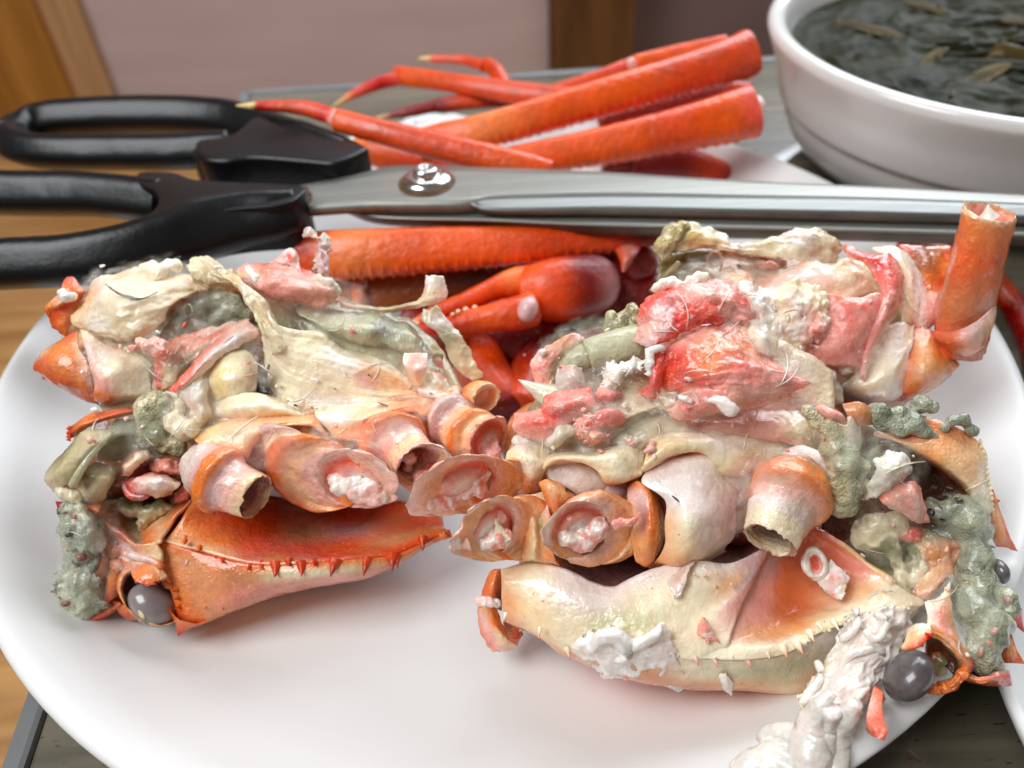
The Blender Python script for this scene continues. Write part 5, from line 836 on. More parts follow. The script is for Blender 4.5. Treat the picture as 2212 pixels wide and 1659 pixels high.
# eye, lids and beak on the right
re = ellip('eye', rs, FR2, 'N5', 1165, 930, 2.6, 225, 150, -50, 4.6, 'eye_gloss', 'v', sub=4, nz=(.02, .3), label='large dark grey eye')
rnd = random.Random(3)
ellip('eye', rs, FR2, 'N5', 1872, 100, -12, 72, 100, -10, 3, 'eye_gloss', 'v', sub=3, label='grey eye half hidden behind green goo')
patch('socket_rim', rs, FR2, 'N5', [
    [(1285, 555, 2.4, 'u'), (1400, 565, 3, 'o'), (1500, 640, 3.4, 'P'), (1590, 740, 4, 'o'), (1690, 850, 4, 'r'), (1605, 960, 3.4, 'O'), (1545, 1042, 3, 'O'), (1430, 1064, 2.4, 'o'), (1305, 1048, 2, 'O')],
    [(1305, 590, 4, 'u'), (1400, 605, 4.8, 'P'), (1485, 670, 5.2, 'p'), (1565, 765, 5.6, 'P'), (1615, 860, 5.4, 'o'), (1560, 945, 5, 'o'), (1505, 1005, 4.6, 'o'), (1410, 1032, 4, 'o'), (1312, 1030, 3.4, 'o')],
    [(1330, 620, 2, 'b'), (1400, 650, 1, 'b'), (1465, 712, .6, 'b'), (1525, 795, .6, 'B'), (1550, 870, .6, 'b'), (1515, 930, .6, 'b'), (1460, 972, .6, 'b'), (1390, 998, .8, 'E'), (1320, 1010, 1.6, 'P')]], 'shell', n=70, nz=(.6, .4), rag=.8, edges='t', th=1)
patch('eye_socket', rs, FR2, 'N5', [[(1300, 620, -2, 'd'), (1420, 640, -2, 'B'), (1520, 720, -2, 'b')], [(1300, 760, -5, 'b'), (1420, 780, -5, 'b'), (1560, 800, -3, 'B')], [(1320, 940, -4, 'B'), (1420, 960, -4, 'd'), (1550, 940, -3, 'B')]], 'dark_meat', nz=(.6, .5))
blob('eye_stalk', rs, FR2, 'N5', [(1400, 800, -3, 60, .5), (1410, 880, -3, 46, .5)], 'dark_meat', vox=.4, keys='jGb', grow=1.1)
patch('eye_lid', rs, FR2, 'N5', [[(1150, 560, 5, 'u'), (1230, 515, 6, 'c'), (1330, 515, 6, 'u')], [(1135, 640, 7, 'u'), (1230, 610, 8.5, 'p'), (1350, 578, 8, 'o')], [(1105, 708, 8, 'p'), (1200, 716, 9.5, 'O'), (1285, 690, 9.5, 'r'), (1312, 640, 9, 'r'), (1365, 582, 8, 'r')]], 'shell', rag=.9, edges='b', th=.9)
patch('front_wall', rs, FR2, 'N5', [[(1290, 350, -1, 'c'), (1400, 300, -1, 'n'), (1490, 180, -2, 'n')], [(1310, 440, 1, 'w'), (1420, 430, 2, 'f'), (1510, 430, 1, 'a')], [(1320, 540, 2, 'u'), (1450, 560, 3.5, 'k'), (1560, 600, 2, 'a')], [(1400, 590, 3, 'P'), (1520, 640, 4, 'o'), (1620, 700, 3, 'p')], [(1520, 700, 2, 'P'), (1600, 790, 3, 'o'), (1700, 850, 2, 'r')]], 'shell', nz=(.6, .4), rag=.4, edges='r')
patch('lower_lid', rs, FR2, 'N5', [[(1390, 970, 2.5, 'b'), (1500, 945, 3, 'a'), (1590, 880, 3.5, 'o')], [(1340, 1020, 3, 'o'), (1440, 1025, 4, 'o'), (1550, 980, 4, 'O')], [(1310, 1046, 2, 'O'), (1430, 1060, 3, 'o'), (1540, 1035, 3, 'O'), (1610, 930, 3, 'O')]], 'shell', rag=.6, edges='b')
patch('beak', rs, FR2, 'N5', [[(1600, 880, 3, 'R'), (1740, 938, 4, 'm'), (1850, 898, 4, 'm'), (1965, 888, 3, 'm')], [(1590, 940, 3.5, 'O'), (1720, 970, 5, 'o'), (1850, 950, 5, 'K'), (1975, 950, 3.5, 'r')], [(1640, 985, 1, 'O'), (1780, 1012, 2, 'O'), (1985, 1012, 2.5, 'r')]], 'shell', rag=.3)
patch('corner_spike', rs, FR2, 'N5', [[(890, 1000, 3, 'K'), (960, 1050, 5, 'O')], [(845, 1180, 9, 'q'), (955, 1190, 9, 'O')], [(840, 1295, 13, 'K'), (975, 1295, 13, 'r')], [(985, 1362, 15, 'r'), (1008, 1372, 15, 'r')]], 'shell', n=20, nz=(.2, .4), th=1.8)
patch('side_spike', rs, FR2, 'N5', [[(1955, 585, -3, 'a'), (1985, 600, -3)], [(1900, 740, -2, 'o'), (1960, 730, -1, 'P'), (2025, 720, -2, 'o')], [(1888, 828, -2, 'r'), (1980, 828, -1, 'O'), (2085, 836, -2, 'O')]], 'shell', th=1.6)
spine(rs, FR2, 'N5', 1995, 450, -4, 2085, 590, -4, 1.5, 'K', 'r', name='side_spike')
patch('pleated_skin', rs, FR, 'N5', [[(1330, -20, 4, 'P'), (1450, -40, 5, 'P'), (1570, 10, 4, 'O')], [(1280, 120, 5, 'u'), (1420, 120, 7, 'P'), (1540, 80, 6, 'o')], [(1200, 240, 6, 'P'), (1330, 265, 8, 'P'), (1440, 200, 7, 'O')], [(1190, 290, 6, 'O'), (1310, 330, 7, 'p'), (1420, 230, 7, 'o')]], 'shell', nz=(.7, .8), rag=.4)
patch('far_wall', rs, FR, 'Z8', [
    [(1480, 60, 2, 'u'), (1650, 110, 3, 'o'), (1800, 180, 3, 'a'), (1900, 260, 3, 'p'), (1955, 350, 3, 'u'), (1955, 480, 3, 'c'), (2000, 720, 3, 'c')],
    [(1180, 160, 3, 'G'), (1400, 210, 5, 'f'), (1600, 250, 6, 'P'), (1760, 360, 7, 'p'), (1850, 480, 7, 'p'), (1900, 600, 6, 'c'), (1960, 765, 4, 'y')],
    [(1170, 195, 4, 'q'), (1350, 270, 6, 't'), (1550, 370, 7, 'P'), (1700, 470, 7, 'u'), (1800, 560, 7, 'u'), (1850, 650, 6, 'y'), (1870, 745, 4, 'c')],
    [(1170, 200, -4, 'b'), (1340, 290, -3, 'R'), (1530, 400, -3, 'R'), (1680, 500, -3, 'O'), (1780, 590, -3, 'O'), (1830, 670, -3, 'o'), (1850, 750, -2)]], 'shell', n=60, rag=.3, edges='t')
for i in range(14):
    f = i/13; x = 1905+60*math.sin(f*1.5)+30*f; y = 250+f*480; spine(rs, FR, 'Z8', x, y, 3.2, x+16, y+2, 3.6, .5, 'y', 'u')
patch('side_spike', rs, FR, 'Z8', [[(1950, 555, 2, 'o'), (1990, 580, 2)], [(1970, 760, 2.6, 'o'), (2010, 770, 3.4, 'P'), (2065, 785, 2, 'o')], [(1985, 900, 3, 'P'), (2050, 910, 3.4, 'P'), (2115, 925, 2, 'O')], [(2015, 992, 2, 'r'), (2090, 1000, 2, 'O'), (2170, 1028, 1, 'r')]], 'shell', th=1.4)
spine(rs, FR, 'Z8', 2015, 670, 3, 2046, 666, 3.4, .8, 'o', 'r')
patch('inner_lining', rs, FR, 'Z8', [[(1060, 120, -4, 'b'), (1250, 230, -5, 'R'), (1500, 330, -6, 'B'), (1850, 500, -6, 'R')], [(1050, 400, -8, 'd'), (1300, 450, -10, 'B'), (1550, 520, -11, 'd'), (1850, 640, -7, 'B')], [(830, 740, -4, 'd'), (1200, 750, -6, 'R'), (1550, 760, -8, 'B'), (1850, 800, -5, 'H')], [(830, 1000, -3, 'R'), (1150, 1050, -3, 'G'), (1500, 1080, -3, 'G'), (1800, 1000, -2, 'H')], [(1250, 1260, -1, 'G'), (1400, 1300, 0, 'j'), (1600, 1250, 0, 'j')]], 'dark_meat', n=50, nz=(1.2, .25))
def gooey(balls, keys, F=FR, tf='Z8', **kw):
    k = dict(vox=.45, nz=(.8, .35), fine=(.08, 1.2), smooth=9); k.update(kw)
    return blob('green_goo', rs, F, tf, balls, 'goo', keys=keys, **k)
gg = gooey([(1790, 700, 5, 70), (1700, 730, 4, 70), (1620, 770, 4, 60), (1560, 700, 3, 50), (1840, 820, 6, 90), (1780, 900, 5, 70), (1900, 880, 5, 70), (1880, 780, 6, 70), (1850, 970, 6, 60), (1880, 1060, 7, 90), (1850, 1180, 7, 100), (1900, 1280, 8, 115), (1820, 1320, 7, 85), (1980, 1350, 7, 85), (1880, 1430, 8, 125), (1950, 1500, 8, 100), (2050, 1440, 6, 55)], 'hHheH')
gooey([(1620, 330, -3, 90), (1700, 420, -1, 100), (1800, 520, 0, 110), (1850, 620, 1, 90), (1740, 640, 1, 90), (1690, 740, 2, 60), (1780, 790, 2, 80), (1740, 860, 2, 60), (1850, 830, 2, 60), (1900, 900, 2, 40), (1940, 300, -5, 70), (1960, 400, -4, 60), (1910, 520, -1, 70)], 'hHeh', tf='N5', F=FR2)
gooey([(1250, 110, 4, 60), (1320, 70, 4, 60), (1330, 150, 5, 60), (1430, 130, 5, 60), (1400, 60, 4, 40), (1500, 180, 5, 50), (1580, 220, 5, 30), (1700, 100, 4, 40), (1780, 90, 4, 40), (1650, 150, 4, 30), (1850, 170, 4, 36), (1180, 40, 4, 60), (1560, 10, 3, 40), (1480, -20, 3, 50), (1200, 130, 4, 40)], 'HhH', vox=.4)
for x, y, a, b, k in ((1552, 752, 26, 32, 'x'), (1765, 1300, 26, 22, 'x'), (1750, 660, 26, 18, 'd'), (1980, 990, 12, 10, 'x'), (1640, 800, 16, 10, 'd')): ellip('pit', gg, FR, 'Z8', x, y, 10.6 if y > 1200 else 7.4, a, b, 10, 1.2, 'dark_meat', k, sub=2)
for x, y, a, b, k in ((1840, 570, 36, 40, 'k'), (1790, 650, 30, 50, 'f'), (1730, 740, 30, 60, 'b'), (1950, 330, 30, 30, 'm')): ellip('red_fleck', rs, FR2, 'N5', x, y, 3.2, a*.8, b*.8, 10, .9, 'meat', k, sub=2, nz=(.5, .8))
blob('pale_tissue', rs, FR, 'Z8', [(1080, 900, 1, 70), (1180, 850, 2, 80), (1240, 930, 2, 70), (1140, 960, 2, 60), (1040, 960, 1, 40), (1280, 1030, 3, 42), (1320, 1120, 3, 42), (1330, 1230, 4, 50), (1360, 1310, 5, 40), (1450, 1000, 2, 50), (1480, 1130, 4, 56), (1430, 1230, 4, 46), (1360, 900, 2, 40), (1320, 800, 2, 60), (1530, 1060, 3, 40)], 'curd', vox=.5, keys='njcG', nz=(.9, .5))
patch('pale_tissue', rs, FR, 'Z8', [[(1430, 960, 3, 'j'), (1560, 880, 4, 'G'), (1650, 940, 4, 'G')], [(1480, 1030, 5, 'p'), (1600, 1000, 6, 'P'), (1800, 970, 6, 'O')], [(1500, 1110, 5, 'P'), (1640, 1080, 6, 'P'), (1750, 1060, 6, 'o')], [(1540, 1200, 5, 'u'), (1640, 1180, 6, 'P'), (1720, 1130, 6, 'o')]], 'membrane', nz=(.5, .8))
ellip('red_fleck', rs, FR, 'Z8', 1430, 910, 3, 80, 60, -20, 1.6, 'meat', 'Q', sub=3, nz=(.7, .8))
patch('red_shard', rs, FR, 'Z8', [[(1180, 650, 8, 'K'), (1300, 560, 9, 'K'), (1420, 530, 9, 'Q'), (1475, 560, 8, 'k')], [(1220, 690, 9, 'k'), (1350, 640, 11, 'f'), (1450, 640, 11, 'q'), (1515, 700, 9, 'k')], [(1290, 735, 8, 'w'), (1380, 775, 10, 'k'), (1460, 825, 9, 'k'), (1550, 822, 7, 'k')]], 'meat', rag=.2, nz=(.3, .4), th=1)
patch('white_shard', rs, FR, 'Z8', [[(1155, 380, 9, 'W'), (1250, 325, 9.6, 'W'), (1330, 325, 9.6, 'W'), (1415, 370, 9, 'W')], [(1165, 450, 10.4, 'W'), (1270, 420, 12.6, 'W'), (1350, 420, 12.4, 'L'), (1430, 440, 9, 'w')], [(1100, 560, 8.4, 'w'), (1220, 520, 11.4, 'L'), (1310, 500, 11.4, 'L'), (1400, 505, 8, 'l')], [(1050, 640, 6, 'c'), (1150, 645, 8.6, 'w'), (1250, 595, 9, 'L'), (1320, 545, 8, 'L')]], 'curd', n=44, nz=(.8, .4), rag=.5, th=1)
gooey([(680, 40, 8, 46), (740, 120, 8, 56), (820, 160, 8, 62), (870, 230, 8, 56), (860, 310, 8, 76), (950, 340, 8, 76), (930, 430, 9, 86), (890, 530, 8, 86), (960, 600, 8, 84), (940, 690, 7, 76), (1050, 420, 7, 54), (1080, 560, 7, 46), (880, 710, 7, 46)], 'GjeG')
patch('peach_skin', rs, FR, 'Z8', [[(930, -20, 4, 'a'), (1050, -30, 5, 'a'), (1160, 20, 4, 'b')], [(960, 60, 5, 'a'), (1060, 40, 6, 'P'), (1190, 80, 4, 'b')], [(1000, 130, 4, 'n'), (1080, 140, 5, 'a'), (1190, 120, 3, 'b')]], 'membrane')
patch('grey_skin', rs, FR, 'Z8', [[(880, 110, 6, 'n'), (960, 130, 7, 'n'), (990, 70, 6, 'L'), (1060, 160, 5, 'L')], [(900, 240, 7, 'n'), (980, 240, 8, 'L'), (1060, 250, 6, 'n')], [(940, 330, 6, 'j'), (1000, 340, 7, 'n'), (1050, 320, 6, 'n')]], 'membrane', rag=.4)
ellip('red_fleck', rs, FR, 'Z8', 830, 50, 8, 110, 46, 28, 2.6, 'meat', 'k', nz=(.6, .5))
# curdled white fat
patch('white_veil', rs, FR, 'N5', [
    [(690, 440, 13, 'X'), (860, 420, 14, 'L'), (1000, 380, 14, 'X'), (1120, 390, 12.5, 'L'), (1185, 430, 10.5, 'X')],
    [(600, 620, 14, 'L'), (740, 600, 15, 'X'), (880, 560, 16, 'L'), (1020, 540, 16, 'X'), (1155, 560, 12, 'L')],
    [(520, 780, 14, 'X'), (680, 740, 16, 'L'), (820, 720, 18, 'X'), (960, 700, 17, 'L'), (1110, 700, 14, 'X')],
    [(430, 880, 16, 'c'), (580, 880, 18, 'L'), (740, 860, 20, 'X'), (880, 860, 20, 'L'), (1015, 870, 16.5, 'X')],
    [(350, 1040, 18, 'L'), (500, 1020, 20, 'X'), (660, 1010, 22, 'L'), (820, 1000, 22, 'X'), (935, 980, 19, 'L')],
    [(300, 1140, 19, 'c'), (460, 1140, 22, 'X'), (620, 1150, 24, 'L'), (760, 1130, 24, 'X'), (860, 1090, 21, 'L')],
    [(310, 1210, 20, 'X'), (460, 1240, 23, 'L'), (600, 1280, 24, 'n'), (740, 1280, 24, 'X'), (830, 1230, 22, 'L')]], 'curd', n=60, m=9, nz=(1., .2), fine=(.12, .6), rag=1, th=.8, fold=(.7, .25, .16))
for pts in ([(740, 400, 14), (760, 500, 15.6), (700, 600, 16), (620, 640, 15)], [(900, 440, 16), (980, 480, 18), (960, 600, 18.6), (880, 640, 18.6), (820, 560, 18)], [(440, 820, 16), (470, 930, 18.5), (380, 1060, 20), (310, 1150, 20.5)], [(620, 900, 17.4), (700, 760, 18.4), (840, 720, 19), (960, 740, 18)], [(760, 1000, 18), (840, 900, 19), (960, 860, 17)]):
    tube('white_strand', rs, FR, 'N5', [(x, y, h, .75, 'w') for x, y, h in pts], 'curd', n=12, nz=(.35, .6))
curd = thing('white_fat_pool', 'milky white crab fat dripping onto the plate rim at the bottom right', 'crab fat', PZ(1740, 1600, 28))
for nm, pts in (('drip', [(560, 1060, 44, 0.8), (480, 1170, 42, 1.76), (415, 1300, 38.5, 2.88), (395, 1440, 36, 3.68), (385, 1580, 34, 4), (365, 1720, 31.5, 4.16), (350, 1850, 29, 4)]),
                ('drip', [(760, 1150, 45, 1.12), (680, 1250, 42, 1.76), (620, 1370, 38, 2.08), (575, 1520, 35, 2.4), (520, 1680, 32.6, 2.88), (480, 1850, 29.5, 2.88)]),
                ('drip', [(560, 1200, 43.4, 1.28), (520, 1320, 39.4, 1.92), (500, 1450, 37, 2.08), (470, 1600, 34.6, 2.24), (440, 1780, 32, 2.4)]),
                ('drip', [(340, 1540, 34.8, 1.92), (270, 1440, 34.4, 2.08), (170, 1400, 32.8, 2.08), (60, 1435, 31.4, 2.24), (10, 1500, 30.4, 1.76), (50, 1550, 30, 1.28)]),
                ('drip', [(350, 1650, 33.4, 2.08), (220, 1640, 33, 2.72), (90, 1615, 31.6, 3.2), (-40, 1650, 30, 3.36), (-130, 1740, 28, 3.2)]),
                ('drip', [(300, 1500, 34, 1.28), (190, 1500, 32.8, 1.76), (90, 1490, 31.6, 1.76), (60, 1510, 31, 0.8)])):
    tube(nm, curd, None, 'N5', [p+('X' if i % 2 else 'L',) for i, p in enumerate(pts)], 'curd', n=28, step=.6, nz=(.7, .2))
patch('white_meat', rs, FR, 'B8', [
    [(790, 720, 14, 'L'), (870, 665, 15, 'W'), (970, 640, 15.5, 'W'), (1040, 615, 15.5, 'w'), (1110, 690, 15.5, 'W'), (1240, 700, 16, 'W'), (1340, 640, 16.5, 'W'), (1368, 590, 16.5, 'w'), (1415, 640, 16)],
    [(770, 780, 13.4, 'w'), (880, 740, 15.8, 'W'), (1000, 720, 17.2, 'W'), (1100, 740, 16.8, 'W'), (1230, 760, 17, 'W'), (1350, 740, 17.2, 'W'), (1440, 740, 16, 'L')],
    [(850, 840, 11.6, 'w'), (950, 820, 14.4, 'W'), (1060, 830, 15.8, 'W'), (1170, 830, 15.4, 'W'), (1290, 840, 15.4, 'W'), (1400, 860, 14.4, 'L'), (1500, 880, 13.6, 'l')],
    [(930, 900, 9, 'W'), (1020, 930, 11.4, 'W'), (1120, 930, 12.4, 'W'), (1230, 950, 11.8, 'W'), (1330, 930, 11.6, 'L'), (1480, 960, 11, 'l')],
    [(990, 950, 7, 'w'), (1080, 975, 8, 'W'), (1180, 988, 8.6, 'w'), (1290, 985, 8.4, 'L'), (1420, 1040, 7.6, 'w'), (1560, 1020, 8, 'l')]], 'curd', n=70, m=9, nz=(.9, .3), fine=(.12, .9), rag=1., th=.8)
tube('white_meat', rs, FR, 'B8', [(890, 780, 15.6, .8, 'W'), (980, 700, 17.4, 1.5, 'W'), (1060, 690, 17.6, 1.6, 'W'), (1120, 750, 17.4, 1.6, 'W'), (1130, 820, 16.6, 1.3, 'W'), (1060, 860, 15.4, .7, 'W')], 'curd', n=18, nz=(.5, .4))
tube('white_meat', rs, FR, 'B8', [(1140, 780, 17, .6, 'W'), (1230, 740, 17.6, 1, 'W'), (1320, 680, 17.8, 1.1, 'W'), (1360, 605, 17.2, .5, 'W')], 'curd', n=16, nz=(.5, .5))
patch('white_veil', rs, FR, 'B8', [[(1250, 880, 13, 'W'), (1350, 830, 15, 'L'), (1450, 800, 16, 'L')], [(1260, 960, 11, 'W'), (1380, 920, 13.5, 'L'), (1500, 900, 14, 'l')], [(1300, 1000, 8, 'w'), (1400, 1010, 9, 'L'), (1480, 1055, 8, 'w'), (1560, 1020, 10, 'l')]], 'curd', nz=(.6, .4), rag=.5, th=.4)
patch('white_flake', rs, FR, 'B8', [[(1755, 965, 14, 'w'), (1800, 950, 15, 'W'), (1825, 970, 14)], [(1770, 1010, 12, 'W'), (1810, 1020, 13), (1850, 1010, 12)], [(1790, 1060, 9, 'w'), (1835, 1092, 9)]], 'curd', rag=.3, n=20)
patch('pink_fleck', rs, FR, 'B8', [[(1640, 560, 14, 'P'), (1670, 590, 15, 'k')], [(1615, 640, 15, 'k'), (1660, 630, 17, 'K'), (1700, 640, 16, 'q')], [(1620, 690, 15, 'k'), (1680, 690, 17, 'w'), (1720, 670, 16, 'q')], [(1690, 710, 16, 'k'), (1762, 735, 15.5, 'f')]], 'meat', n=20, nz=(.5, .6), rag=.3)
patch('white_veil', rs, FR, 'B8', [[(1480, 240, 8.4, 'L'), (1560, 190, 8, 'W'), (1600, 180, 8, 'L')], [(1405, 335, 10.6, 'L'), (1480, 300, 11, 'l'), (1550, 250, 10.6, 'W')], [(1440, 390, 12, 'L'), (1490, 360, 12.4, 'L'), (1530, 330, 12, 'W')], [(1460, 440, 12.5, 'L'), (1490, 420, 13, 'L')]], 'membrane', n=24, rag=.4, th=.3)
loft('fat_curl', rs, FR, 'Z8', [(735, 1110, 80, 110, -15, 7, .2, 'L'), (735, 1110, 92, 122, -15, 8.4, .2, 'w'), (735, 1110, 76, 104, -15, 9.6, .2, 'W'), (737, 1112, 52, 76, -15, 9.4, .2, 'L'), (738, 1112, 36, 58, -15, 8, .2, 'q'), (738, 1112, 20, 38, -15, 6.8, .2, 'f')], 'curd', nz=(.4, .4), caps='e')
patch('white_veil', rs, FR, 'Z8', [[(720, 1200, 8, 'L'), (800, 1150, 8, 'W'), (850, 1090, 8, 'W')], [(780, 1280, 8.6, 'L'), (860, 1210, 9.6, 'q'), (970, 1200, 9, 'L')], [(850, 1350, 9, 'l'), (900, 1290, 10, 'L'), (960, 1260, 9.5, 'c')], [(890, 1370, 9.5, 'W'), (930, 1345, 10.4, 'W')]], 'curd', n=30, rag=.5, th=.5, nz=(.6, .5))
# torn stub at the left end of the right shell
patch('stub_shell', rs, FR, 'B8', [[(290, 235, -4, 'O'), (230, 250, -4, 'o'), (190, 320, -4, 'O')], [(300, 330, -3, 'o'), (240, 330, -1, 'o'), (165, 390, -3, 'O')], [(300, 450, -3, 'R'), (230, 440, -1, 'O'), (160, 440, -3, 'o')], [(300, 520, -4, 'b'), (230, 500, -3, 'k'), (140, 480, -4, 'w')]], 'shell', n=24)
blob('white_meat', rs, FR, 'B8', [(140, 450, -2, 24), (180, 460, -1, 30), (230, 465, -1, 30), (270, 465, -1, 24)], 'curd', vox=.35, keys='Wq', nz=(.5, 1))
patch('stub_shell', rs, FR, 'B8', [[(140, 490, -3, 'k'), (180, 500, 0, 'P'), (260, 500, -1, 'o'), (300, 600, -2, 'o')], [(140, 600, -3, 'f'), (180, 600, -2, 'q'), (250, 600, 0, 'o'), (330, 680, -2, 'o')], [(180, 720, -4, 'f'), (240, 720, -3, 'k'), (300, 700, 0, 'u'), (390, 740, -3, 'P')], [(240, 790, -5, 'k'), (330, 790, -4, 'q'), (405, 770, -5, 'w')]], 'shell', n=30, nz=(.5, .5), rag=.5)
patch('stub_shell', rs, FR, 'B8', [[(320, 590, -6, 'b'), (430, 600, -8, 'o')], [(330, 700, -6, 'p'), (410, 690, -8, 'O')], [(400, 770, -7, 'q'), (440, 640, -9, 'O')]], 'shell', n=16)

# ------------------------------------------------------------------ RIGHT CRAB: broken body resting on that shell
FQ = frame(1420, 960, 52, 50)
rb = thing('broken_crab', 'broken crab body on the right shell, topped with coral red skin and cut leg stumps', 'crab body', PZ(1420, 1150, 38), 'broken crab bodies resting on the shells')
blob('core', rb, FQ, 'U', [(1180, 960, -12, 90), (1300, 920, -14, 130), (1450, 880, -14, 150), (1600, 900, -14, 140), (1700, 960, -14, 120), (1300, 1060, -6, 90), (1450, 1080, -6, 100), (1600, 1080, -8, 90), (1200, 1060, -4, 70)], 'dark_meat', vox=1.2, keys='tEa', grow=1.12)
patch('flesh', rb, FQ, 'U', [
    [(1180, 830, -1.6, 't'), (1280, 740, -1.6, 'E'), (1400, 690, 0.4, 'k'), (1560, 690, 2.4, 'k'), (1700, 740, 0.4, 'c'), (1800, 800, -1.6, 'c')],
    [(1120, 920, 0.4, 'B'), (1240, 880, 3.4, 't'), (1400, 850, 5.4, 'n'), (1560, 860, 7.4, 'k'), (1700, 870, 5.4, 'q'), (1800, 900, 1.4, 'c')],
    [(1100, 990, 2.9, 'u'), (1240, 970, 6.9, 'n'), (1400, 950, 8.9, 'c'), (1560, 940, 8.9, 'c'), (1700, 950, 6.9, 'c'), (1790, 980, 2.9, 'L')],
    [(1130, 1060, 3.4, 'P'), (1260, 1050, 7.4, 'E'), (1400, 1040, 8.4, 'E'), (1560, 1050, 8.4, 'L'), (1690, 1060, 4.4, 't'), (1780, 1060, 0.4, 'l')],
    [(1150, 1150, 0.4, 'P'), (1260, 1160, 3.4, 'P'), (1400, 1170, 4.4, 'P'), (1560, 1160, 4.4, 'p'), (1680, 1120, 0.4, 't')]], 'membrane', n=60, nz=(.8, .25), rag=.6)
st = stump(rb, FQ, 'Z7', 63, [(620, 600, 180, 165, 6, 'u'), (540, 592, 235, 190, 8.6, 'o'), (450, 582, 235, 182, 9.4, 'p'), (330, 575, 275, 190, 12, 'P'), (165, 572, 330, 190, 14.5, 'q', 'tip'), (178, 574, 300, 165, 14, 'k'), (240, 582, 240, 130, 10, 'k'), (310, 588, 160, 90, 6, 'f')], rag=.9, tear=(4, 180, .14, 26), fill=(70, 20))
blob('leg_meat', st, FQ, 'Z7', [(270, 560, 11, 64), (330, 520, 12, 56), (250, 620, 11, 50), (70, 690, 12, 56), (140, 690, 11.5, 50), (385, 500, 12.5, 40), (0, 700, 12.5, 40), (350, 600, 11, 50)], 'meat', vox=.4, keys='qKwk', grow=1.25, nz=(1.1, .6), fine=(.2, 1.6))
st = stump(rb, FQ, 'Z7', 40, [(720, 870, 205, 198, 7, 'u'), (650, 878, 245, 225, 10.4, 'o'), (560, 885, 240, 208, 11.4, 'p'), (470, 887, 262, 205, 13.4, 'P'), (405, 890, 245, 186, 14.5, 'q', 'tip'), (414, 890, 238, 172, 14, 'w'), (435, 888, 205, 145, 11, 'f'), (470, 880, 140, 100, 8, 'm')], rag=.9, tear=(4, 205, .3, 22), fill=(20, 20))
spine(st, FQ, 'Z7', 230, 985, 14, 112, 1030, 14.5, 1.7, 'q', 'u', mat='shell', name='shell_tip')
blob('leg_meat', st, FQ, 'Z7', [(430, 970, 11.5, 76), (370, 910, 11, 66), (440, 850, 11.5, 56), (510, 950, 12, 64), (500, 800, 12.5, 40), (320, 940, 12, 50), (400, 780, 12.5, 30)], 'meat', vox=.4, keys='kqfwK', grow=1.25, nz=(1.1, .6), fine=(.2, 1.6))
spine(st, FQ, 'Z7', 500, 930, 12.5, 460, 810, 14, 1.6, 'y', 'c', mat='pale_shell', name='tendon')
st = stump(rb, FQ, 'Z7', 55, [(1350, 880, 195, 195, 7, 'u'), (1290, 890, 250, 248, 9.6, 'o'), (1225, 890, 248, 246, 10.6, 'p'), (1160, 887, 285, 262, 12.6, 'P'), (1065, 893, 248, 205, 14.8, 'q', 'tip'), (1070, 894, 238, 196, 14.2, 'w'), (1085, 892, 205, 160, 11, 'f'), (1100, 890, 150, 110, 8, 'm')], rag=.9, tear=(4, 215, .1, 30), fill=(10, 20))
blob('leg_meat', st, FQ, 'Z7', [(990, 930, 12, 86), (1100, 960, 12, 86), (1190, 890, 12.5, 76), (1080, 860, 12, 66), (1220, 820, 12.5, 40), (930, 880, 11.5, 50), (1000, 860, 12, 50)], 'meat', vox=.42, keys='qwkwK', grow=1.25, nz=(1.1, .6), fine=(.2, 1.6))
blob('pink_shred', rb, FQ, 'Z7', [(1330, 850, 15, 22), (1360, 840, 15.4, 26), (1400, 850, 15.6, 22), (1430, 845, 15.6, 24), (1470, 830, 15.6, 18), (1490, 800, 15.6, 16), (1505, 780, 15.6, 14), (1350, 880, 15, 18)], 'meat', vox=.28, keys='kK', nz=(.35, 1.2))
patch('joint_shell', rb, FQ, 'Z7', [[(640, 640, 7, 'u'), (720, 640, 9, 'c'), (800, 620, 9, 'u'), (870, 600, 8, 'l')], [(670, 760, 9, 'u'), (720, 770, 10.5, 'c'), (770, 760, 9.5, 'j'), (840, 740, 11, 'l')], [(690, 900, 9, 'P'), (745, 900, 10.5, 'u'), (785, 880, 9.5, 'G'), (850, 860, 11, 'p')], [(650, 1100, 8, 'P'), (740, 1100, 9.5, 'u'), (800, 1080, 9, 'P'), (900, 1130, 9, 'o')], [(640, 1130, 4, 'P'), (740, 1130, 5, 'u'), (830, 1158, 5, 'P'), (960, 1150, 5, 'o')]], 'shell', n=50, nz=(.5, .5))
patch('joint_flap', rb, FQ, 'Z7', [[(775, 548, 11, 'P'), (850, 528, 12, 'P'), (950, 570, 12, 'P'), (1035, 640, 11, 'P')], [(790, 600, 12, 'o'), (870, 610, 13.5, 'p'), (960, 640, 12.5, 'p'), (1030, 680, 11, 'P')], [(855, 760, 10, 'o'), (890, 790, 10.5, 'o'), (925, 760, 10.5, 'o'), (970, 700, 10, 'p')]], 'shell', nz=(.3, .4), th=1)
patch('joint_disc', rb, FQ, 'Z7', [[(1435, 560, 10, 'o'), (1500, 540, 11, 'o'), (1590, 575, 10, 'P')], [(1420, 640, 10, 'l'), (1530, 660, 13, 'l'), (1590, 660, 13.5, 'o'), (1660, 710, 11, 'o')], [(1440, 800, 10, 'u'), (1530, 820, 13, 'm'), (1600, 820, 14.5, 'o'), (1700, 850, 11, 'p')], [(1450, 1000, 10, 'P'), (1540, 1000, 13, 'P'), (1610, 980, 13.5, 'o'), (1695, 950, 11, 'u')], [(1480, 1130, 9, 'P'), (1560, 1165, 10, 'o'), (1650, 1080, 9, 'p')]], 'shell', n=40, nz=(.35, .4))
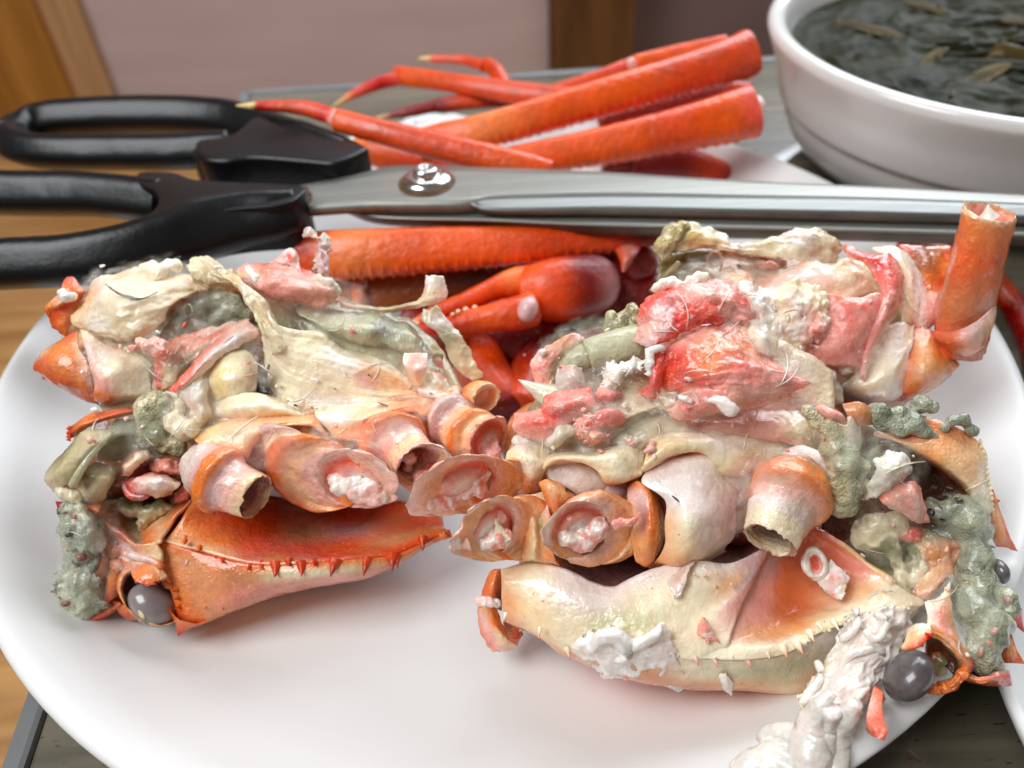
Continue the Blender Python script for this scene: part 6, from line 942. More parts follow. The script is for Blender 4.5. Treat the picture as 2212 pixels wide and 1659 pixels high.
patch('joint_face', rb, FQ, 'Z7', [
    [(1550, 480, 11, 'l'), (1650, 390, 11, 'l'), (1850, 350, 11, 'L'), (2040, 330, 10, 'w'), (2110, 480, 8, 'L'), (2220, 560, 6, 'L')],
    [(1530, 560, 12, 'L'), (1720, 560, 14, 'L'), (1900, 550, 15, 'L'), (2060, 560, 13, 'W'), (2220, 640, 8, 'L')],
    [(1690, 680, 14, 'L'), (1850, 700, 17, 'W'), (2020, 720, 16, 'W'), (2210, 740, 9, 'l')],
    [(1690, 850, 14, 'p'), (1850, 860, 18, 'c'), (2000, 860, 16, 'L'), (2210, 860, 9, 'l')],
    [(1690, 1000, 13, 'p'), (1850, 1020, 16, 'u'), (1990, 1000, 14, 'L'), (2190, 960, 8, 'L')],
    [(1630, 1120, 10, 'P'), (1800, 1150, 12, 'P'), (1960, 1110, 10, 'u'), (2130, 1030, 6, 'c')],
    [(1570, 1175, 6, 'o'), (1780, 1182, 6, 'p'), (1960, 1142, 5, 'u'), (2140, 1050, 2, 't')]], 'pale_shell', n=60, nz=(.4, .25))
for x, y, a, b, r_ in ((1770, 670, 40, 7, 40), (1000, 610, 50, 8, 35), (1945, 820, 8, 20, 0), (960, 600, 30, 6, 30)): ellip('dark_fleck', rb, FQ, 'Z7', x, y, 16.5 if x > 1600 else 12, a, b, r_, .4, 'dark_meat', 'd', sub=2)
patch('top_plate', rb, FQ, 'Z7', [[(545, 330, 9, 'u'), (640, 262, 9, 'L'), (760, 250, 8, 'n'), (860, 300, 8, 'n')], [(535, 390, 10, 'u'), (620, 365, 12, 'u'), (720, 375, 12, 'c'), (840, 420, 10, 'c')], [(570, 420, 9, 'b'), (660, 440, 11, 'L'), (740, 500, 11.5, 'c'), (810, 500, 9, 'u')], [(535, 480, 8, 'o'), (620, 480, 9, 'o'), (700, 545, 9, 'P'), (785, 565, 8, 'P')], [(540, 620, 5, 'p'), (620, 640, 6, 'l'), (700, 640, 6, 'o'), (790, 620, 6, 'm')]], 'pale_shell', nz=(.4, .4))
ellip('coxa', rb, FQ, 'Z7', 1050, 510, 8, 235, 140, 18, 2.6, 'pale_shell', 'L', sub=4, nz=(.3, .3))
ellip('coxa', rb, FQ, 'Z7', 1250, 600, 6.4, 190, 95, 5, 2.2, 'pale_shell', 'l', sub=3, nz=(.3, .3))
patch('top_plate', rb, FQ, 'Z7', [[(815, 400, 10, 'c'), (860, 345, 10, 'u'), (1000, 325, 10, 'y'), (1150, 335, 10, 'y'), (1300, 285, 9, 'c'), (1450, 245, 9, 'c'), (1570, 250, 8, 'u')], [(803, 450, 12, 'u'), (880, 380, 13.5, 'u'), (1020, 365, 14, 'u'), (1180, 370, 14, 'c'), (1350, 350, 13, 'y'), (1540, 390, 10, 'c')], [(860, 432, 12, 'P'), (950, 400, 13, 'P'), (1060, 405, 14, 'u'), (1200, 450, 14, 'u'), (1350, 470, 14, 'c'), (1530, 460, 10, 'c')], [(900, 425, 10, 'P'), (1080, 410, 11, 'P'), (1180, 440, 12.5, 'u'), (1230, 510, 13.5, 'u'), (1280, 562, 13.5, 'P'), (1400, 550, 12.5, 'p'), (1530, 500, 10, 'u')], [(900, 430, 6, 'b'), (1080, 420, 7), (1180, 455, 7), (1230, 520, 8), (1280, 570, 8), (1400, 560, 7), (1530, 515, 6)]], 'pale_shell', n=60, nz=(.3, .3))
patch('top_plate', rb, FQ, 'Z7', [[(1590, 230, 10, 'c'), (1750, 185, 10, 'y'), (1950, 185, 9, 'c'), (2120, 195, 8, 'w'), (2260, 235, 7, 'n'), (2430, 255, 6, 'n')], [(1570, 290, 12, 'u'), (1740, 260, 14, 'u'), (1950, 260, 13, 'c'), (2060, 260, 12, 'w'), (2250, 320, 11, 'n'), (2445, 320, 7, 'u')], [(1535, 430, 13, 'u'), (1620, 380, 14, 'u'), (1780, 330, 14, 'u'), (1960, 330, 13, 'u'), (2080, 400, 12, 'y'), (2250, 400, 11, 'u'), (2435, 420, 7, 'p')], [(1525, 485, 11, 'u'), (1600, 442, 12, 'u'), (1780, 352, 12, 'P'), (1980, 352, 11, 'P'), (2100, 500, 10, 'z'), (2260, 490, 9, 'P'), (2395, 470, 6, 'P')], [(1530, 495, 7, 'b'), (1600, 455, 8, 'b'), (1780, 370, 7), (1980, 375, 6), (2100, 515, 5), (2260, 505, 4), (2390, 485, 2)]], 'pale_shell', n=60, nz=(.35, .3))
patch('skin', rb, FQ, 'Z5', [[(930, 1260, 8, 'n'), (1100, 1010, 8, 'n'), (1300, 890, 7, 'E'), (1460, 1050, 8, 'n'), (1620, 1030, 7, 'c')], [(960, 1300, 9, 'p'), (1200, 1180, 11, 't'), (1350, 1180, 11, 'n'), (1540, 1130, 10, 'y')], [(1100, 1320, 10, 'c'), (1300, 1240, 12, 'c'), (1500, 1180, 12, 'c'), (1560, 1200, 10, 'y')]], 'membrane', nz=(.4, .5), rag=.2)
patch('skin', rb, FQ, 'Z5', [[(1080, 1340, 7, 'n'), (1300, 1240, 7, 'c'), (1500, 1200, 7, 't'), (1680, 1320, 6, 'p')], [(980, 1480, 8, 'n'), (1200, 1400, 10, 'e'), (1400, 1340, 10, 'n'), (1700, 1380, 8, 'q')], [(880, 1640, 8, 'n'), (1150, 1560, 10, 'L'), (1350, 1450, 10.5, 'n'), (1750, 1425, 9, 'c'), (2212, 1440, 8, 'q')], [(700, 1680, 6, 'n'), (1100, 1640, 8, 'c'), (1350, 1560, 9, 'n'), (1750, 1480, 7, 'c'), (2212, 1480, 6, 'q')]], 'membrane', n=70, m=10, nz=(.6, .3), fold=(.4, .4, .06))
patch('skin', rb, FQ, 'Z8', [[(-200, 60, 7, 'q'), (100, 70, 8, 'q'), (350, 20, 8, 'q'), (480, 30, 7, 'c'), (620, 20, 6, 'w')], [(-150, 140, 9, 'k'), (150, 130, 11, 'k'), (400, 120, 11.5, 'k'), (560, 130, 10, 'c'), (700, 120, 7, 'c')], [(-100, 190, 8, 'q'), (200, 190, 10, 'q'), (420, 200, 11, 'q'), (620, 220, 10, 'c'), (745, 260, 6, 'y')], [(300, 240, 6, 'p'), (450, 250, 9, 'p'), (620, 290, 9, 'q'), (745, 340, 5, 'y')]], 'membrane', n=44, nz=(.5, .35))
ellip('coxa', rb, FQ, 'Z8', 690, 470, 8, 230, 165, 42, 4, 'pale_shell', 'L', sub=4, nz=(.4, .3))
stump(rb, FQ, 'Z8', 115, [(640, 470, 200, 115, 8, 'P'), (590, 560, 290, 172, 11.6, 'o'), (552, 650, 305, 192, 14, 'o'), (512, 725, 250, 150, 13.6, 'q'), (470, 800, 230, 122, 14.6, 'L'), (440, 880, 212, 94, 15.4, 'y'), (422, 945, 204, 78, 15.8, 'c', 'tip'), (424, 948, 176, 58, 15.1, 'm'), (440, 900, 150, 50, 11, 'd'), (460, 860, 100, 30, 8, 'd')])
patch('joint_flap', rb, FQ, 'Z8', [[(385, 420, 12, 'o'), (420, 440, 13, 'o'), (520, 500, 14, 'o')], [(290, 560, 12, 'P'), (360, 560, 14, 'o'), (480, 560, 15, 'p')], [(240, 640, 11, 'o'), (290, 640, 13, 'o'), (330, 620, 14, 'L')]], 'shell', n=24)
# coral skin and curds on top
patch('coral_skin', rb, FQ, 'M4', [
    [(1220, 340, 10, 'k'), (1420, 260, 11, 'K'), (1640, 215, 11, 'k'), (1800, 220, 10, 'K'), (1960, 290, 8, 'K'), (2060, 400, 6, 'K')],
    [(1120, 430, 11, 'Q'), (1350, 360, 14, 'Q'), (1600, 330, 15, 'k'), (1850, 360, 14, 'f'), (2000, 430, 11, 'K'), (2110, 510, 8, 'K')],
    [(1070, 530, 11, 'K'), (1170, 500, 14, 'Q'), (1230, 500, 15, 'l'), (1340, 520, 16, 'l'), (1450, 520, 16, 'Q'), (1700, 490, 16, 'K'), (1900, 500, 13, 'k'), (2110, 540, 8, 'K')],
    [(1075, 640, 11, 'q'), (1220, 640, 15, 'q'), (1320, 640, 16, 'l'), (1400, 640, 16, 'Q'), (1600, 610, 15, 'Q'), (1800, 570, 13, 'K'), (2060, 570, 9, 'K')],
    [(1065, 770, 10, 'q'), (1170, 800, 13, 'l'), (1260, 780, 14, 'K'), (1330, 760, 14, 'K'), (1480, 690, 14, 'Q'), (1650, 620, 13, 'q'), (1900, 590, 11, 'f')]], 'meat', n=80, m=10, nz=(.7, .3), fine=(.2, 1.2), rag=.5, th=1.2, fold=(.35, .4, .08))
patch('coral_skin', rb, FQ, 'M4', [
    [(1330, 810, 13, 'Q'), (1480, 700, 14, 'q'), (1650, 630, 13.5, 'k'), (1850, 600, 12, 'f'), (2000, 620, 11, 'a'), (2140, 760, 9, 'o')],
    [(1310, 920, 13, 'Q'), (1480, 860, 17, 'K'), (1700, 800, 18, 'o'), (1900, 780, 17, 'a'), (2100, 860, 14, 'o'), (2300, 960, 11, 'K')],
    [(1310, 1050, 12, 'O'), (1480, 1020, 17, 'K'), (1700, 980, 20, 'o'), (1950, 940, 20, 'K'), (2200, 980, 17, 'K'), (2500, 1080, 12, 'K')],
    [(1310, 1170, 11, 'O'), (1450, 1140, 15, 'K'), (1650, 1100, 19, 'K'), (1900, 1080, 20, 'k'), (2200, 1090, 18, 'K'), (2565, 1115, 12, 'k')],
    [(1440, 1200, 12, 'Q'), (1600, 1180, 16, 'k'), (1900, 1160, 19, 'k'), (2200, 1180, 17, 'q'), (2500, 1150, 12, 'K')],
    [(1390, 1310, 12, 'q'), (1500, 1330, 16, 'K'), (1700, 1300, 18, 'f'), (1950, 1300, 18, 'a'), (2200, 1270, 15, 'k'), (2420, 1230, 11, 'K')],
    [(1320, 1350, 11, 'q'), (1430, 1430, 13, 'k'), (1560, 1445, 14, 'K'), (1700, 1400, 14, 'k'), (1950, 1350, 13, 'q'), (2200, 1300, 11, 'k'), (2380, 1260, 9)]], 'meat', n=90, m=10, nz=(.6, .25), fine=(.12, 1.2), rag=.5, th=1.2, fold=(.35, .35, .06))
patch('coral_strip', rb, FQ, 'M4', [[(1220, 850, 12, 'Q'), (1345, 815, 12, 'K')], [(1195, 1000, 14, 'Q'), (1260, 980, 15, 'K'), (1315, 950, 13, 'K')], [(1175, 1140, 14, 'Q'), (1240, 1120, 15, 'Q'), (1295, 1100, 13, 'Q')], [(1095, 1180, 12, 'K'), (1200, 1265, 13, 'Q'), (1275, 1200, 12, 'O')]], 'meat', n=24, rag=.5, nz=(.5, .5))
patch('coral_curl', rb, FQ, 'M4', [[(280, 1225, 9, 'K'), (400, 1178, 10, 'Q'), (560, 1165, 10, 'K'), (660, 1145, 9, 'K'), (705, 1180, 8, 'K')], [(250, 1330, 11, 'K'), (400, 1300, 14, 'Q'), (580, 1280, 14, 'K'), (750, 1300, 11, 'K')], [(290, 1440, 10, 'K'), (430, 1445, 12, 'Q'), (600, 1400, 12, 'k'), (800, 1330, 9, 'K')], [(330, 1500, 7, 'R'), (450, 1490, 8, 'Q'), (620, 1450, 8, 'K'), (800, 1400, 6, 'K')]], 'meat', n=40, nz=(.4, .4), fine=(.2, 1.3), rag=.4, th=1)
patch('coral_curl', rb, FQ, 'M4', [[(25, 1375, 9, 'K'), (120, 1365, 9, 'k'), (270, 1330, 9, 'k'), (400, 1400, 9, 'k')], [(5, 1500, 10, 'k'), (150, 1450, 12, 'K'), (320, 1470, 13, 'K'), (530, 1440, 12, 'Q')], [(60, 1570, 9, 'q'), (180, 1605, 10, 'f'), (300, 1625, 10, 'k'), (450, 1520, 10, 'f')]], 'meat', n=36, nz=(.4, .5), rag=.4, th=1)
tube('coral_curl', rb, FQ, 'M4', [(690, 1540, 11, 1, 'K'), (720, 1470, 12.5, 1.6, 'Q'), (800, 1415, 13, 2, 'Q'), (890, 1410, 12.5, 1.8, 'Q'), (960, 1445, 11, 1, 'K')], 'meat', nz=(.5, .5), flat_=.6)
patch('coral_shred', rb, FQ, 'M4', [[(600, 1400, 11.6, 'q'), (660, 1370, 12.6, 'k'), (700, 1390, 12)], [(540, 1470, 12, 'K'), (600, 1460, 13.6, 'k'), (690, 1450, 13, 'K')], [(520, 1560, 11.6, 'K'), (610, 1530, 14, 'q'), (700, 1530, 13, 'K'), (760, 1540, 12)], [(600, 1600, 11.6, 'K'), (690, 1590, 14, 'P'), (780, 1580, 13, 'k'), (860, 1555, 11.6, 'k')], [(680, 1640, 10.6, 'q'), (750, 1650, 11.6, 'K'), (800, 1620, 11.6, 'q')]], 'meat', n=50, m=9, nz=(1., .5), fine=(.25, 1.3), rag=.8, th=1, fold=(.5, .4, .2))
blob('white_curd', rb, FQ, 'M4', [(430, 1550, 12, 60), (370, 1605, 11, 54), (490, 1530, 12, 46), (330, 1620, 10, 40)], 'curd', vox=.45, keys='wnw', nz=(.7, .5))
blob('white_curd', rb, FQ, 'M4', [(60, 1620, 8, 50), (130, 1640, 8, 50), (200, 1660, 8, 40)], 'curd', vox=.45, keys='Ln', nz=(.7, .5))
patch('white_curd', rb, FQ, 'M4', [[(800, 980, 9.4, 'W'), (900, 935, 10, 'W'), (1000, 930, 11, 'W'), (1090, 905, 11.6, 'W'), (1155, 930, 12, 'w')], [(785, 1060, 10, 'w'), (890, 1030, 12.6, 'W'), (990, 1020, 12.6, 'W'), (1110, 990, 12)], [(765, 1150, 10, 'w'), (850, 1120, 12, 'W'), (950, 1080, 11.6, 'W'), (1060, 1035, 11)]], 'curd', n=50, m=10, nz=(1.2, .5), fine=(.25, 1.2), rag=1.1, th=1)
tube('white_curd', rb, FQ, 'M4', [(1330, 815, 15, .5, 'W'), (1250, 815, 14.6, .9, 'W'), (1195, 840, 14, 1.1, 'W'), (1195, 930, 14, 1, 'W'), (1175, 1010, 14.4, .9, 'W'), (1210, 1060, 14.4, .5, 'W')], 'curd', nz=(.4, .8))
patch('coral_shred', rb, FQ, 'M4', [[(770, 1125, 10, 'q'), (860, 1160, 10, 'K')], [(710, 1210, 10, 'K'), (860, 1215, 13, 'Q'), (965, 1210, 10, 'K')], [(790, 1315, 9, 'R'), (860, 1290, 11, 'Q'), (920, 1240, 9, 'k')]], 'meat', n=24, nz=(.6, .6), rag=.4)
blob('white_curd', rb, FQ, 'M4', [(1250, 300, 11, 40), (1310, 260, 11, 46), (1390, 245, 11.5, 44), (1440, 270, 12, 34), (1540, 230, 12, 34), (1610, 195, 11.5, 40), (1670, 205, 11.5, 36), (1580, 240, 12, 30)], 'curd', vox=.35, keys='Wc', nz=(.5, .8))
patch('white_curd', rb, FQ, 'M4', [[(1950, 270, 8, 'W'), (2010, 238, 9, 'W'), (2100, 300, 9, 'W'), (2220, 400, 9, 'w'), (2290, 500, 8)], [(1990, 340, 10, 'W'), (2080, 380, 11.4, 'W'), (2160, 460, 11.4, 'L'), (2250, 540, 10, 'W')], [(2080, 470, 9, 'L'), (2130, 560, 10, 'w'), (2180, 640, 10, 'W'), (2250, 660, 9, 'w')]], 'curd', n=44, m=8, nz=(1, .45), fine=(.2, 1.1), rag=1)
patch('skin', rb, FQ, 'M4', [[(1980, 620, 9, 'c'), (2100, 560, 9, 'L'), (2280, 600, 8, 'w'), (2340, 700, 7, 'L')], [(2020, 720, 12, 'c'), (2160, 700, 13, 'w'), (2300, 760, 10, 'c')], [(2120, 860, 12, 'y'), (2220, 880, 13, 'w'), (2320, 900, 9, 'c')]], 'membrane', n=30, nz=(.6, .5))
blob('white_curd', rb, FQ, 'M4', [(1450, 1240, 17, 26), (1500, 1250, 17.4, 26), (1540, 1270, 17.6, 20)], 'curd', vox=.3, keys='W')
blob('white_curd', rb, FQ, 'M4', [(1710, 1265, 19, 26), (1770, 1260, 19.4, 34), (1830, 1290, 19.6, 50), (1880, 1340, 19.4, 56), (1910, 1350, 19.2, 44)], 'curd', vox=.35, keys='W', nz=(.25, .6))
for x, y in ((1160, 1480), (1180, 1500)): ellip('pink_fleck', rb, FQ, 'Z5', x, y, 13.5, 32, 20, 0, .7, 'meat', 'k', sub=2, nz=(.4, 1))
blob('pink_shred', rb, FQ, 'Z5', [(1350, 1490, 13.5, 20), (1330, 1540, 14, 30), (1300, 1560, 14, 24)], 'meat', vox=.3, keys='kq', nz=(.4, 1))
# gill and torn edges at its left end
tube('gill', rb, FQ, 'M4', [(1110, 755, 5, 3.9, 'g'), (1000, 790, 5.4, 4.0, 's'), (850, 822, 5.6, 3.9, 's'), (740, 852, 5.6, 3.7, 's'), (655, 880, 5.4, 3.5, 's')], 'membrane', n=28, nz=(.15, .5))
tube('gill', rb, FQ, 'M4', [(650, 878, 5, 2.9, 's'), (600, 895, 5, 2.7, 's'), (540, 920, 5, 2.3, 'g'), (420, 975, 4, 1.2, 's')], 'membrane', nz=(.2, .6))
blob('olive_goo', rb, FQ, 'M4', [(850, 560, 3, 50), (910, 620, 3, 56), (960, 540, 2, 46), (1030, 480, 3, 50), (840, 640, 3, 36), (1050, 600, 2, 60)], 'goo', vox=.5, keys='GjG', nz=(.9, .5))
patch('torn_flap', rb, FQ, 'M4', [[(240, 830, 4, 'k'), (400, 735, 5, 'a'), (520, 685, 5, 'f'), (625, 715, 4, 'k')], [(165, 920, 4, 'q'), (330, 900, 6, 'f'), (470, 800, 6, 'a'), (635, 760, 4, 'G')], [(165, 1000, 4, 'k'), (270, 1030, 5, 'k'), (380, 960, 5, 'G'), (490, 860, 4, 'n')], [(200, 1130, 3, 'k'), (290, 1175, 4, 'k'), (340, 1080, 4, 'n')]], 'meat', n=36, nz=(.5, .5), rag=.5)
ellip('white_fleck', rb, FQ, 'M4', 265, 850, 6, 36, 34, 0, 1.2, 'curd', 'W', sub=2, nz=(.4, .8))
patch('grey_flake', rb, FQ, 'M4', [[(385, 980, 8, 'l'), (500, 955, 9, 'q'), (605, 985, 8, 'L')], [(375, 1090, 8, 'w'), (520, 1070, 10.5, 'L'), (645, 1130, 8, 'L')], [(385, 1175, 7, 'W'), (480, 1165, 9, 'w'), (600, 1175, 8, 'L')]], 'membrane', n=24, rag=.3)
spine(rb, FQ, 'M4', 290, 1215, 5, 50, 1083, 6, 2.6, 's', 'w', mat='pale_shell', name='shell_splinter')
patch('dark_skin', rb, FQ, 'M4', [[(560, 900, 0, 'G'), (800, 950, 0, 'G'), (1100, 800, 0, 'd')], [(300, 1150, 0, 'B'), (700, 1150, 2, 'G'), (1000, 1100, 3, 't')], [(200, 1350, 0, 'B'), (700, 1350, 2, 'G'), (1000, 1300, 4, 't')]], 'dark_meat', nz=(.8, .4))

# ------------------------------------------------------------------ RIGHT REAR: a second broken body with its upright leg
FU = frame(1800, 760, 50, 50)
ub_ = thing('broken_crab', 'broken crab body at the upper right with one cut leg standing upright', 'crab body', PZ(1850, 900, 30), 'broken crab bodies resting on the shells')
blob('core', ub_, FU, 'U', [(1560, 660, -14, 110), (1700, 680, -14, 130), (1830, 720, -14, 120), (1900, 780, -12, 100), (1850, 840, -8, 70)], 'dark_meat', vox=1.2, keys='Eta', grow=1.12)
patch('flesh', ub_, FU, 'U', [
    [(1440, 570, -3, 'G'), (1600, 560, -3, 'E'), (1750, 560, -2, 'c'), (1900, 560, -3, 'c'), (2000, 600, -5, 'P')],
    [(1430, 650, -3, 'G'), (1600, 650, 0, 'k'), (1750, 660, 4, 'p'), (1900, 680, 3, 'c'), (2000, 700, -2, 'P')],
    [(1600, 760, 2, 'c'), (1740, 780, 5, 'k'), (1860, 790, 4, 'n'), (1960, 790, 1, 'o')],
    [(1700, 840, 1, 'n'), (1800, 850, 3, 'V'), (1880, 850, 3, 'n'), (1960, 840, 1, 'o')]], 'membrane', n=50, nz=(.8, .25), rag=.6)
patch('skin', ub_, FU, 'N1', [
    [(420, 1160, 4, 'G'), (560, 1060, 5, 'z'), (690, 1030, 5, 'y'), (800, 1100, 4, 'w'), (940, 1120, 4, 'w'), (1080, 1210, 3, 'w'), (1300, 1200, 3, 'n'), (1500, 1130, 4, 'w'), (1720, 1080, 4, 'c'), (1850, 1120, 3, 'n'), (2020, 1230, 2, 't')],
    [(400, 1250, 5, 'G'), (550, 1200, 7, 'n'), (720, 1160, 7, 'z'), (900, 1200, 7, 'u'), (1100, 1260, 6, 'w'), (1400, 1230, 6, 'y'), (1650, 1200, 7, 'L'), (1850, 1230, 5, 'n'), (2000, 1300, 3, 't')],
    [(430, 1340, 5, 'G'), (600, 1300, 6, 'j'), (800, 1270, 6, 'E'), (1000, 1290, 6, 'y'), (1300, 1330, 6, 'y'), (1600, 1370, 6, 'y'), (1800, 1390, 5, 'n'), (1970, 1390, 3, 'n')]], 'membrane', n=70, m=9, nz=(.8, .4), fine=(.2, 1.1), rag=.5, fold=(.7, .3, .12))
blob('olive_goo', ub_, FU, 'N1', [(470, 1240, 7, 70), (550, 1150, 6, 76), (480, 1310, 6, 52), (640, 1090, 6, 50)], 'goo', vox=.5, keys='Gzj', nz=(.8, .5))
patch('cavity_wall', ub_, FU, 'N1', [[(440, 1340, 0, 'G'), (700, 1300, -2, 'G'), (1000, 1290, -3, 'E'), (1300, 1340, -2, 'b'), (1520, 1380, 0, 'o')], [(430, 1480, -1, 'G'), (700, 1450, -5, 'G'), (950, 1450, -6, 'b'), (1250, 1480, -6, 'E'), (1500, 1500, -3, 'G')], [(380, 1650, 0, 'G'), (700, 1600, -4, 'G'), (1000, 1650, -5, 'B'), (1350, 1650, -4, 'G')]], 'dark_meat', nz=(1., .4))
loft('skin_loop', ub_, FU, 'N1', [(905, 1400, 52, 100, 5, 1, .2, 'E'), (905, 1400, 74, 122, 5, .4, .2, 't'), (905, 1400, 60, 108, 5, -1, .2, 'b')], 'membrane', n=24)
tube('olive_string', ub_, FU, 'N1', [(360, 1650, 3, .8, 'G'), (460, 1540, 4, .9, 'G'), (600, 1390, 4, .7, 'j')], 'membrane')
ellip('orange_fleck', ub_, FU, 'N1', 1370, 1420, -1, 90, 40, 10, 2, 'meat', 'o', nz=(.8, .6)); ellip('dark_fleck', ub_, FU, 'N1', 1110, 1430, -3, 36, 26, 0, 2, 'dark_meat', 'x', sub=2)
patch('pink_plate', ub_, FU, 'Z6', [[(190, 610, 4, 'k'), (350, 480, 5, 'q'), (550, 412, 6, 'p'), (700, 455, 6, 'p'), (780, 395, 5, 'c'), (850, 420, 5, 'u')], [(220, 640, 5, 'q'), (420, 560, 8, 'q'), (620, 520, 9, 'q'), (800, 510, 8, 'u'), (950, 530, 6, 't'), (1040, 640, 5, 'p')], [(360, 680, 6, 'q'), (600, 650, 9, 'p'), (800, 650, 9, 'p'), (980, 650, 7, 't')], [(400, 760, 5, 'k'), (620, 740, 8, 'k'), (820, 720, 8, 'K'), (980, 700, 6, 'K')]], 'meat', n=44, nz=(.4, .35))
patch('coral_skin', ub_, FU, 'Z6', [[(580, 640, 9, 'K'), (760, 670, 11, 'o'), (900, 680, 12, 'q'), (1060, 640, 12, 'k'), (1200, 640, 8, 'k')], [(640, 760, 10, 'k'), (800, 760, 12.5, 'K'), (980, 760, 13, 'Q'), (1120, 740, 11, 'k'), (1195, 700, 8, 'q')], [(620, 900, 10, 'k'), (780, 920, 12.5, 'K'), (920, 900, 13, 'f'), (1040, 880, 11, 'K'), (1120, 850, 8, 'q')], [(460, 1040, 9, 'q'), (650, 1060, 11.5, 'k'), (820, 1060, 12, 'K'), (960, 1020, 10, 'f'), (1060, 960, 8, 'q')], [(420, 1180, 7, 'R'), (600, 1180, 9, 'k'), (800, 1185, 10, 'k'), (910, 1205, 9, 'f'), (990, 1120, 8, 'q')]], 'meat', n=44, nz=(.5, .35), fine=(.2, 1.2), rag=.4, th=1)
patch('coral_ribbon', ub_, FU, 'Z6', [
    [(800, 390, 7, 'q'), (890, 420, 8, 'K'), (960, 470, 9, 'k'), (1000, 560, 10, 'K'), (1050, 620, 12, 'K'), (1050, 740, 13, 'k'), (990, 900, 12, 'K'), (940, 1050, 11, 'K'), (915, 1180, 10, 'k'), (925, 1270, 9, 'k')],
    [(795, 340, 7, 'K'), (900, 380, 9, 'Q'), (1000, 410, 10, 'Q'), (1080, 470, 11, 'Q'), (1130, 580, 13, 'Q'), (1140, 700, 13.5, 'k'), (1060, 880, 12.5, 'f'), (990, 1040, 11, 'k'), (940, 1190, 10, 'q'), (932, 1278, 9, 'k')],
    [(790, 288, 5, 'K'), (900, 343, 7, 'Q'), (1010, 368, 8, 'K'), (1110, 352, 8, 'K'), (1180, 430, 8, 'k'), (1220, 540, 8, 'k'), (1212, 680, 8, 'k'), (1150, 790, 8, 'q'), (1060, 955, 8, 'L'), (1010, 1085, 8, 'q'), (962, 1200, 8, 'q'), (938, 1288, 8.6, 'k')]], 'meat', n=70, nz=(.35, .4), fine=(.15, 1.3), rag=.25, th=1)
patch('white_curd', ub_, FU, 'Z6', [
    [(20, 585, 9, 'W'), (120, 640, 10, 'w'), (250, 605, 10, 'c'), (360, 578, 11, 'y'), (460, 560, 11.4, 'y'), (560, 600, 11.4, 'c'), (655, 670, 11, 'y')],
    [(80, 660, 9.8, 'W'), (200, 720, 11, 'w'), (330, 700, 12, 'y'), (450, 700, 13, 'L'), (560, 720, 13, 'c'), (665, 760, 11.8, 'c')],
    [(160, 760, 9.8, 'W'), (250, 850, 10.6, 'w'), (360, 830, 12, 'c'), (470, 820, 13, 'L'), (570, 840, 12.8, 'q'), (685, 860, 12.4, 'w')],
    [(230, 900, 9, 'c'), (330, 940, 11, 'w'), (430, 940, 12, 'w'), (540, 950, 12.6, 'q'), (650, 940, 12.4, 'k')],
    [(270, 985, 8, 'w'), (370, 1030, 10.2, 'y'), (450, 1080, 11, 'c'), (530, 1050, 11.4, 'q')],
    [(390, 1095, 8, 'w'), (440, 1135, 8.8, 'c'), (490, 1110, 9)]], 'curd', n=70, m=10, nz=(1.5, .42), fine=(.3, 1.1), rag=1.3, th=1)
for x, y, r in ((430, 930, 30), (490, 1020, 30), (470, 820, 40), (540, 960, 40)): ellip('pit', ub_, FU, 'Z6', x, y, 11.4, r, r*.8, 30, .9, 'meat', 'f', sub=2, nz=(.3, 1))
blob('white_curd', ub_, FU, 'Z6', [(590, 1205, 9, 54), (650, 1265, 9, 56), (700, 1340, 8, 50), (560, 1310, 8, 44), (720, 1410, 7, 42), (620, 1390, 7, 34), (800, 1200, 7, 40)], 'curd', vox=.45, keys='cwg', nz=(.7, .6))
patch('coxa', ub_, FU, 'Z6', [[(1060, 900, 5, 'n'), (1200, 860, 6, 'L'), (1300, 880, 5, 'n')], [(1000, 1080, 6, 'n'), (1150, 1060, 8.5, 'L'), (1280, 980, 7, 't')], [(880, 1230, 6, 't'), (1060, 1200, 9, 'n'), (1200, 1100, 9, 'w'), (1290, 980, 7, 'L')], [(740, 1330, 4, 'V'), (950, 1340, 8, 't'), (1120, 1260, 9.5, 'n'), (1260, 1100, 8, 'L')], [(720, 1390, 2, 'V'), (900, 1440, 4, 'V'), (1060, 1450, 5, 'l'), (1180, 1410, 5, 'L'), (1260, 1250, 5, 'l')]], 'pale_shell', n=40, nz=(.5, .35))
patch('shoulder', ub_, FU, 'Z6', [[(980, 325, 0, 'c'), (1120, 310, 1, 'c'), (1230, 355, 1, 'w'), (1300, 450, 0, 'w'), (1385, 590, -1, 'l'), (1480, 680, -2, 'l')], [(1120, 390, 4, 'c'), (1220, 440, 5, 'c'), (1280, 560, 5, 'w'), (1330, 680, 4, 'w'), (1400, 760, 3, 'q'), (1460, 820, 1, 'q')], [(1200, 560, 5, 'c'), (1220, 680, 6, 'c'), (1260, 740, 6, 'u'), (1320, 820, 5, 'w'), (1370, 900, 4, 'w'), (1450, 870, 1, 'p')], [(1180, 760, 5, 'n'), (1200, 860, 6, 'n'), (1260, 880, 6, 'E'), (1320, 920, 4, 'p'), (1380, 930, 3, 'b')]], 'pale_shell', n=44, nz=(.5, .4))
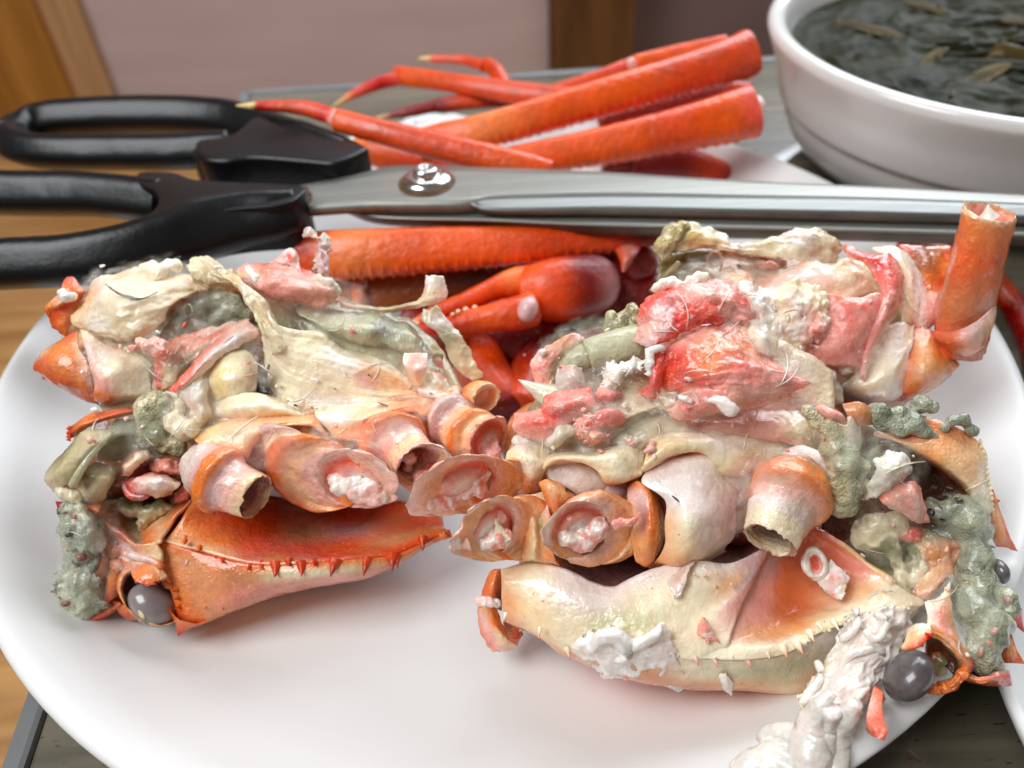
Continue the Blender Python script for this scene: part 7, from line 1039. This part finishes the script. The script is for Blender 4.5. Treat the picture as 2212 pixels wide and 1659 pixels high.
patch('joint_shell', ub_, FU, 'Z6', [[(1270, 890, 4, 'O'), (1380, 905, 5, 'b'), (1450, 945, 6, 'O'), (1560, 1075, 5, 'p'), (1625, 1170, 4, 'p')], [(1260, 1000, 6, 'o'), (1380, 1060, 9.5, 'P'), (1480, 1110, 9.5, 'o'), (1610, 1190, 6, 'P')], [(1240, 1180, 7, 'o'), (1350, 1210, 10.5, 'P'), (1480, 1220, 9.5, 'P'), (1565, 1235, 6, 'o')], [(1190, 1340, 5, 'o'), (1320, 1350, 7.5, 'o'), (1440, 1310, 7, 'P'), (1555, 1255, 5, 'b')], [(1150, 1440, 1, 'O'), (1280, 1430, 2, 'O'), (1440, 1345, 2, 'o')]], 'shell', n=44, nz=(.4, .35), th=1)
lg = stump(ub_, FU, 'Z6', -76, [(1610, 1060, 190, 80, 3, 'O'), (1635, 940, 204, 74, 5, 'O'), (1685, 690, 202, 70, 9.5, 'T'), (1760, 370, 199, 66, 15, 'D'), (1822, 130, 196, 60, 19, 'F'), (1840, 72, 193, 58, 20, 'u', 'tip'), (1840, 74, 168, 46, 19.6, 'q'), (1822, 150, 145, 40, 17, 'k'), (1800, 260, 100, 30, 14, 'm')], name='upright_leg', rag=.7)
spine(lg, FU, 'Z6', 1672, 60, 19, 1652, -25, 21, .8, 'p', 'u', name='shell_splinter'); spine(lg, FU, 'Z6', 1830, 80, 18.6, 1826, 10, 20, 1.6, 'w', 'W', mat='curd', name='shell_splinter')
patch('leg_sleeve', ub_, FU, 'Z6', [[(1878, 610, 8, 'q'), (1850, 760, 12, 'l'), (1700, 880, 15, 'l'), (1560, 930, 13, 'O'), (1430, 930, 8, 'O')], [(1884, 720, 8, 'w'), (1866, 860, 12, 'p'), (1720, 960, 16, 'l'), (1560, 990, 14, 'O'), (1430, 970, 8, 'O')], [(1858, 900, 7, 'P'), (1806, 1015, 11, 'o'), (1680, 1060, 14, 'o'), (1540, 1040, 12, 'O'), (1440, 1000, 7, 'b')], [(1806, 1040, 4, 'o'), (1740, 1095, 7, 'o'), (1660, 1120, 9, 'P'), (1560, 1090, 8, 'p'), (1450, 1030, 4, 'p')]], 'shell', n=40, nz=(.35, .4))
patch('torn_joint', ub_, FU, 'Z6', [[(1180, 300, -4, 'K'), (1300, 305, -4, 'R'), (1420, 315, -5, 'b'), (1560, 305, -6, 'O')], [(1290, 430, -2, 'b'), (1380, 420, -2, 'b'), (1540, 470, -4, 'o')], [(1330, 520, -1, 'b'), (1400, 600, 0, 'o'), (1510, 590, -3, 'O')], [(1380, 640, 0, 'p'), (1440, 680, 1, 'q'), (1500, 700, -1, 'k')], [(1370, 850, 2, 'p'), (1430, 860, 2, 'k'), (1480, 820, 0, 'k')]], 'shell', n=30, nz=(.5, .5))

# ------------------------------------------------------------------ thin skins, fibres and flecks that lie over the broken bodies
bpy.context.view_layer.update(); DG = bpy.context.evaluated_depsgraph_get()
def hit(u, v):
    d = Vector(ray(u, v)).normalized(); ok, loc, nrm, fi, ob, mx = scene.ray_cast(DG, Vector(CAM*.001), d)
    return (np.array(loc)*1000, np.array(nrm), ob) if ok else (None, None, None)
def drape(parent, u, v, w, h, rot, mat, seed, n=30, m=22, lift=.5):
    """a torn film lowered onto whatever lies there: it spans the gaps and follows the lumps"""
    r = math.radians(rot); D = np.zeros((m, n)); RY = np.zeros((m, n, 3))
    for i in range(m):
        for j in range(n):
            a, b = (j/(n-1)-.5)*w, (i/(m-1)-.5)*h; x, y = u+a*math.cos(r)-b*math.sin(r), v+a*math.sin(r)+b*math.cos(r)
            p, nn, ob = hit(x, y); RY[i, j] = ray(x, y); D[i, j] = np.dot(p-CAM, fw) if p is not None else 300
    top = D.min()+9; D = np.minimum(D, top)
    for k in range(10):
        A = (np.roll(D, 1, 0)+np.roll(D, -1, 0)+np.roll(D, 1, 1)+np.roll(D, -1, 1))/4
        A[0], A[-1], A[:, 0], A[:, -1] = D[0], D[-1], D[:, 0], D[:, -1]; D = np.minimum(D, A*.7+D*.3)
    V = np.array([CAM+RY[i, j]*(D[i, j]-lift-.5*noise.noise(Vector((i*.3, j*.18, seed)))) for i in range(m) for j in range(n)])
    al = np.array([1.05-((2*j/(n-1)-1)**2+(2*i/(m-1)-1)**2)-.6*noise.noise(Vector((i*.22, j*.16, seed+5)))-.4*noise.noise(Vector((i*.7, j*.5, seed))) for i in range(m) for j in range(n)])
    E_ = np.array([min(i, j, m-1-i, n-1-j) for i in range(m) for j in range(n)])
    al = np.clip(al*2.6, 0, 1)*np.clip(E_/3, 0, 1)
    F = [f[::-1] for f in grid_faces(m, n) if max(al[q] for q in f) > 0]
    used = sorted({q for f in F for q in f}); ix = {q: k for k, q in enumerate(used)}
    col = np.ones((len(used), 4)); col[:, 3] = al[used]
    build('torn_film', V[used], [[ix[q] for q in f] for f in F], parent, mat, col)
films = [(lb_, 300, 620, 260, 130, -10, 'film_cream'), (lb_, 250, 790, 190, 150, 20, 'film_cream'), (lb_, 430, 700, 240, 130, -30, 'film_grey'), (lb_, 690, 640, 260, 110, 15, 'film_pink'), (lb_, 800, 730, 300, 130, 25, 'film_grey'),
         (lb_, 640, 800, 300, 150, 25, 'film_cream'), (lb_, 440, 880, 240, 130, -15, 'film_cream'), (lb_, 560, 960, 240, 120, 15, 'film_pink'), (lb_, 780, 930, 260, 110, -10, 'film_cream'), (lb_, 930, 860, 170, 120, 30, 'film_cream'),
         (rb, 1270, 850, 230, 130, -20, 'film_cream'), (rb, 1400, 900, 280, 130, -15, 'film_cream'), (rb, 1600, 910, 280, 120, -5, 'film_pink'), (rb, 1210, 960, 220, 110, -10, 'film_cream'), (rb, 1620, 1000, 240, 130, 10, 'film_cream'), (rb, 1690, 800, 180, 150, 30, 'film_cream'), (rb, 1560, 1090, 180, 130, 20, 'film_pink'), (rb, 1250, 740, 190, 110, -20, 'film_grey'),
         (ub_, 1560, 600, 220, 110, 0, 'film_cream'), (ub_, 1750, 600, 260, 120, 10, 'film_cream'), (ub_, 1850, 720, 200, 170, 40, 'film_pink'), (ub_, 1930, 790, 190, 140, -30, 'film_cream'), (ub_, 1650, 700, 200, 130, 0, 'film_cream'),
         (ls, 260, 960, 220, 130, -20, 'film_grey'), (ls, 190, 1130, 150, 150, 10, 'film_grey'), (ls, 180, 1260, 140, 150, 0, 'film_grey'), (ls, 260, 1190, 130, 110, 20, 'film_pink'),
         (rs, 1900, 1000, 220, 160, 20, 'film_grey'), (rs, 1930, 1150, 220, 170, 30, 'film_grey'), (rs, 2090, 1140, 160, 190, 10, 'film_grey'), (rs, 2100, 1330, 150, 200, 0, 'film_grey'), (rs, 1990, 1260, 170, 120, -20, 'film_cream'), (rs, 1840, 960, 150, 130, 0, 'film_grey')]
for k, f in enumerate(films): drape(*f, seed=k*3.7+1)
bpy.context.view_layer.update(); DG = bpy.context.evaluated_depsgraph_get()
rnd = random.Random(11)
ZN = [(lb_, 170, 560, 980, 960, 46), (rb, 1130, 620, 1780, 1010, 40), (ub_, 1450, 520, 1960, 830, 24), (ls, 150, 900, 420, 1320, 14), (rs, 1780, 900, 2120, 1420, 22)]
for par, x0, y0, x1, y1, cnt in ZN:
    for k in range(cnt):
        u, v = rnd.uniform(x0, x1), rnd.uniform(y0, y1); p, nn, ob = hit(u, v)
        if p is None or ob is None or ob.parent is None: continue
        if rnd.random() < .5:                              # a fibre lying on the surface
            a = rnd.uniform(0, 6.28); L = rnd.uniform(25, 90); pts = []; bend = rnd.uniform(-.8, .8)
            for t in range(7):
                x, y = u+math.cos(a+bend*t/6)*L*t/6, v+math.sin(a+bend*t/6)*L*t/6; q, n2, o2 = hit(x, y)
                if q is None or (pts and np.linalg.norm(q-pts[-1]) > 4): break
                pts.append(q+(CAM-q)/np.linalg.norm(CAM-q)*.12)
            if len(pts) < 4: continue
            P = crom(pts, np.linspace(0, len(pts)-1, 16)); rr = rnd.uniform(.1, .24); V = []; t_ = np.gradient(P, axis=0)
            for i in range(16):
                s1 = np.cross(t_[i], CAM-P[i]); s1 /= max(np.linalg.norm(s1), 1e-6); s2 = np.cross(s1, t_[i]); s2 /= max(np.linalg.norm(s2), 1e-6)
                w = rr*(.35+.65*math.sin(math.pi*(i+.5)/16))
                V += [P[i]+s1*w, P[i]+s2*w, P[i]-s1*w, P[i]-s2*w*.5]
            build('fibre', V, grid_faces(16, 4, True), par, 'curd', np.repeat(PAL[rnd.choice('wwncLq')][None], 64, 0))
        else:                                              # a fleck of meat or shell
            r = rnd.uniform(.25, .8); W = ICO2[0]*np.array([r*rnd.uniform(.7, 1.6), r*rnd.uniform(.6, 1.1), r*.5])
            a = rnd.uniform(0, 6.28); W = np.array([(x*math.cos(a)-y*math.sin(a), x*math.sin(a)+y*math.cos(a), z) for x, y, z in W])
            z = nn/np.linalg.norm(nn); x = np.cross(z, [0.3, 1, .2]); x /= np.linalg.norm(x); y = np.cross(z, x)
            V = p+z*.1+np.outer(W[:, 0], x)+np.outer(W[:, 1], y)+np.outer(W[:, 2], z); V = np.array([q+(q-p)*.5*vnoise(q, 1.4, k) for q in V])
            build('fleck', V, ICO2[1], par, 'meat', np.repeat(PAL[rnd.choice('wwcqknK')][None], len(V), 0))
